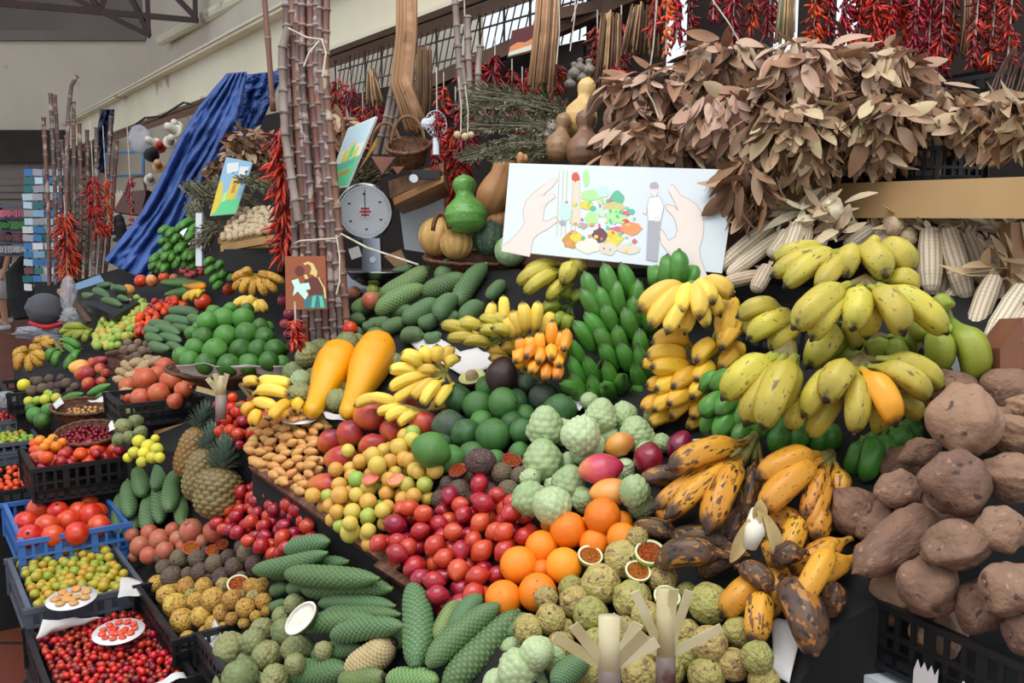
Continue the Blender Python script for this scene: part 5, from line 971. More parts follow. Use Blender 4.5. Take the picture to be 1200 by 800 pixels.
# white lining paper corners
sheet('white paper between the tamarillos and custard apples', [(596, 600), (622, 590), (628, 606), (605, 610)], CEN, .04); sheet('white paper under the green bananas in the centre', [(655, 462), (690, 470), (680, 482), (650, 478)], CEN, .02)
sheet('white paper under the golden stem on the right', [(812, 515), (838, 512), (835, 530), (815, 528)], CEN, .02); sheet('white paper lining edge at the front under the plantains', [(905, 722), (940, 735), (925, 800), (905, 790)], CEN, .02)
# ================================================================ right side
# big yellow bananas
BL = 'banana_lime'
hand('banana_hand', 'top green yellow banana hand in front of the corn', 'bananas', BL, (1000, 292, 2.12), [(903, 305, 20, -.02, 968, 296), (902, 324, 24, -.06, 980, 296), (918, 337, 27, -.09, 985, 298), (957, 340, 25, -.12, 990, 302), (990, 325, 26, -.10, 998, 300), (1040, 325, 32, -.14, 1010, 290), (1072, 320, 32, -.10, 1033, 288), (1030, 300, 24, -.02, 1008, 290)])
hand('banana_hand', 'second yellow banana hand, large, below the top one', 'bananas', BL, (1014, 328, 2.02), [(928, 386, 34, -.08, 990, 334), (950, 400, 30, -.06, 992, 345), (998, 388, 32, -.10, 1006, 338), (1060, 394, 33, -.12, 1020, 338), (1112, 392, 33, -.08, 1030, 335), (1076, 343, 26, 0, 1035, 330), (1015, 398, 26, -.03, 1013, 350)])
hand('banana_hand', 'middle left banana hand pointing left over the short green ones', 'bananas', 'banana_lime', (937, 372, 2.14), [(862, 372, 24, -.02, 915, 362), (874, 398, 27, -.05, 925, 378), (868, 386, 24, 0, 910, 374), (903, 412, 26, -.05, 938, 385), (945, 432, 32, -.1, 990, 388), (893, 392, 26, -.05, 930, 372), (1008, 410, 28, -.06, 1000, 380)])
hand('banana_hand', 'lower left yellow banana hand with long hanging fruit', 'bananas', 'banana_lime', (927, 405, 2.04), [(845, 469, 34, -.04, 908, 420), (872, 500, 34, -.07, 918, 420), (892, 505, 36, -.12, 934, 420), (910, 488, 28, -.03, 935, 422), (862, 452, 22, .03, 900, 416)])
hand('banana_hand', 'lowest yellow banana hand with one orange banana', 'bananas', 'banana_lime', (1008, 420, 1.98), [(940, 490, 28, -.04, 985, 430), (966, 472, 34, -.10, 993, 432), (1001, 510, 29, -.10, 1000, 434), (1051, 500, 32, -.10, 1008, 434, 'banana_orange'), (1094, 468, 31, -.08, 1018, 432), (1107, 454, 30, -.03, 1030, 420), (948, 514, 26, 0, 985, 460), (1030, 510, 26, -.02, 1010, 462), (1080, 492, 26, -.01, 1046, 470), (925, 505, 24, .02, 945, 470)])
hand('banana_hand', 'green yellow banana hand with black stalk in front of the corn', 'bananas', 'banana_dull', (1107, 366, 2.08), [(1118, 350, 22, -.03, 1090, 368), (1143, 452, 36, -.05, 1113, 375), (1096, 440, 34, -.03, 1092, 385), (1108, 400, 24, 0, 1096, 375), (1074, 400, 28, .02, 1085, 375)])
hand('banana_hand', 'shaded green yellow banana hand deep inside the yellow heap', 'bananas', 'banana_dull', (1030, 395, 2.16), [(1060, 432, 28, -.04, 1025, 405), (1030, 425, 28, -.04, 1015, 400), (960, 425, 28, -.03, 990, 398), (985, 430, 26, -.04, 1003, 402), (1075, 415, 28, -.02, 1040, 395), (1060, 448, 26, -.02, 1030, 420)])
# potatoes
ca, cb = P(982, 690, 1.86), P(1203, 772, 1.52); du = (cb - ca); du.z = 0; zc = (ca.z + cb.z) / 2; ca.z = zc; dun = du.normalized(); dv = Vector((-dun.y, dun.x, 0)); dv = dv if dv.x > 0 else -dv
A = ca; B = ca + dun * .62; Cc = ca + dv * .42
fr = crate('black lattice crate full of sweet potatoes at the right', None, None, None, None, .13, D3=(A, B, Cc), rim=.014, slots=8)
b = MB(); q = A - Vector((0, 0, .145)); b.prism([q - dun * .02 - dv * .02, q + dun * .7 - dv * .02, q + dun * .7 + dv * .5, q - dun * .02 + dv * .5], (0, 0, -.03)); b.build('white_shelf', m['white_card'], label='white board under the sweet potato crate', cat='board')
b = MB(); q2 = q - Vector((0, 0, .03)); b.prism([q2 + dun * .01, q2 + dun * .7, q2 + dun * .7 + dv * .5, q2 + dun * .01 + dv * .5], (0, 0, -.80)); b.build('crate_stand', m['shade_black'], label='dark stand under the white board at the right', cat='display stand')
# torn white paper behind the crate side
for s0, s1, lb in [(.185, .235, 'small torn white label on the sweet potato crate'), (.27, .37, 'larger torn white label on the sweet potato crate')]:
    z1 = -.085; pts = []; k = 7
    for i in range(k + 1): s = s0 + (s1 - s0) * i / k; pts.append(A + dun * s - dv * .004 + Vector((0, 0, z1 + (.012 if i % 2 else -.004) - .008 * (i == 0))))
    pts += [A + dun * s1 - dv * .004 + Vector((0, 0, -.128)), A + dun * s0 - dv * .004 + Vector((0, 0, -.128))]
    b = MB(); b.prism(pts, dv * -.001); b.build('torn_label', m['paper'], label=lb, cat='label')
POT = Plane(tuple([985, 660, 1.87]), (1200, 740, 1.55), (1080, 520, 2.05))
def pot(x, y, w_, h_, a, D, lb, k='sweet_potato', i=0):
    p = P(x, y, D); o = link('sweet_potato', K[k][i % len(K[k])]); aa = math.radians(a); z = RT * math.cos(aa) + UP * math.sin(aa)
    setM(o, p, mat3(z, -FW + UP * .2 * i), (h_ * D / F / 2, h_ * D / F / 2, w_ * D / F / 2)); occ(p, w_ * D / F / 2.2); tag(o, lb, 'sweet potato', 'sweet potatoes in the crate at the right')
PT = [(1178, 455, 62, 50, -20, 1.98, 'sweet potato at the top right of the heap, behind'), (1110, 465, 80, 60, 30, 2.0, 'sweet potato hidden behind the topmost big one'), (1200, 478, 34, 40, 80, 1.9, 'sweet potato cut by the right picture edge, upper'), (1155, 500, 66, 60, -50, 1.92, 'sweet potato right of the topmost one, behind'),
      (1055, 545, 50, 46, 30, 1.98, 'small sweet potato behind the pointed one'), (1078, 530, 56, 32, 20, 1.90, 'small dark sweet potato with a pointed end'), (1188, 510, 50, 56, 60, 1.86, 'sweet potato between the top ones at the right edge'), (1130, 492, 92, 82, -10, 1.80, 'topmost big sweet potato with a scraped patch'),
      (1052, 573, 58, 46, 10, 1.82, 'pinkish sweet potato with a pointed left end'), (1002, 600, 62, 62, 40, 1.90, 'leftmost round sweet potato beside the plantains'), (1186, 560, 62, 68, 70, 1.72, 'large sweet potato at the right edge, middle height'), (1119, 566, 90, 72, -8, 1.70, 'big sweet potato in the centre of the heap'),
      (1030, 615, 60, 50, 20, 1.86, 'sweet potato behind the long curved one'), (1050, 690, 62, 60, 0, 1.80, 'shaded sweet potato low behind the crate rim'), (1150, 622, 40, 50, 60, 1.75, 'sweet potato in the gap between the wrinkled one and the right ones'), (1172, 622, 66, 54, 15, 1.62, 'sweet potato with a dark tip at the right'),
      (1120, 638, 62, 74, -70, 1.64, 'wrinkled sweet potato with deep folds'), (1150, 710, 74, 62, 60, 1.64, 'shaded sweet potato low between the front two'), (1180, 688, 66, 64, -30, 1.55, 'lumpy pale sweet potato at the lower right'), (1088, 686, 78, 72, -30, 1.68, 'round sweet potato in front with a dark hollow'), (1203, 745, 50, 60, 50, 1.55, 'sweet potato cut by the right edge near the crate'),
      (1095, 610, 60, 60, 0, 1.82, 'sweet potato hidden deep in the middle of the heap'), (1100, 740, 70, 60, 0, 1.74, 'dark sweet potato low in the crate, centre'), (1030, 710, 60, 50, 10, 1.82, 'dark sweet potato low in the crate, left')]
for i, t in enumerate(PT): pot(*t[:7], i=i)
d_ = P(1085, 622, 1.74); o = capsule(K['sweet_long'], 'sweet_potato', 998, 672, 1096, 604, 60, CEN, 'long curved sweet potato leaning over the crate corner', 'sweet potato', D=1.74, dD=.04, tol=0)
o['group'] = 'sweet potatoes in the crate at the right'
# ---- corn
f = crate('black plastic crate behind the bananas holding corn cobs', None, None, None, None, .12, D3=(P(858, 345, 2.62), P(1180, 400, 2.30), P(880, 372, 2.42)))
CB = [((905, 262), (838, 318), 19, 2.56), ((915, 275), (852, 322), 17, 2.52), ((890, 322), (846, 332), 16, 2.50), ((900, 312), (884, 342), 18, 2.48), ((922, 272), (902, 300), 18, 2.50), ((934, 262), (920, 300), 19, 2.48), ((946, 264), (940, 298), 16, 2.5), ((965, 278), (950, 300), 16, 2.5), ((930, 250), (905, 262), 15, 2.6),
      ((1022, 268), (990, 290), 17, 2.56), ((1040, 275), (1015, 288), 15, 2.52), ((1068, 262), (1038, 276), 18, 2.6), ((1064, 285), (1050, 300), 20, 2.56), ((1090, 266), (1091, 343), 25, 2.44), ((1107, 300), (1098, 356), 24, 2.5), ((1108, 266), (1134, 352), 25, 2.42), ((1130, 272), (1152, 332), 23, 2.46), ((1075, 300), (1062, 330), 22, 2.52), ((1120, 340), (1100, 362), 18, 2.44),
      ((1150, 285), (1172, 312), 22, 2.5), ((1166, 322), (1138, 402), 23, 2.34), ((1176, 325), (1152, 392), 19, 2.38), ((1200, 335), (1158, 402), 24, 2.28), ((1203, 360), (1172, 415), 20, 2.26), ((1130, 355), (1128, 392), 20, 2.42), ((1190, 300), (1210, 330), 24, 2.36), ((1120, 380), (1118, 400), 20, 2.4), ((1195, 395), (1190, 440), 22, 2.22), ((1205, 405), (1203, 450), 18, 2.2), ((1090, 350), (1075, 368), 20, 2.5), ((1150, 340), (1143, 365), 20, 2.45)]
rl = rowlabels([((a[0] + c[0]) / 2, (a[1] + c[1]) / 2) for a, c, _, _ in CB], 4)
for i, (a, c, w_, D) in enumerate(CB):
    o = capsule(K['corn'], 'corn_cob', *a, *c, w_, CEN, 'dried white corn cob, %s of the heap, %s from left' % rl[i], 'corn cob', 'dried white corn cobs', D=D, dD=-.03, tol=.0)
    b = MB()
    for k in range(5):
        aa = RN.uniform(0, 6.28); b.leaf(Vector((math.cos(aa) * .4, math.sin(aa) * .4, -.92)), Vector((math.cos(aa) * .9, math.sin(aa) * .9, -.35 + RN.uniform(-.4, .2))), Vector((0, 0, 1)), RN.uniform(.5, 1.0) * 1.4, .6, curl=RN.uniform(-.4, .4), cup=.5)
    h_ = b.build('husk', m['husk'], o, smooth=True); h_.scale = (1, 1, o.scale[0] / o.scale[2]); h_.location = (0, 0, -(1 - o.scale[0] / o.scale[2]) * .92)
def husks(label, x, y, rx, ry, D, n, L_=.12):
    b = MB(); p = P(x, y, D)
    for i in range(n):
        q = p + RT * (RN.uniform(-1, 1) * rx * D / F) + UP * (RN.uniform(-1, 1) * ry * D / F) + FW * RN.uniform(-.04, .04); d = Vector((RN.gauss(0, 1), RN.gauss(0, .5), RN.gauss(0, .6)))
        b.leaf(q - p, d, UP - FW, L_ * RN.uniform(.6, 1.2), .028, curl=RN.uniform(-.6, .6), cup=.4)
    o = b.build('corn_husk_tuft', m['husk'], smooth=True, label=label, cat='corn husk'); o.location = p
husks('looped pale corn husk knot on top of the left corn bunch', 968, 258, 16, 18, 2.5, 34, .08); husks('torn pale corn husks over the left corn bunch', 948, 246, 18, 6, 2.52, 20); husks('pale corn husks at the top of the middle corn cobs', 1078, 258, 30, 8, 2.5, 34); husks('pale husks above the right corn cobs', 1150, 268, 30, 10, 2.5, 26); husks('pale husks at the right edge over the corn', 1182, 312, 22, 8, 2.35, 26); husks('small pale husks behind the top banana hand', 1010, 275, 20, 6, 2.56, 16)
b = MB(); 
K['husk_knot'] = [sph('husk', m['husk'], 20, 14, disp=nz(3, .3, 2.5))]
for x, y, w_, lb in [(975, 245, 26, 'round knotted husk on top of the left corn bunch'), (1047, 263, 24, 'pale husked corn end behind the top banana hand'), (1064, 278, 22, 'round husk ring beside the middle corn cobs')]:
    o = link('husk_knot', K['husk_knot'][0]); D = 2.48; setM(o, P(x, y, D), mat3(UP, RT), (w_ * D / F / 2, w_ * D / F / 2, w_ * 1.2 * D / F / 2)); tag(o, lb, 'corn husk')
b = MB(); p0 = P(1135, 412, 2.12); p1 = P(1190, 425, 2.05); b.prism([p0, p1, p1 + FW * .3, p0 + FW * .3], UP * -.10); b.build('white_box', m['white_card'], label='white box edge under the corn at the right', cat='box')
b = MB(); p0 = P(1172, 408, 2.0); p1 = P(1200, 372, 1.98); b.prism([p0, p1, p1 + FW * .1, p0 + FW * .1], UP * -.12); b.build('brown_box', m['wood_red'], label='dark reddish box at the right edge above the potatoes', cat='box')
# ---- shelf crates with dried leaves
def leafbundle(label, c, axes, n, L_, mats, droop=.3, core=True, dirv=None, spread=.9, name='dried_leaf_bundle', w_=.42, cat='dried leaves'):
    """ellipsoid sheaf of curled dry leaves around twigs; c centre, axes=(right, up, depth) radii in metres"""
    root = empty(name, c, label, cat); b = MB()
    for i in range(n):
        th = math.acos(RN.uniform(-1, 1)); ph = RN.uniform(0, 2 * PI); s = Vector((math.sin(th) * math.cos(ph), math.sin(th) * math.sin(ph), math.cos(th)))
        if s.y > .45: s.y = -s.y
        k = RN.uniform(.72, 1.02); p = RT * (s.x * axes[0] * k) + Vector((0, s.y * axes[2] * k, 0)) + Vector((0, 0, s.z * axes[1] * k))
        out = (RT * (s.x / axes[0]) + Vector((0, s.y / axes[2], 0)) + Vector((0, 0, s.z / axes[1]))).normalized()
        d = out * .35 + Vector((RN.gauss(0, spread * .5), RN.gauss(0, spread * .3), RN.gauss(0, spread * .4) - droop)); 
        if dirv is not None: d = d + dirv
        if d.z > .25: d.z *= .1
        nr = out + Vector((RN.gauss(0, .45), RN.gauss(0, .45), RN.gauss(0, .45)))
        l = L_ * RN.uniform(.6, 1.2); b.leaf(p, d, nr, l, l * w_ * RN.uniform(.7, 1.15), curl=RN.uniform(-.5, .7), cup=RN.uniform(-.5, .9), m=RN.choices(range(len(mats)), [5, 4, 2, 1][:len(mats)])[0], n=5)
    b.build('foliage', [m[x] for x in mats], root, smooth=True)
    b = MB()
    for i in range(14):
        q = [Vector((RN.uniform(-1, 1) * axes[0] * .7, RN.uniform(-.5, .7) * axes[2], RN.uniform(-1, 1) * axes[1] * .7)) for _ in range(2)]; b.tube([q[0], (q[0] + q[1]) / 2 + Vector((0, 0, .02)), q[1]], .003, 5)
    if core:
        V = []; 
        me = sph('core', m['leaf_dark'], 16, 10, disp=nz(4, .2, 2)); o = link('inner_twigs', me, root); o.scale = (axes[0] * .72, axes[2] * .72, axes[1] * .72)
    b.build('twigs', m['twig'], root); return root
LT = ['leaf_tan', 'leaf_brown', 'leaf_pale', 'leaf_dark']; LB_ = ['leaf_brown', 'leaf_tan', 'leaf_dark']
for x, y, rx, ry, D, n, mats, lb in [
    (765, 110, 62, 30, 2.85, 210, LB_, 'upper left bundle of brown dried leaves beside the gourds'), (765, 165, 58, 34, 2.80, 230, LB_, 'lower left bundle of brown dried leaves above the picture board'), (845, 75, 55, 32, 2.85, 200, LT, 'topmost bundle of dried leaves under the hanging strings'),
    (850, 140, 60, 42, 2.70, 260, LT, 'central bundle of dried leaves over the picture board'), (945, 90, 66, 44, 2.62, 270, LT, 'large pale tan bundle of dried leaves right of the centre'), (930, 160, 60, 45, 2.55, 260, LT, 'bundle of dried leaves hanging over the pale ledge'),
    (1025, 85, 48, 34, 2.60, 200, LT, 'pale pinkish bundle of dried leaves before the chili curtains'), (1020, 145, 55, 40, 2.52, 220, LT, 'right bundle of dried leaves touching the shelf crate'), (868, 215, 22, 34, 2.55, 70, LB_, 'narrow brown leaf bunch hanging past the board corner'), (1085, 118, 36, 24, 2.62, 120, LT, 'small pale leaf bundle at the crate corner')]:
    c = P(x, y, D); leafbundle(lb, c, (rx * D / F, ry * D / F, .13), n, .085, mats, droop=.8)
f = crate('black plastic crate of dried leaves on the right shelf', None, None, None, None, .12, D3=(P(1052, 168, 2.55) + Vector((0, .36, 0)), P(1250, 160, 2.2) + Vector((0, .36, 0)), P(1052, 172, 2.5)))
f = crate('empty black crate at the back of the right shelf', None, None, None, None, .14, D3=(P(1095, 86, 3.0) + Vector((0, .2, 0)), P(1240, 62, 2.8) + Vector((0, .2, 0)), P(1095, 96, 2.8)))
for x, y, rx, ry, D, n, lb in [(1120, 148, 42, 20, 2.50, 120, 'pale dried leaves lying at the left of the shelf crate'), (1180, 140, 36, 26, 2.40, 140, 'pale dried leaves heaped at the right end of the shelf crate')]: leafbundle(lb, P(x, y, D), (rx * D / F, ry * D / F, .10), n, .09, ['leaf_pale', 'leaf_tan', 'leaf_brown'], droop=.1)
b = MB()
for i in range(9): b.tube([P(1155 + i * 5, 125, 2.38), P(1165 + i * 5, 95 - i % 3 * 4, 2.38), P(1180 + i * 4, 66 - i % 4 * 5, 2.36)], .0025, 4)
b.build('dry_twigs', m['twig'], label='thin grey dry twigs sticking up from the shelf crate', cat='twigs')
# ================================================================ hanging things and the back
def chili_string(label, x, y0, y1, D, wpx, n, mats, L_=.07, top=None, name='chili_string', thick=.006):
    a = P(x, y0, D); c = P(x, y1, D); root = empty(name, a, label, 'chili string'); h_ = (a - c).length; r = wpx * D / F / 2; b = MB()
    for i in range(n):
        t = RN.uniform(.02, 1); ph = RN.uniform(0, 2 * PI); o_ = Vector((math.cos(ph), math.sin(ph), 0)); e = math.sin(min(1, t * 1.15) * PI * .85 + .25) * .5 + .55
        q = Vector((0, 0, -h_ * t)) + o_ * r * .25; d = (o_ * RN.uniform(.3, 1.0) * e + Vector((0, 0, RN.uniform(-1.3, .1)))).normalized(); l = L_ * RN.uniform(.6, 1.15); k = min(1, r / L_ * 1.6)
        side = d.cross(Vector((0, 0, 1))).normalized() if abs(d.z) < .99 else RT; w_ = l * k
        b.tube([q, q + d * w_ * .4 + side * .004, q + d * w_ * .75 - Vector((0, 0, w_ * .06)), q + d * w_ - Vector((0, 0, w_ * .16))], [thick * .7, thick, thick * .75, thick * .15], 5, m=RN.randrange(len(mats)))
    b.build('chilies', [m[x_] for x_ in mats], root, smooth=True)
    b = MB(); b.tube([Vector((0, 0, .35 if top is None else top)), Vector((0, 0, -h_ * .5)), Vector((0, 0, -h_))], .003, 5); b.build('string', m['string'], root); return root
R1 = ['chili', 'chili', 'chili_dark']; R2 = ['chili_dark', 'chili', 'chili_dark']; RO = ['chili_orange', 'chili']
chili_string('red chili string hanging on the left side of the big cane column', 332, 146, 296, 3.25, 36, 230, R1, .075, top=.1)
chili_string('red chili string hanging at the far left canes', 76, 246, 314, 6.3, 32, 170, R1, .10, top=.1)
chili_string('dark red chili string on the far left cane bundle', 109, 205, 272, 6.2, 20, 120, R1, .08); chili_string('orange chili string beside the dark red one', 124, 210, 272, 6.25, 11, 60, RO, .07); chili_string('thin red chili string in front of the brown handbag', 152, 206, 262, 6.1, 7, 50, R1, .05)
chili_string('orange red chili string low by the postcard rack', 78, 312, 338, 6.3, 14, 50, RO, .06, top=.05)
chili_string('red chili string right of the white scale, behind the green gourd', 534, 145, 250, 3.62, 34, 200, R1, .08, top=.14); chili_string('short red chili string beside the small fan', 512, 130, 200, 3.3, 16, 60, R2, .06, top=.15)
chili_string('dark red chili cluster behind the small fan', 545, 115, 185, 3.5, 30, 90, R2, .06)
chili_string('dark purple chili string low beside the green bowl', 346, 372, 408, 2.9, 18, 60, R2, .05, top=.05)
XS = [(395, 90, 160, 5.2), (410, 95, 165, 5.1), (425, 120, 170, 5.0), (440, 110, 150, 4.9), (520, 100, 150, 4.4), (560, 70, 140, 4.3), (545, 80, 120, 4.4), (580, 60, 130, 4.2), (600, 80, 130, 4.2), (612, 95, 150, 4.0), (625, 75, 110, 4.0), (652, 75, 130, 3.9), (700, 30, 90, 3.7), (712, 40, 110, 3.6), (720, 70, 100, 3.5), (728, 25, 75, 3.6)]
WX = ['left end behind the canes', 'second from the left end', 'third, above the small basket', 'fourth, left of the husk bundle', 'just right of the husk bundle', 'under the bright netting', 'short one near the netting', 'right of the tall grey canes', 'below the rafter', 'beside the straw bundle', 'behind the straw bundle', 'right of the straw bundle', 'above the gourds', 'behind the cream gourd', 'above the leaves at the left', 'in front of the small window']
for i, (x, y0, y1, D) in enumerate(XS): chili_string('dark red dried string in the shade, ' + WX[i], x, y0, y1, D, 18, 80, R2, .07, top=.06, name='dried_string')
# curtain on the right
k = 0
for x, y1, D, w_, mt, n in [(770, 30, 3.2, 20, R2, 80), (795, 42, 3.15, 18, R1, 80), (812, 30, 3.2, 14, R2, 60), (783, 60, 3.0, 14, RO, 50), (838, 20, 3.2, 14, R2, 60), (862, 45, 3.2, 22, R2, 90), (885, 28, 3.25, 18, R2, 80), (905, 40, 3.2, 18, R2, 80), (958, 42, 3.1, 18, R1, 110), (975, 38, 3.1, 16, R1, 100), (995, 45, 3.05, 16, R1, 110), (1012, 50, 3.05, 18, R1, 120), (1030, 55, 3.0, 20, R1, 130), (1048, 60, 3.0, 18, R1, 120), (1065, 55, 3.05, 18, R1, 120), (1080, 72, 2.95, 18, R1, 120), (1095, 82, 2.95, 20, R1, 130), (1110, 90, 2.9, 20, R2, 120), (1122, 60, 3.0, 16, R2, 90), (1150, 70, 2.85, 18, R2, 100), (1170, 72, 2.85, 18, R2, 100), (1190, 66, 2.8, 20, R2, 110), (1160, 40, 3.0, 16, R1, 80), (1182, 35, 3.0, 18, R1, 80)]:
    chili_string('red chili string in the curtain over the dried leaves, %s from left' % (ORD[k] if k < 16 else ['seventeenth', 'eighteenth', 'nineteenth', 'twentieth', 'twenty first', 'twenty second', 'twenty third', 'twenty fourth'][k - 16]), x, -60, y1, D, w_, n, mt, .055, top=.1, name='chili_string', thick=.0055); k += 1
# straw and husk bundles
def sheaf(label, pts, D0, w_, n, mats, name='straw_bundle', cat='straw bundle', flare=1.2, r=.004, leafy=0, parent=None):
    q = [P(x, y, D0) for x, y in pts]; c = q[0]; root = empty(name, c, label, cat); b = MB()
    for i in range(n):
        ph = RN.uniform(0, 2 * PI); k_ = math.sqrt(RN.random()); off = RT * (math.cos(ph) * k_) + FW * (math.sin(ph) * k_ * .6); R_ = w_ * D0 / F / 2
        pp = [p - c + off * R_ * (1 + (flare - 1) * (j / (len(q) - 1))) + UP * RN.uniform(-.02, .02) for j, p in enumerate(q)]; b.tube(pp, r * RN.uniform(.6, 1.3), 5, m=RN.randrange(len(mats)))
    for i in range(leafy):
        j = RN.uniform(0, len(q) - 1.001); a = q[int(j)].lerp(q[int(j) + 1], j % 1) - c; ph = RN.uniform(0, 2 * PI); o_ = RT * math.cos(ph) + UP * math.sin(ph) * .7 - FW * abs(math.sin(ph * 2)) * .8; R_ = w_ * D0 / F / 2
        d = (q[-1] - q[0]).normalized() * .8 + o_; b.leaf(a + o_ * R_ * RN.uniform(.3, 1), d, FW + UP * RN.random(), RN.uniform(.015, .035), .006, m=RN.randrange(len(mats)), n=2)
    b.build('stalks', [m[x_] for x_ in mats], root, smooth=True); return root
sheaf('tall pale brown husk bundle left of the small basket', [(476, -40), (476, 40), (470, 100), (488, 150)], 3.5, 22, 60, ['straw', 'wood_pale', 'straw'], r=.007); sheaf('tall pale brown straw bundle right of the centre', [(645, -40), (640, 40), (634, 104)], 3.4, 26, 60, ['straw', 'wood_pale', 'straw_dark'], r=.006)
sheaf('dark dried bundle hanging behind the cream gourd', [(715, 20), (712, 70), (708, 108)], 3.5, 26, 50, ['straw_dark', 'leaf_dark', 'straw'], flare=1.4); sheaf('brown dried grass bundle hanging above the leaves', [(755, 10), (752, 40), (750, 62)], 3.3, 34, 60, ['straw_dark', 'straw'], flare=1.3); sheaf('pale dried bundle hanging in the shade behind the canes', [(435, 85), (437, 105), (440, 122)], 4.6, 10, 30, ['straw', 'straw_dark'], flare=2.2)
sheaf('dark dried stalk bundle right of the husk bundle', [(497, 60), (497, 110), (494, 155)], 3.9, 18, 40, ['straw_dark', 'leaf_dark'], flare=1.2)
sheaf('hanging corn husk bundle between the chili strings, left', [(925, -40), (922, 10), (920, 45)], 3.1, 16, 34, ['straw', 'herb'], flare=1.5); sheaf('hanging pale woven bundle between the chili strings, right', [(1138, -40), (1136, 20), (1132, 60)], 3.0, 14, 40, ['straw', 'straw_dark'], flare=1.1); sheaf('pale hanging bundle between chili strings, middle', [(1100, -40), (1103, 0), (1104, 30)], 3.1, 9, 24, ['straw', 'straw_dark'], flare=1.1)
HB = ['herb', 'herb_dark', 'herb']
for i, (pts, D, w_, n, lf) in enumerate([([(655, 130), (610, 118), (560, 112)], 3.25, 34, 60, 420), ([(665, 150), (612, 145), (555, 150)], 3.15, 26, 60, 420), ([(660, 165), (600, 168), (545, 185)], 3.1, 18, 50, 300), ([(640, 178), (610, 180), (580, 182)], 3.05, 14, 40, 200), ([(600, 125), (575, 122), (550, 128)], 3.4, 30, 40, 300)]):
    sheaf(['uppermost grey green dried herb bundle left of the gourds', 'second grey green herb bundle, lying below the uppermost', 'third herb bundle with long stems pointing left', 'small herb bundle touching the grey gourd', 'short herb bundle at the left end, behind'][i], pts, D, w_, n, HB, 'herb_bundle', 'herb bundle', 1.1, .002, lf)
for i, (pts, D, w_, lf) in enumerate([([(222, 215), (240, 232), (262, 236)], 4.9, 26, 260), ([(250, 215), (285, 232), (310, 250)], 4.7, 20, 240), ([(285, 210), (310, 215), (328, 222)], 4.4, 24, 240), ([(225, 240), (232, 255), (238, 268)], 4.8, 18, 160), ([(402, 235), (430, 205), (452, 196)], 3.8, 30, 240), ([(265, 262), (245, 270), (232, 290)], 4.6, 22, 160)]):
    sheaf(['dried herb bundle beside the blue tarp', 'dried herb bundle under the standing painted card', 'dried grey herb bundle against the cane column', 'small dried herb bundle at the shelf end', 'dried hay behind the white scale', 'dark dried bundle hanging at the end of the garlic board'][i], pts, D, w_, 40, HB if i != 4 else ['herb', 'straw_dark'], 'herb_bundle', 'herb bundle', 1.1, .003, lf)
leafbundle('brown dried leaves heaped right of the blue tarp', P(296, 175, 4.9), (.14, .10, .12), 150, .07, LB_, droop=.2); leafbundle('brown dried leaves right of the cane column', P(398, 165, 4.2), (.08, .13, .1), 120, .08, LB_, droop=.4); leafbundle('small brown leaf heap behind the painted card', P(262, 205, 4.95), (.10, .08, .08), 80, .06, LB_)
# garlic board
b = MB(); b.prism([P(255, 278, 4.6), P(325, 292, 3.9), P(325, 280, 4.3), P(270, 268, 5.0)], (0, 0, -.03)); b.bar(P(262, 291, 4.3), P(325, 279, 3.8), .03, .03); b.build('garlic_board', m['wood'], label='slanting wooden board holding the garlic', cat='board')
GPL = Plane((262, 285, 4.3), (322, 275, 3.9), (290, 250, 4.6))
pack(K['garlic'], 'garlic_clove', 'pale dried garlic in the heap on the slanting board', 'garlic', 'garlic on the slanting board', GPL, [(262, 284), (268, 268), (285, 250), (322, 246), (322, 274)], 9, 90, layers=1.8)
b = MB(); b.bar(P(234, 250, 4.6), P(234, 312, 4.6), .03, .03); b.build('white_post', m['white_card'], label='short white painted post beside the green banana stem', cat='post')
b = MB(); b.prism([P(262, 292, 4.2), P(330, 290, 3.85), P(330, 318, 3.85), P(262, 318, 4.2)], FW * .3); b.build('shelf_box', m['shade_black'], label='dark box under the garlic board', cat='box')
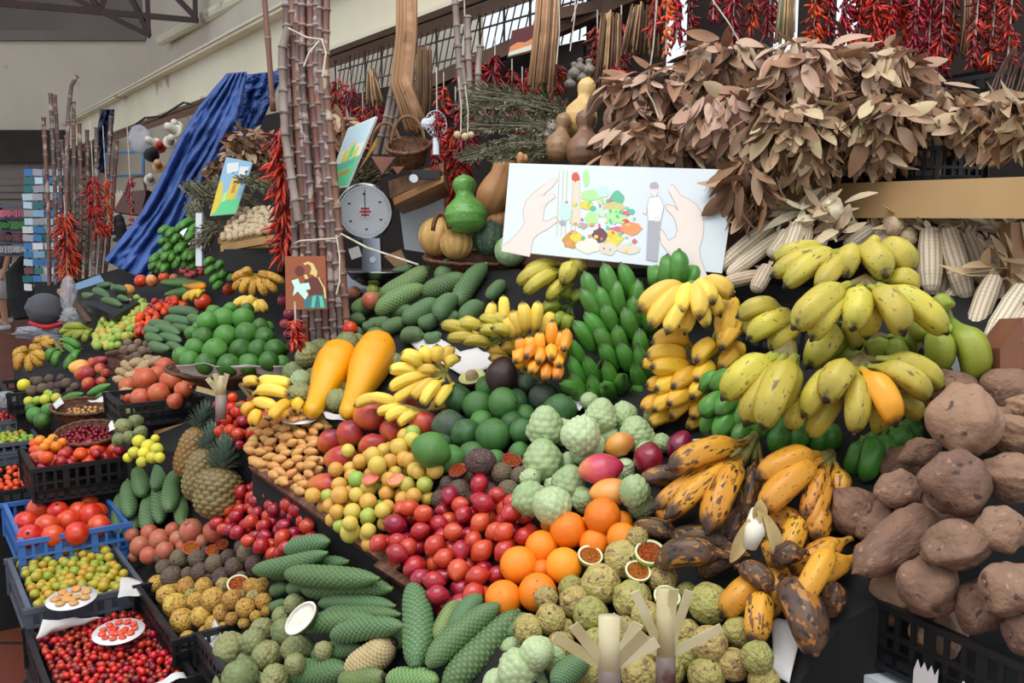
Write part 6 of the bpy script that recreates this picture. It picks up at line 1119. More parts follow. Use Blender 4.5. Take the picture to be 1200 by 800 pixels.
# ---- gourds and pumpkins
def solo(k, name, label, cat, x, y, w_, h_, D, a=90, dep=.1):
    p = P(x, y, D); aa = math.radians(a); z = RT * math.cos(aa) + UP * math.sin(aa) + FW * dep; o = link(name, K[k][0]); setM(o, p, mat3(z, RT), (w_ * D / F / 2, w_ * D / F / 2, h_ * D / F / 2)); occ(p, w_ * D / F / 2); return tag(o, label, cat)
for q in [(*t_[:8], t_[8] + (.38 if t_[4] < 605 else 0), *t_[9:]) for t_ in [('gourd_brown', 'gourd', 'round brown bottle gourd in front, nearest the leaves', 'gourd', 686, 162, 45, 74, 3.0, 88), ('gourd_brown', 'gourd', 'brown bottle gourd in the middle of the three low ones', 'gourd', 657, 160, 34, 62, 3.06, 80), ('gourd_grey', 'gourd', 'greyish bottle gourd, leftmost of the three low ones', 'gourd', 636, 166, 34, 66, 3.14, 55), ('gourd_cream', 'gourd', 'tall cream bottle gourd standing behind the brown ones', 'gourd', 683, 124, 40, 74, 3.12, 78),
          ('gourd_green', 'gourd', 'green bottle gourd on top of the tan pumpkins', 'gourd', 545, 238, 52, 72, 2.85, 93), ('pumpkin_tall', 'pumpkin', 'tall orange tan pumpkin beside the picture board', 'pumpkin', 583, 216, 44, 80, 3.0, 70), ('pumpkin_tan', 'pumpkin', 'tan pumpkin, left of the two under the green gourd', 'pumpkin', 512, 277, 44, 46, 2.98, 80), ('pumpkin_tan', 'pumpkin', 'tan pumpkin with a wicker handle, right of the two under the green gourd', 'pumpkin', 535, 286, 40, 36, 2.90, 90),
          ('pumpkin_tan', 'pumpkin', 'tan pumpkin behind the dark green one', 'pumpkin', 582, 262, 40, 32, 3.02, 90), ('pumpkin_green', 'pumpkin', 'dark green striped pumpkin beside the picture board', 'pumpkin', 573, 279, 38, 42, 2.92, 85), ('pumpkin_pale', 'pumpkin', 'pale green pumpkin under the picture board corner', 'pumpkin', 598, 294, 38, 36, 2.86, 90), ('pumpkin_tall', 'gourd', 'small orange gourd low beside the grey gourd', 'gourd', 612, 186, 18, 14, 3.02, 0)]]:
    o = solo(*q); add_stem(o, .08, .14, z=.93)
g = basket('brown wicker basket under the pumpkins', 560, 303, 62, 8, 3.33, .05)
b = MB(); b.tube([P(513 + 10 * math.cos(a) + 4, 276 - 26 * math.sin(a), 3.2) for a in [i * PI / 12 + .3 for i in range(11)]], .008, 7); b.build('basket_handle', m['wicker'], g.root, smooth=True).matrix_parent_inverse = Matrix.Translation(-g.root.location)
# ---- the big picture board
def board(label, corners, thick, mat, draws, cat, name, frame=None):
    """corners TL TR BR BL world; draws: list of (material, [(u,v)...]) flat shapes on its face, one mesh"""
    TL, TR, BR, BL_ = corners; n = (TR - TL).cross(BL_ - TL).normalized(); BR = CAM + (BR - CAM) * ((TL - CAM).dot(n) / (BR - CAM).dot(n)); corners = [TL, TR, BR, BL_]; n = n if n.dot(CAM - TL) > 0 else -n
    root = empty(name, (BL_ + BR) / 2, label, cat); o0 = root.location; b = MB(); b.prism([c - o0 for c in corners], -n * thick); b.build('panel', m[mat], root)
    names = []; b = MB()
    for i, (mt, poly) in enumerate(draws):
        if mt not in names: names.append(mt)
        V = []
        for u, v in poly: V.append(TL.lerp(TR, u).lerp(BL_.lerp(BR, u), v) - o0 + n * (.0005 + (.00008 if len(draws) < 20 else .000012) * i))
        from mathutils.geometry import tessellate_polygon
        b.add(V, [tuple(f_) for f_ in tessellate_polygon([[Vector((u, v, 0)) for u, v in poly]])], names.index(mt))
    if draws: b.build('painting', [m[x] for x in names], root)
    return root
def ell(cx, cy, rx, ry, n=14, j=0): return [(cx + rx * math.cos(2 * PI * i / n) * (1 + RN.uniform(-j, j)), cy + ry * math.sin(2 * PI * i / n) * (1 + RN.uniform(-j, j))) for i in range(n)]
def line(pts, w_):
    out = []; 
    for (a, b_), (c, d) in zip(pts, pts[1:]):
        l = math.hypot((c - a) * 2.4, d - b_) or 1; nx, ny = -(d - b_) / l * w_ / 2.4, (c - a) * 2.4 / l * w_; out.append([(a + nx, b_ + ny), (c + nx, d + ny), (c - nx, d - ny), (a - nx, b_ - ny)])
    return out
def PX(x, y): # px on the board -> u,v   (TL 597,191 TR 863,200 BL 589,293 BR 845,318)
    v = (y - 191 - (x - 597) * .034) / 104.; u = (x - 597 + 8 * v) / (266 - 10 * v); return (u, v)
D_ = []
LH = [(589, 290), (600, 283), (611, 271), (617, 262), (615, 248), (618, 237), (627, 227), (640, 217), (654, 208), (657, 211), (651, 219), (643, 226), (640, 230), (652, 227), (655, 231), (645, 238), (641, 246), (640, 258), (645, 259), (655, 253), (659, 258), (645, 268), (634, 274), (628, 280), (624, 300), (589, 296)]
RH = [(789, 216), (793, 216), (800, 226), (808, 230), (818, 236), (824, 245), (826, 255), (825, 268), (821, 280), (822, 290), (828, 305), (833, 316), (812, 314), (806, 300), (803, 292), (790, 290), (779, 278), (775, 264), (780, 263), (787, 274), (794, 270), (797, 262), (793, 250), (784, 241), (785, 236), (793, 238), (798, 243), (794, 234), (787, 222)]
for hd in (LH, RH):
    D_.append(('p_skin', [PX(*q) for q in hd]))
    for s in line([PX(*q) for q in hd], .004): D_.append(('p_skinline', s))
D_ += [('p_skin', [PX(*q) for q in [(640, 217), (654, 208), (657, 211), (651, 219), (643, 226), (632, 232)]]), ('p_skin', [PX(*q) for q in [(640, 230), (652, 227), (655, 231), (645, 238), (638, 244)]])]
for xx in (659, 664, 669, 676, 681): 
    for s in line([PX(xx, 200), PX(xx - 2, 275)], .003): D_.append(('p_cream', s))
D_.append(('p_cream2', [PX(676, 212), PX(684, 212), PX(685, 262), PX(675, 262)]))
for cx, cy, rx, ry, mt in [(679, 208, 5, 5, 'p_red'), (692, 209, 4, 9, 'p_lime'), (697, 228, 12, 6, 'p_lime'), (712, 224, 8, 6, 'p_mint'), (728, 232, 9, 9, 'p_teal'), (667, 247, 8, 10, 'p_mint'), (692, 239, 8, 5, 'p_yellow'), (698, 254, 7, 8, 'p_lime'), (700, 243, 4, 3, 'p_teal'), (712, 246, 9, 6, 'p_mint'), (725, 240, 12, 5, 'p_cream'), (728, 250, 12, 7, 'p_lime'), (739, 247, 5, 3, 'p_pink'), (745, 245, 4, 3, 'p_teal'), (738, 256, 5, 2.5, 'p_red'), (728, 266, 10, 4, 'p_pink'), (745, 263, 12, 7, 'p_orange'), (724, 274, 11, 8, 'p_yellow'), (708, 272, 9, 8, 'p_plum'), (676, 279, 12, 10, 'p_gold'), (680, 275, 7, 5, 'p_yellow'), (672, 282, 3, 3, 'p_orange'), (695, 284, 14, 8, 'p_pale'), (718, 286, 10, 7, 'p_cream2'), (688, 262, 6, 3, 'p_grey'), (742, 285, 14, 5, 'p_cream2'), (664, 260, 4, 3, 'p_grey')]:
    D_.append((mt, [PX(*q) for q in ell(cx, cy, rx, ry, 16, .18)]))
for i in range(60): x_, y_ = RN.uniform(668, 752), RN.uniform(232, 288); D_.append((RN.choice(['p_green', 'p_yellow', 'p_pink', 'p_lime', 'p_teal', 'p_orange', 'p_cream']), [PX(*q) for q in ell(x_, y_, RN.uniform(1, 3), RN.uniform(1, 2.5), 8, .3)]))
D_ += [('p_skin', [PX(*q) for q in ell(771, 223, 4, 6)]), ('p_grey', [PX(*q) for q in ell(771, 217, 5, 4)]), ('p_white', [PX(*q) for q in [(765, 230), (777, 228), (782, 238), (778, 255), (764, 254), (763, 240)]]), ('p_grey', [PX(*q) for q in [(764, 254), (778, 254), (774, 296), (762, 295)]]), ('p_skin', [PX(*q) for q in [(762, 248), (758, 246), (759, 240), (762, 240)]]), ('p_skin', [PX(*q) for q in ell(774, 252, 4, 3)])]
for s in line([PX(*q) for q in [(765, 230), (763, 240), (764, 254), (762, 295), (774, 296), (778, 255), (782, 238), (777, 228), (765, 230)]], .003): D_.append(('p_line', s))
board('large white board with a drawing of two hands around a fruit market', [P(597, 191, 2.78), P(864, 199, 2.56), P(846, 320, 2.50), P(588, 293, 2.72)], .008, 'white_card', D_, 'picture board', 'picture_board')
# painted cards
def frame_uv(*p): return list(p)
D1 = [('p_blue', [(0, 0), (1, 0), (1, 1), (0, 1)]), ('p_green', [(0, .72), (.55, .66), (1, .74), (1, 1), (0, 1)]), ('p_yellow', [(0, .45), (.14, .4), (.3, .72), (.2, .92), (0, 1)]), ('p_yellow', [(.45, .35), (.62, .3), (.8, .4), (.8, .72), (.42, .74)]), ('p_gold', [(.55, .42), (.68, .36), (.7, .6), (.55, .62)]), ('p_lime', [(.3, .62), (.42, .58), (.45, .75), (.3, .78)]), ('p_white', [(.1, .1), (.5, .05), (.6, .2), (.2, .28)]), ('p_white', [(.6, .12), (.95, .1), (.9, .25), (.65, .28)])]
board('painted card with yellow shapes under a blue sky, on the herbs', [P(265, 184, 4.55), P(296, 190, 4.5), P(276, 250, 4.4), P(246, 253, 4.45)], .006, 'white_card', D1, 'painted card', 'painted_card')
D2 = [('p_pale', [(0, 0), (1, 0), (1, 1), (0, 1)]), ('p_sky', [(.05, .02), (.95, .02), (.95, .35), (.05, .4)]), ('p_green', [(0, .62), (1, .55), (1, .98), (0, .98)]), ('p_teal', [(.15, .62), (.9, .58), (.85, .68), (.1, .72)]), ('p_yellow', [(.42, .32), (.55, .28), (.6, .55), (.4, .6)]), ('p_green', [(.5, .38), (.62, .35), (.65, .55), (.5, .58)]), ('p_yellow', [(.25, .42), (.36, .40), (.38, .58), (.25, .6)]), ('p_yellow', [(.68, .42), (.8, .4), (.82, .55), (.68, .57)]), ('p_gold', [(.3, .78), (.8, .72), (.82, .78), (.32, .84)])]
board('tilted painted card with green and yellow shapes left of the scale', [P(408, 150, 3.35), P(441, 136, 3.3), P(406, 219, 3.25), P(382, 222, 3.3)], .010, 'white_card', D2, 'painted card', 'painted_card')
b = MB(); b.prism([P(425, 190, 3.42), P(442, 160, 3.4), P(440, 172, 3.4), P(420, 200, 3.42)], FW * .01); b.build('yellow_card', m['p_gold'], label='yellow card edge behind the tilted painted card', cat='card')
D3 = [('p_brownd', ell(.36, .28, .12, .1)), ('p_cream', [(.45, .14), (.56, .1), (.7, .14), (.8, .3), (.76, .42), (.7, .36), (.62, .34), (.6, .2), (.5, .18)]), ('p_brown', ell(.56, .24, .09, .09)), ('p_brownd', [(.45, .45), (.7, .38), (.92, .45), (.98, .72), (.6, .75), (.55, .6)]), ('p_mint', [(.15, .46), (.32, .42), (.36, .52), (.58, .5), (.62, .62), (.5, .64), (.56, .72), (.48, .82), (.3, .66), (.18, .75), (.22, .58)]), ('p_tealdark', [(.45, .84), (.68, .72), (.95, .74), (1, .98), (.45, .98)]), ('p_teal', [(.66, .76), (.76, .74), (.7, .97), (.62, .97)]), ('p_teal', [(.82, .75), (.9, .76), (.95, .97), (.85, .97)]), ('p_cream', [(.8, .4), (.84, .4), (.98, .62), (1, .8), (.96, .8), (.93, .6)]), ('p_cream', [(.46, .36), (.52, .34), (.58, .42), (.5, .44)])]
board('small brown painting of a figure in a teal skirt, tied to the canes', [P(334, 300, 3.02), P(381, 300, 3.0), P(383, 362, 2.98), P(335, 363, 3.0)], .012, 'p_brown', D3, 'painting', 'small_painting')
D4 = [('p_brownd', [(.04, .04), (.96, .04), (.96, .5), (.04, .6)]), ('p_orange', [(.04, .6), (.3, .5), (.6, .58), (.96, .45), (.96, .72), (.04, .8)]), ('p_pale', [(.04, .8), (.96, .72), (.96, .92), (.04, .94)])]
board('small dark framed picture with an orange band under the rafter', [P(600, 36, 3.7), P(632, 27, 3.6), P(627, 60, 3.6), P(594, 68, 3.7)], .015, 'wood_dark', D4, 'picture', 'framed_picture')
# ---- scale
c = P(428, 248, 3.5); root = empty('weighing_scale', P(437, 345, 3.5), 'round white dial weighing scale with a steel pan', 'scale'); o0 = root.location; r = 33 * 3.5 / F; nf = (CAM - c); nf.normalize(); R = mat3(nf, RT)
def part(nm, me, loc, Rm, sc): o = link(nm, me, root); setM(o, loc - o0, Rm, sc); return o
part('housing', body('housing', m['steel'], [(0, .8), (.05, .95), (.6, 1), (.9, 1.02), (.95, 1.0), (.96, .93), (1, .92)], 48, 16), c - nf * .03, R, (r, r, .035)); DF = part('dial_face', body('dial_face', m['dial'], [(0, .92), (1, .92)], 48, 1), c + nf * .004, R, (r, r, .003))
b = MB()
for i in range(60):
    a = 2 * PI * i / 60; X = R @ Vector((math.sin(a), math.cos(a), 0)); l = .05 if i % 5 else .09; b.bar(c - o0 + X * r * .86 + nf * .008, c - o0 + X * r * (.86 - l) + nf * .008, .0012, .0006, up=nf)
for i in range(6):
    a = 2 * PI * i / 6 + .52 * 0 + PI / 3 * .95; X = R @ Vector((math.sin(a), math.cos(a), 0)); b.box(c - o0 + X * r * .62 + nf * .0076, (.010, .006, .001), R)
b.bar(c - o0 - R @ Vector((0, r * .2, 0)) + nf * .011, c - o0 + R @ Vector((0, r * .75, 0)) + nf * .011, .003, .001, up=nf)
q = b.build('ticks_and_pointer', m['ink'], DF); q.matrix_parent_inverse = (Matrix.Translation(DF.location) @ DF.rotation_quaternion.to_matrix().to_4x4() @ Matrix.Diagonal((*DF.scale, 1))).inverted()
b = MB(); b.tube([c - o0 + nf * .007, c - o0 + nf * .010], r * .24, 20); EM = b.build('emblem', m['dial'], root)
b = MB()
for dy, l in ((.055, .15), (.0, .20), (-.055, .14)): b.box(c - o0 + R @ Vector((0, r * dy * 2, 0)) + nf * .0112, (r * l * 2, r * .07, .0006), R)
b.build('red_lettering', m['ink_red'], EM)
b = MB(); b.prism([P(425, 279, 3.5) - o0, P(445, 279, 3.5) - o0, P(447, 324, 3.5) - o0, P(424, 324, 3.5) - o0], FW * .06); b.tube([P(437, 304, 3.495) - o0, P(437, 304, 3.49) - o0], .012, 16); b.build('column', m['steel'], root)
part('pan', body('pan', m['steel'], [(0, .3), (.05, .5), (.5, .85), (.95, 1), (1, 1.03)], 40, 12), P(446, 326, 3.45), mat3(Vector((0, 0, 1))), (.125, .125, .03))
b = MB(); b.box(P(440, 350, 3.55) - o0, (.2, .2, .06)); b.build('base', m['steel_dark'], root)
b = MB(); p = P(403, 316, 3.7); b.prism([p, P(470, 316, 3.7), P(470, 362, 3.7), P(403, 362, 3.7)], FW * .25); b.build('white_box', m['paper_blue'], label='white box standing behind the scale', cat='box')
# papers and cards behind
for i, (q, D, mt) in enumerate([([(468, 245), (520, 225), (522, 300), (474, 292)], 3.6, 'white_card'), ([(555, 60), (555, 60), (555, 60), (555, 60)], 0, ''), ([(500, 140), (512, 132), (520, 152), (508, 158)], 3.4, 'white_card'), ([(408, 292), (420, 288), (424, 300), (412, 304)], 3.5, 'paper'), ([(450, 300), (470, 292), (478, 310), (462, 312)], 3.55, 'wood_pale')]):
    if D: b = MB(); b.prism([P(x, y, D) for x, y in q], FW * .012); b.build('card', m[mt], label=['large white card standing behind the scale', '', 'small white card above the chili string', 'small white card left of the scale column', 'small tan card right of the scale column'][i], cat='card')
b = MB(); b.prism([P(460, 232, 3.35), P(520, 205, 3.25), P(520, 213, 3.25), P(462, 240, 3.35)], FW * .3); b.build('wooden_board', m['wood'], label='sloping wooden board above the scale, under the baskets', cat='board')
b = MB(); b.prism([P(455, 212, 3.45), P(520, 190, 3.3), P(520, 206, 3.3), P(457, 232, 3.45)], FW * .25); b.build('back_basket_side', m['wicker_light'], label='woven basket side on the sloping board', cat='basket')
# small basket with handle
g = basket('small brown wicker basket with a tall handle', 478, 172, 24, 9, 3.4, .06, 'wicker'); loc = g.root.location
b = MB(); b.tube([P(478 + 20 * math.cos(a), 170 - 34 * math.sin(a), 3.4) - loc for a in [i * PI / 14 for i in range(15)]], .006, 7); b.build('handle', m['wicker_light'], g.root, smooth=True)
b = MB(); b.tube([P(452 + 18 * math.cos(a), 178 - 34 * math.sin(a), 3.5) for a in [i * PI / 14 for i in range(15)]], .006, 7); b.build('loose_handle', m['wicker_light'], label='arched wicker handle left of the small basket', cat='basket handle')
b = MB(); b.tube([P(383, 140, 3.6), P(392, 128, 3.6), P(402, 140, 3.6), P(402, 172, 3.6)], .006, 6); b.tube([P(381, 168, 3.6), P(390, 158, 3.6), P(398, 172, 3.6)], .006, 6); b.build('loose_handle', m['wicker_light'], label='arched wicker handle beside the cane column', cat='basket handle')
b = MB(); 
for pts in ([(435, 183), (463, 184), (448, 204)], [(459, 195), (474, 195), (466, 204)]): b.prism([P(x, y, 3.25) for x, y in pts], FW * .01)
b.build('clay_cone', m['wood_red'], label='reddish woven cone under the painted card', cat='ornament')
# fan
root = empty('small_fan', P(515, 165, 3.3), 'small white desk fan beside the red chili string', 'fan'); o0 = root.location
b = MB(); R = mat3((CAM - P(512, 145, 3.3)).normalized() + RT * .9, UP); cc = P(511, 145, 3.3) - o0
for rr in (.045, .03, .015): b.tube([cc + R @ Vector((rr * math.cos(a) , rr * 1.1 * math.sin(a), 0)) for a in [i * PI / 10 for i in range(21)]], .0015, 4)
for i in range(18): a = i * PI / 9; b.tube([cc, cc + R @ Vector((.045 * math.cos(a), .05 * math.sin(a), 0))], .001, 4)
b.build('guard', m['white_card'], root); b = MB(); b.tube([cc, cc - R @ Vector((0, 0, .06))], .02, 10); b.tube([cc - UP * .05, cc - UP * .11], .012, 8); b.build('motor', m['white_card'], root)
# watch-like round object and dark box near basket
b = MB(); b.tube([P(484, 209, 3.2), P(485, 209, 3.17)], .014, 16); b.build('round_gauge', m['dial'], label='small round white gauge on the dark box above the scale', cat='gauge'); b = MB(); b.box(P(500, 205, 3.28), (.10, .06, .03)); b.build('black_box', m['black_plastic'], label='small black box on the sloping board', cat='box')
# ---- canes
def cane(name, label, group, pts, D, wpx, mt, seg=.07, parent=None):
    q = [P(x, y, D) for x, y in pts]; r = wpx * D / F / 2; L_ = sum((a - c).length for a, c in zip(q, q[1:])); k = max(2, int(L_ / seg)); b = MB(); P_ = []; Rr = []
    # resample
    def at(s):
        for a, c in zip(q, q[1:]):
            l = (a - c).length
            if s <= l or c is q[-1]: return a.lerp(c, min(1, s / l))
            s -= l
    b2 = MB()
    for i in range(k):
        s0 = L_ * i / k; s1 = L_ * (i + 1) / k; P_ += [at(s0), at(s0 + seg * .08), at((s0 + s1) / 2), at(s1 - seg * .08)]; Rr += [r * 1.12, r * .98, r * .92, r * .98]; b.tube([at(s0) - (at(min(L_, s0 + .01)) - at(s0)) * .4 - q[-1], at(min(L_, s0 + .005)) - q[-1]], r * 1.17, 8, m=1)
    c0 = q[-1]; b.tube([p - c0 for p in P_] + [q[-1] - c0], Rr + [r], 8); o = b.build(name, [m[mt], m['cane_node']], None, smooth=True); o.location = c0; return tag(o, label, 'cane', group)
CC = []
for i in range(22):
    t = i / 21; xt = 335 + 46 * t; xb = 352 + 56 * t
    lay = (i * 7 % 3) * .03; CC.append(([(xt + RN.uniform(-3, 3), -40), (xt + 2 + RN.uniform(-3, 3), 90), ((xt + xb) / 2 + RN.uniform(-4, 4), 230), (xb + RN.uniform(-2, 2), 408 - 10 * (i % 2))], 3.16 + lay, RN.uniform(8, 9.5), ['cane', 'cane_grey', 'cane', 'cane_red', 'cane', 'cane', 'cane', 'cane_grey', 'cane'][i % 9]))
for i, (pts, D, w_, mt) in enumerate(CC): cane('sugar_cane', 'tall sugar cane in the tied column beside the white scale', 'sugar canes of the tall column', pts, D, w_, mt, seg=RN.uniform(.05, .08))
cane('sugar_cane', 'short grey cane leaning on the left of the tall column', None, [(338, 30), (330, 60), (334, 160), (350, 260)], 3.12, 10, 'cane_grey'); cane('wooden_pole', 'thin brown pole left of the tall cane column', None, [(307, -40), (315, 60), (320, 130)], 3.4, 7, 'cane_red', .5)
for i, (pts, w_) in enumerate([([(462, 90), (452, 140), (440, 182)], 7), ([(468, 95), (457, 145), (450, 182)], 7), ([(474, 92), (465, 140), (455, 182)], 7)]): cane('sugar_cane', ['leftmost', 'middle', 'rightmost'][i] + ' of the three short canes behind the small basket', 'short canes behind the basket', pts, 3.55, w_, 'cane_grey')
for i, (pts, w_) in enumerate([([(532, -20), (537, 60), (542, 130)], 8), ([(548, 20), (549, 70), (552, 120)], 8), ([(563, 55), (560, 80), (560, 120)], 8), ([(541, 72), (545, 100), (548, 125)], 7)]): cane('sugar_cane', ['tallest grey cane, leftmost of the four above the herbs', 'second tall grey cane above the herbs', 'short grey cane, rightmost above the herbs', 'shortest grey cane, in front above the herbs'][i], 'grey canes above the herbs', pts, 3.45, w_, 'cane_grey')
b = MB(); b.tube([P(338, 33, 3.08), P(360, 44, 3.05), P(378, 46, 3.05), P(386, 60, 3.1)], .003, 5); b.tube([P(374, 48, 3.05), P(362, 62, 3.03), P(356, 78, 3.03)], .003, 5); b.tube([P(377, 46, 3.04), P(382, 62, 3.03), P(378, 90, 3.03)], .003, 5); b.build('white_string', m['string'], label='white string tied round the top of the cane column', cat='string')
b = MB(); b.tube([P(345, 285, 3.05), P(352, 282, 3.02), P(395, 279, 3.02), P(400, 274, 3.02), P(430, 290, 2.95), P(490, 310, 2.75)], .003, 5); b.tube([P(394, 275, 3.0), P(398, 300, 3.0), P(398, 330, 3.0), P(394, 345, 3.0)], .003, 5); b.build('white_string', m['string'], label='long white string tied from the canes to the scaly green fruit', cat='string')
for i, (x0, y0, x1, y1, D) in enumerate([(537, 90, 540, 155, 3.1), (545, 100, 548, 160, 3.1), (655, 0, 652, 75, 3.3), (675, -20, 668, 60, 3.3), (680, -20, 670, 25, 3.3), (770, 0, 757, 110, 2.75), (757, 105, 772, 138, 2.7), (835, 0, 870, 55, 2.7)]):
    b = MB(); b.tube([P(x0, y0, D), P((x0 + x1) / 2 + 2, (y0 + y1) / 2, D), P(x1, y1, D)], .0022, 5); b.build('hanging_string', m['string'], label=['left string above the red chilies near the fan', 'right string above the red chilies near the fan', 'string right of the tall straw bundle', 'string hanging over the herb bundles', 'short string beside the rafter', 'long string running down into the left leaf bundle', 'string end looping over the left leaf bundle', 'string running over the top leaf bundle'][i], cat='string')
for i, (x, y, w_) in enumerate([(536, 158, 9), (545, 160, 9), (552, 158, 8)]): solo('garlic', 'garlic_bulb', ['left', 'middle', 'right'][i] + ' garlic bulb tied over the red chilies', 'garlic', x, y, w_, w_, 3.05)
for i, (x, y, w_) in enumerate([(673, 82, 16), (682, 88, 14), (668, 95, 14), (690, 78, 16), (680, 76, 14)]): solo('gourd_grey', 'hanging_gourd', ['left', 'lower right', 'lowest', 'right', 'upper'][i] + ' small grey gourd hanging behind the cream gourd', 'gourd', x, y, w_, w_ * 1.3, 3.5)
# far left canes
for i, p4 in enumerate([(51, 138, 58, 335), (59, 110, 66, 335), (64, 112, 75, 330), (86, 120, 84, 335), (93, 145, 93, 335), (102, 153, 101, 335), (113, 150, 109, 330), (130, 137, 115, 335), (137, 165, 122, 330), (78, 160, 80, 330), (72, 165, 88, 330)]):
    cane('sugar_cane', 'dark sugar cane in the far left bundle, %s from its left side' % ORD[[0, 1, 3, 6, 7, 8, 9, 10, 10, 4, 5][i]] if i != 8 else 'pale short cane at the right side of the far left bundle', 'canes of the far left bundle', [(p4[0], p4[1]), ((p4[0] + p4[2]) / 2 + 2, (p4[1] + p4[3]) / 2), (p4[2], p4[3])], 6.45 + (i % 3) * .06, 5, 'cane' if i % 4 else 'cane_red', .12)
cane('sugar_cane', 'tallest cane of the far left bundle, bent at its top', 'canes of the far left bundle', [(90, 89), (84, 98), (80, 130), (78, 230), (80, 335)], 6.4, 5, 'cane', .16)
b = MB(); b.prism([P(40, 330, 6.9), P(135, 330, 6.2), P(135, 345, 6.2), P(40, 352, 6.9)], FW * .5 + Vector((0, 0, 0))); b.build('cane_stand', m['shade_black'], label='dark stand under the far left cane bundle', cat='display stand')
# ---- tarp
def sheet_grid(name, Lp, Rp, DL, DR, n, folds, amp, mat, label):
    V = []; k = len(Lp)
    def ip(P_, t): s = t * (len(P_) - 1); i = min(int(s), len(P_) - 2); f_ = s - i; return (P_[i][0] * (1 - f_) + P_[i + 1][0] * f_, P_[i][1] * (1 - f_) + P_[i + 1][1] * f_)
    R_ = 70; C_ = 60
    for j in range(R_ + 1):
        t = j / R_; a = ip(Lp, t); c = ip(Rp, t)
        for i in range(C_ + 1):
            s = i / C_; sw = s + .10 * mnoise.noise(Vector((s * 3, t * 4, 8))); D = DL + (DR - DL) * s + amp * 1.6 * mnoise.noise(Vector((sw * folds * 1.6, t * 1.2, 2))) + amp * .5 * math.sin(sw * folds * 2 * PI + 2.2 * math.sin(t * 3)) + .06 * mnoise.noise(Vector((s * 6, t * 9, 1))) + .03 * mnoise.noise(Vector((s * 14, t * 30, 4))); V.append(P(a[0] + (c[0] - a[0]) * s, a[1] + (c[1] - a[1]) * s, D))
    Fc = [(j * (C_ + 1) + i, j * (C_ + 1) + i + 1, (j + 1) * (C_ + 1) + i + 1, (j + 1) * (C_ + 1) + i) for j in range(R_) for i in range(C_)]
    o = link(name, mesh_from(name, V, Fc, m[mat])); md = o.modifiers.new('s', 'SOLIDIFY'); md.thickness = .003; return tag(o, label, 'tarpaulin')
sheet_grid('tarpaulin', [(266, 86), (235, 122), (212, 160), (190, 205), (165, 250), (140, 282), (122, 305)], [(289, 84), (284, 125), (268, 165), (245, 200), (222, 245), (205, 285), (172, 330)], 5.9, 5.7, 40, 5, .05, 'tarp', 'long blue tarpaulin hanging down from the stall roof')
sheet_grid('tarpaulin', [(284, 88), (282, 120), (270, 165)], [(334, 82), (322, 110), (300, 160)], 6.1, 5.9, 30, 3, .06, 'tarp', 'shorter blue tarpaulin behind the long one')
sheet_grid('tarpaulin', [(118, 128), (113, 160), (112, 200)], [(134, 128), (132, 160), (128, 205)], 7.4, 7.3, 30, 2, .04, 'tarp_dark', 'dark blue cloth hanging behind the far left canes')
# ---- hats, bags
HAT = body('hat', m['felt_white'], [(0, 1.0), (.03, 1.02), (.08, .95), (.12, .62), (.3, .6), (.8, .52), (.95, .35), (1, .05)], 28, 16)
HATS = {c: (lambda me: me)(HAT.copy()) for c in ('felt_white', 'felt_red', 'felt_black', 'gourd_cream')}
for c, me in HATS.items(): me.materials.clear(); me.materials.append(m[c])
for i, (x, y, w_, c, D) in enumerate([(200, 150, 18, 'felt_white', 6.3), (176, 165, 15, 'felt_white', 6.35), (187, 170, 14, 'felt_red', 6.25), (179, 178, 18, 'felt_black', 6.2), (185, 192, 15, 'gourd_cream', 6.15), (200, 163, 16, 'felt_white', 6.2), (205, 145, 15, 'felt_white', 6.4), (176, 208, 14, 'felt_white', 6.2), (140, 262, 22, 'felt_black', 6.3), (142, 270, 22, 'felt_black', 6.25), (138, 256, 20, 'felt_white', 6.35)]):
    o = link('hat', HATS[c]); a = RN.uniform(-.6, .6); setM(o, P(x, y, D), mat3(-FW + RT * a + UP * .3 if i < 8 else UP - FW * .4, RT), (w_ * D / F / 2,) * 3); tag(o, ['cream hat, topmost beside the tarpaulin', 'white hat touching the grey plastic bag', 'red cap among the hats beside the tarpaulin', 'black cap among the hats beside the tarpaulin', 'straw coloured hat, lowest beside the tarpaulin', 'white hat between the red cap and the tarpaulin', 'white hat half hidden behind the tarpaulin top', 'pale hat above the brown handbag', 'black hat, upper of the stack under the handbag', 'black hat, lower of the stack under the handbag', 'white brimmed hat on top of the stack under the handbag'][i], 'hat')
root = empty('handbag', P(152, 252, 6.3), 'brown leather handbag hanging beside the tarpaulin', 'bag'); o0 = root.location
b = MB(); b.prism([P(x, y, 6.3) - o0 for x, y in [(145, 225), (172, 222), (165, 252), (133, 248)]], FW * .1); BB = b.build('bag_body', m['leather'], root); b = MB(); b.tube([P(147, 226, 6.28) - o0, P(153, 208, 6.28) - o0, P(168, 206, 6.28) - o0, P(171, 224, 6.28) - o0], .01, 6); b.build('strap', m['leather'], BB)
b = MB(); 
for k in range(6): b.box(P(137 + k * 2, 235 - (k % 2) * 3, 6.35), (.012, .02, .10))
b.build('striped_bag', m['felt_white'], label='small striped bag left of the brown handbag', cat='bag')
o = link('plastic_bag', sph('bag', m['glass_bag'], 24, 16, disp=nz(6, .3, 2.5))); setM(o, P(164, 163, 6.4), mat3(UP), (.075, .06, .10)); tag(o, 'grey plastic bag hanging left of the hats', 'bag')
b = MB(); b.tube([P(156, 148, 6.5), P(170, 138, 6.5), P(190, 136, 6.4), P(215, 120, 6.3), P(225, 122, 6.3)], .008, 5); b.build('bent_wire', m['ink'], label='thin bent black wire under the roof beam', cat='wire')
b = MB(); fr_ = [P(125, 180, 6.8), P(168, 178, 6.7), P(168, 205, 6.7), P(125, 207, 6.8)]
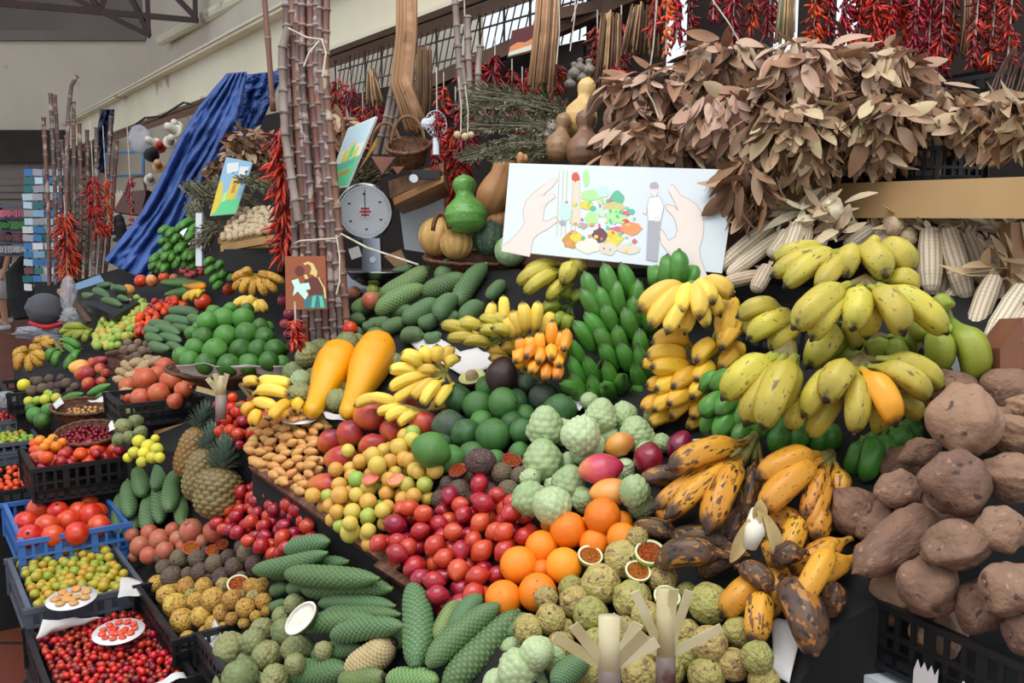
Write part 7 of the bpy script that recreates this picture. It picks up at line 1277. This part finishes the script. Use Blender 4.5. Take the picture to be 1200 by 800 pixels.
for a, c in zip(fr_, fr_[1:] + fr_[:1]): b.bar(a, c, .015)
rk = b.build('picture_rack', m['p_pcard'], label='pale blue framed rack behind the far left canes', cat='rack')
# ---- postcard rack
root = empty('postcard_rack', P(52, 345, 7.2), 'tall rack of colourful postcards behind the far left canes', 'postcard rack'); o0 = root.location
b = MB(); 
for x in (32, 46, 60, 73): b.bar(P(x, 195, 7.2) - o0, P(x, 342, 7.2) - o0, .012)
b.bar(P(52, 345, 7.25) - o0, Vector((0, .05, -o0.z)), .05); b.build('frame', m['steel_dark'], root)
pc = ['p_pcard', 'p_sky', 'p_tealdark', 'p_white', 'p_grey', 'p_blue', 'p_pcard', 'p_plum']; CM = {}
for c in set(pc): bb = MB(); bb.box((0, 0, 0), (.078, .004, .05)); CM[c] = bb.mesh('postcard', [m[c]], False)
for r_ in range(15):
    for k in range(4):
        if r_ * 4 + k > 60: break
        o = link('postcard', CM[RN.choice(pc)], root); o.location = P(33 + k * 12 + RN.uniform(-1, 1), 202 + r_ * 9.6, 7.15 - .02 * (k == 1)) - o0; o.rotation_euler = (0, RN.uniform(-.1, .1), RN.uniform(-.4, .4))
# distant goods shelf
root = empty('goods_shelf', P(20, 300, 12), 'distant shelf of small colourful goods at the far left', 'shelf'); o0 = root.location; b = MB()
for k in range(5): b.box(P(20, 242 + k * 14, 12) - o0, (.75, .3, .03))
b.build('boards', m['grey_plastic'], root)
for r_ in range(4):
    b = MB()
    for k in range(14): b.box(P(2 + k * 3.2, 250 + r_ * 14, 11.8) - o0, (.03 + .02 * RN.random(), .08, .05 + .05 * RN.random()))
    b.build('row_of_goods', m[['p_pink', 'p_pgreen', 'p_plum', 'p_grey'][r_]], root)
# black bag in clear plastic, paper, white bags
o = link('wrapped_bag', sph('bag', m['grey_cloth'], 30, 20, disp=nz(2, .12, 1.5))); setM(o, P(53, 362, 5.0), mat3(UP + RT * .2), (.10, .08, .085)); tag(o, 'dark grey bag wrapped in clear plastic at the far left', 'bag')
b = MB(); b.tube([P(34 + i * 4.5, 378 + 5 * math.sin(i * PI / 9) , 4.92) for i in range(10)], .014, 7); q = b.build('red_rim', m['chili'], o, smooth=True); q.matrix_parent_inverse = (Matrix.Translation(o.location) @ o.rotation_quaternion.to_matrix().to_4x4() @ Matrix.Diagonal((*o.scale, 1))).inverted()
for i, (x, y, rx, ry) in enumerate([(45, 390, 24, 9), (58, 397, 16, 6), (35, 388, 14, 6), (80, 345, 8, 22), (85, 372, 12, 12)]):
    o = link('plastic_bag', sph('bag', m['glass_bag'], 30, 20, disp=nz(i + 9, .5, 3))); setM(o, P(x, y, 4.95 - i * .02), mat3(UP), (rx * 5 / F, .05, ry * 5 / F)); tag(o, ['crumpled white plastic bag under the dark grey bag', 'small crumpled bag above the green yellow bananas', 'crumpled bag at the aisle edge', 'crumpled clear plastic beside the dark grey bag', 'clear plastic behind the cane holder'][i], 'bag')
o = link('plastic_bag', sph('bag', m['glass_bag'], 30, 20, disp=nz(19, .4, 3))); setM(o, P(8, 468, 4.3), mat3(UP), (.05, .05, .04)); tag(o, 'grey plastic bag at the left picture edge', 'bag')
b = MB(); b.prism([P(86, 333, 5.2), P(116, 322, 5.1), P(121, 330, 5.1), P(90, 340, 5.2)], FW * .02); b.build('blue_leaflet', m['p_blue'], label='pale blue leaflet on the far green fruit', cat='leaflet')
b = MB(); b.bar(P(70, 340, 5.0), P(82, 354, 4.95), .03, .02); b.bar(P(80, 352, 4.95), P(82, 362, 4.95), .02, .02); b.build('wood_clip', m['wood_pale'], label='pale wooden clip tied on clear plastic at the far left', cat='clip')
b = MB(); b.bar(P(85, 352, 4.9), P(104, 378, 4.8), .03, .02); b.build('dark_stick', m['wood_dark'], label='dark stick leaning beside the far green fruit', cat='stick')
# ---- people at the far left
def person(label, x, D, facing, shirt, legs, short=True, h=1.72):
    foot = PZ(x, 376, 0); foot = Vector((P(x, 376, D).x, P(x, 376, D).y, 0)); root = link('person', None)
    J = {'pel': (0, 0, .95), 'wst': (0, 0, 1.08), 'chs': (0, 0, 1.32), 'nck': (0, 0, 1.48), 'hd': (0, .01, 1.58), 'hdt': (0, .01, 1.68)}
    for s, n_ in ((-1, 'l'), (1, 'r')):
        J.update({'hp' + n_: (s * .1, 0, .9), 'kn' + n_: (s * .11, .02, .5), 'an' + n_: (s * .11, -.02, .09), 'to' + n_: (s * .13, .15, .03), 'sh' + n_: (s * .19, 0, 1.42), 'el' + n_: (s * .25, -.02, 1.14), 'wr' + n_: (s * .24, .08, .9), 'ha' + n_: (s * .235, .11, .82)})
        for f_ in range(5): J['f%d%s' % (f_, n_)] = (s * (.235 + (f_ - 2) * .008), .12 + (.03 if f_ == 0 else 0), .745 + abs(f_ - 2) * .008)
    E_ = [('pel', 'wst'), ('wst', 'chs'), ('chs', 'nck'), ('nck', 'hd'), ('hd', 'hdt')]
    for n_ in 'lr': E_ += [('pel', 'hp' + n_), ('hp' + n_, 'kn' + n_), ('kn' + n_, 'an' + n_), ('an' + n_, 'to' + n_), ('chs', 'sh' + n_), ('sh' + n_, 'el' + n_), ('el' + n_, 'wr' + n_), ('wr' + n_, 'ha' + n_)] + [('ha' + n_, 'f%d%s' % (f_, n_)) for f_ in range(5)]
    rad = dict(pel=.14, wst=.12, chs=.15, nck=.055, hd=.085, hdt=.075, hp=.095, kn=.06, an=.042, to=.035, sh=.06, el=.042, wr=.03, ha=.032, f=.009)
    names = list(J); me = bpy.data.meshes.new('person_body'); me.from_pydata([J[k] for k in names], [(names.index(a), names.index(c)) for a, c in E_], [])
    o = link('body', me, root); o.modifiers.new('skin', 'SKIN'); sk = me.skin_vertices[0].data
    for i, k in enumerate(names):
        rr = rad.get(k) or (rad['f'] if k[0] == 'f' else rad[k[:2]]); sk[i].radius = (rr, rr); sk[i].use_root = (k == 'pel')
    o.modifiers.new('sub', 'SUBSURF').levels = 2; o.modifiers['sub'].render_levels = 2; me.materials.append(m['skin'])
    b = MB(); b.tube([(0, 0, 1.49), (0, 0, 1.44), (0, 0, 1.3), (0, 0, 1.1), (0, 0, .92)], [.08, .19, .2, .175, .19], 20)
    for s in (-1, 1): b.tube([(s * .14, 0, 1.43), (s * .21, 0, 1.38), (s * .245, -.01, 1.22)], [.085, .085, .07], 12)
    b.build('shirt', m[shirt], root, smooth=True); b = MB(); b.tube([(0, 0, 1.0), (0, 0, .86)], [.175, .185], 20)
    for s in (-1, 1): b.tube([(s * .09, 0, .92), (s * .11, .01, .7), (s * .11, .02, .48 if short else .1)], [.11, .1, .095], 14)
    b.build('trousers', m[legs], root, smooth=True); b = MB()
    for s in (-1, 1): b.tube([(s * .11, -.07, .045), (s * .115, .02, .05), (s * .13, .17, .035)], [.045, .05, .035], 10)
    b.build('shoes', m['white_cloth'], root, smooth=True); b = MB(); b.tube([(0, -.03, 1.56), (0, -.02, 1.66), (0, 0, 1.74)], [.09, .1, .05], 14); b.build('hair', m['hair'], root, smooth=True)
    b = MB(); b.box((0, .10, 1.57), (.02, .03, .03)); b.box((0, .093, 1.53), (.05, .01, .008)); 
    for s in (-1, 1): b.box((s * .035, .09, 1.61), (.02, .012, .01)); b.box((s * .09, 0, 1.59), (.015, .04, .05))
    b.build('face', m['skin'], root)
    root.location = foot; root.rotation_euler = (0, 0, facing); root.scale = (h / 1.74,) * 3; tag(root, label, 'person')
person('person in a dark navy shirt walking at the left picture edge', 2, 14.0, 2.6, 'navy', 'grey_cloth', False, 1.80); person('person in a light shirt and white shorts at the left picture edge', -2, 13.2, 2.9, 'grey_cloth', 'white_cloth', True, 1.62)
b = MB(); b.tube([P(30, 300, 12.5), P(26, 320, 12.5), P(30, 350, 12.5), P(34, 372, 12.5)], [.06, .2, .22, .18], 14); b.build('black_sack', m['felt_black'], label='black sack hanging on the shelf behind the people', cat='bag')
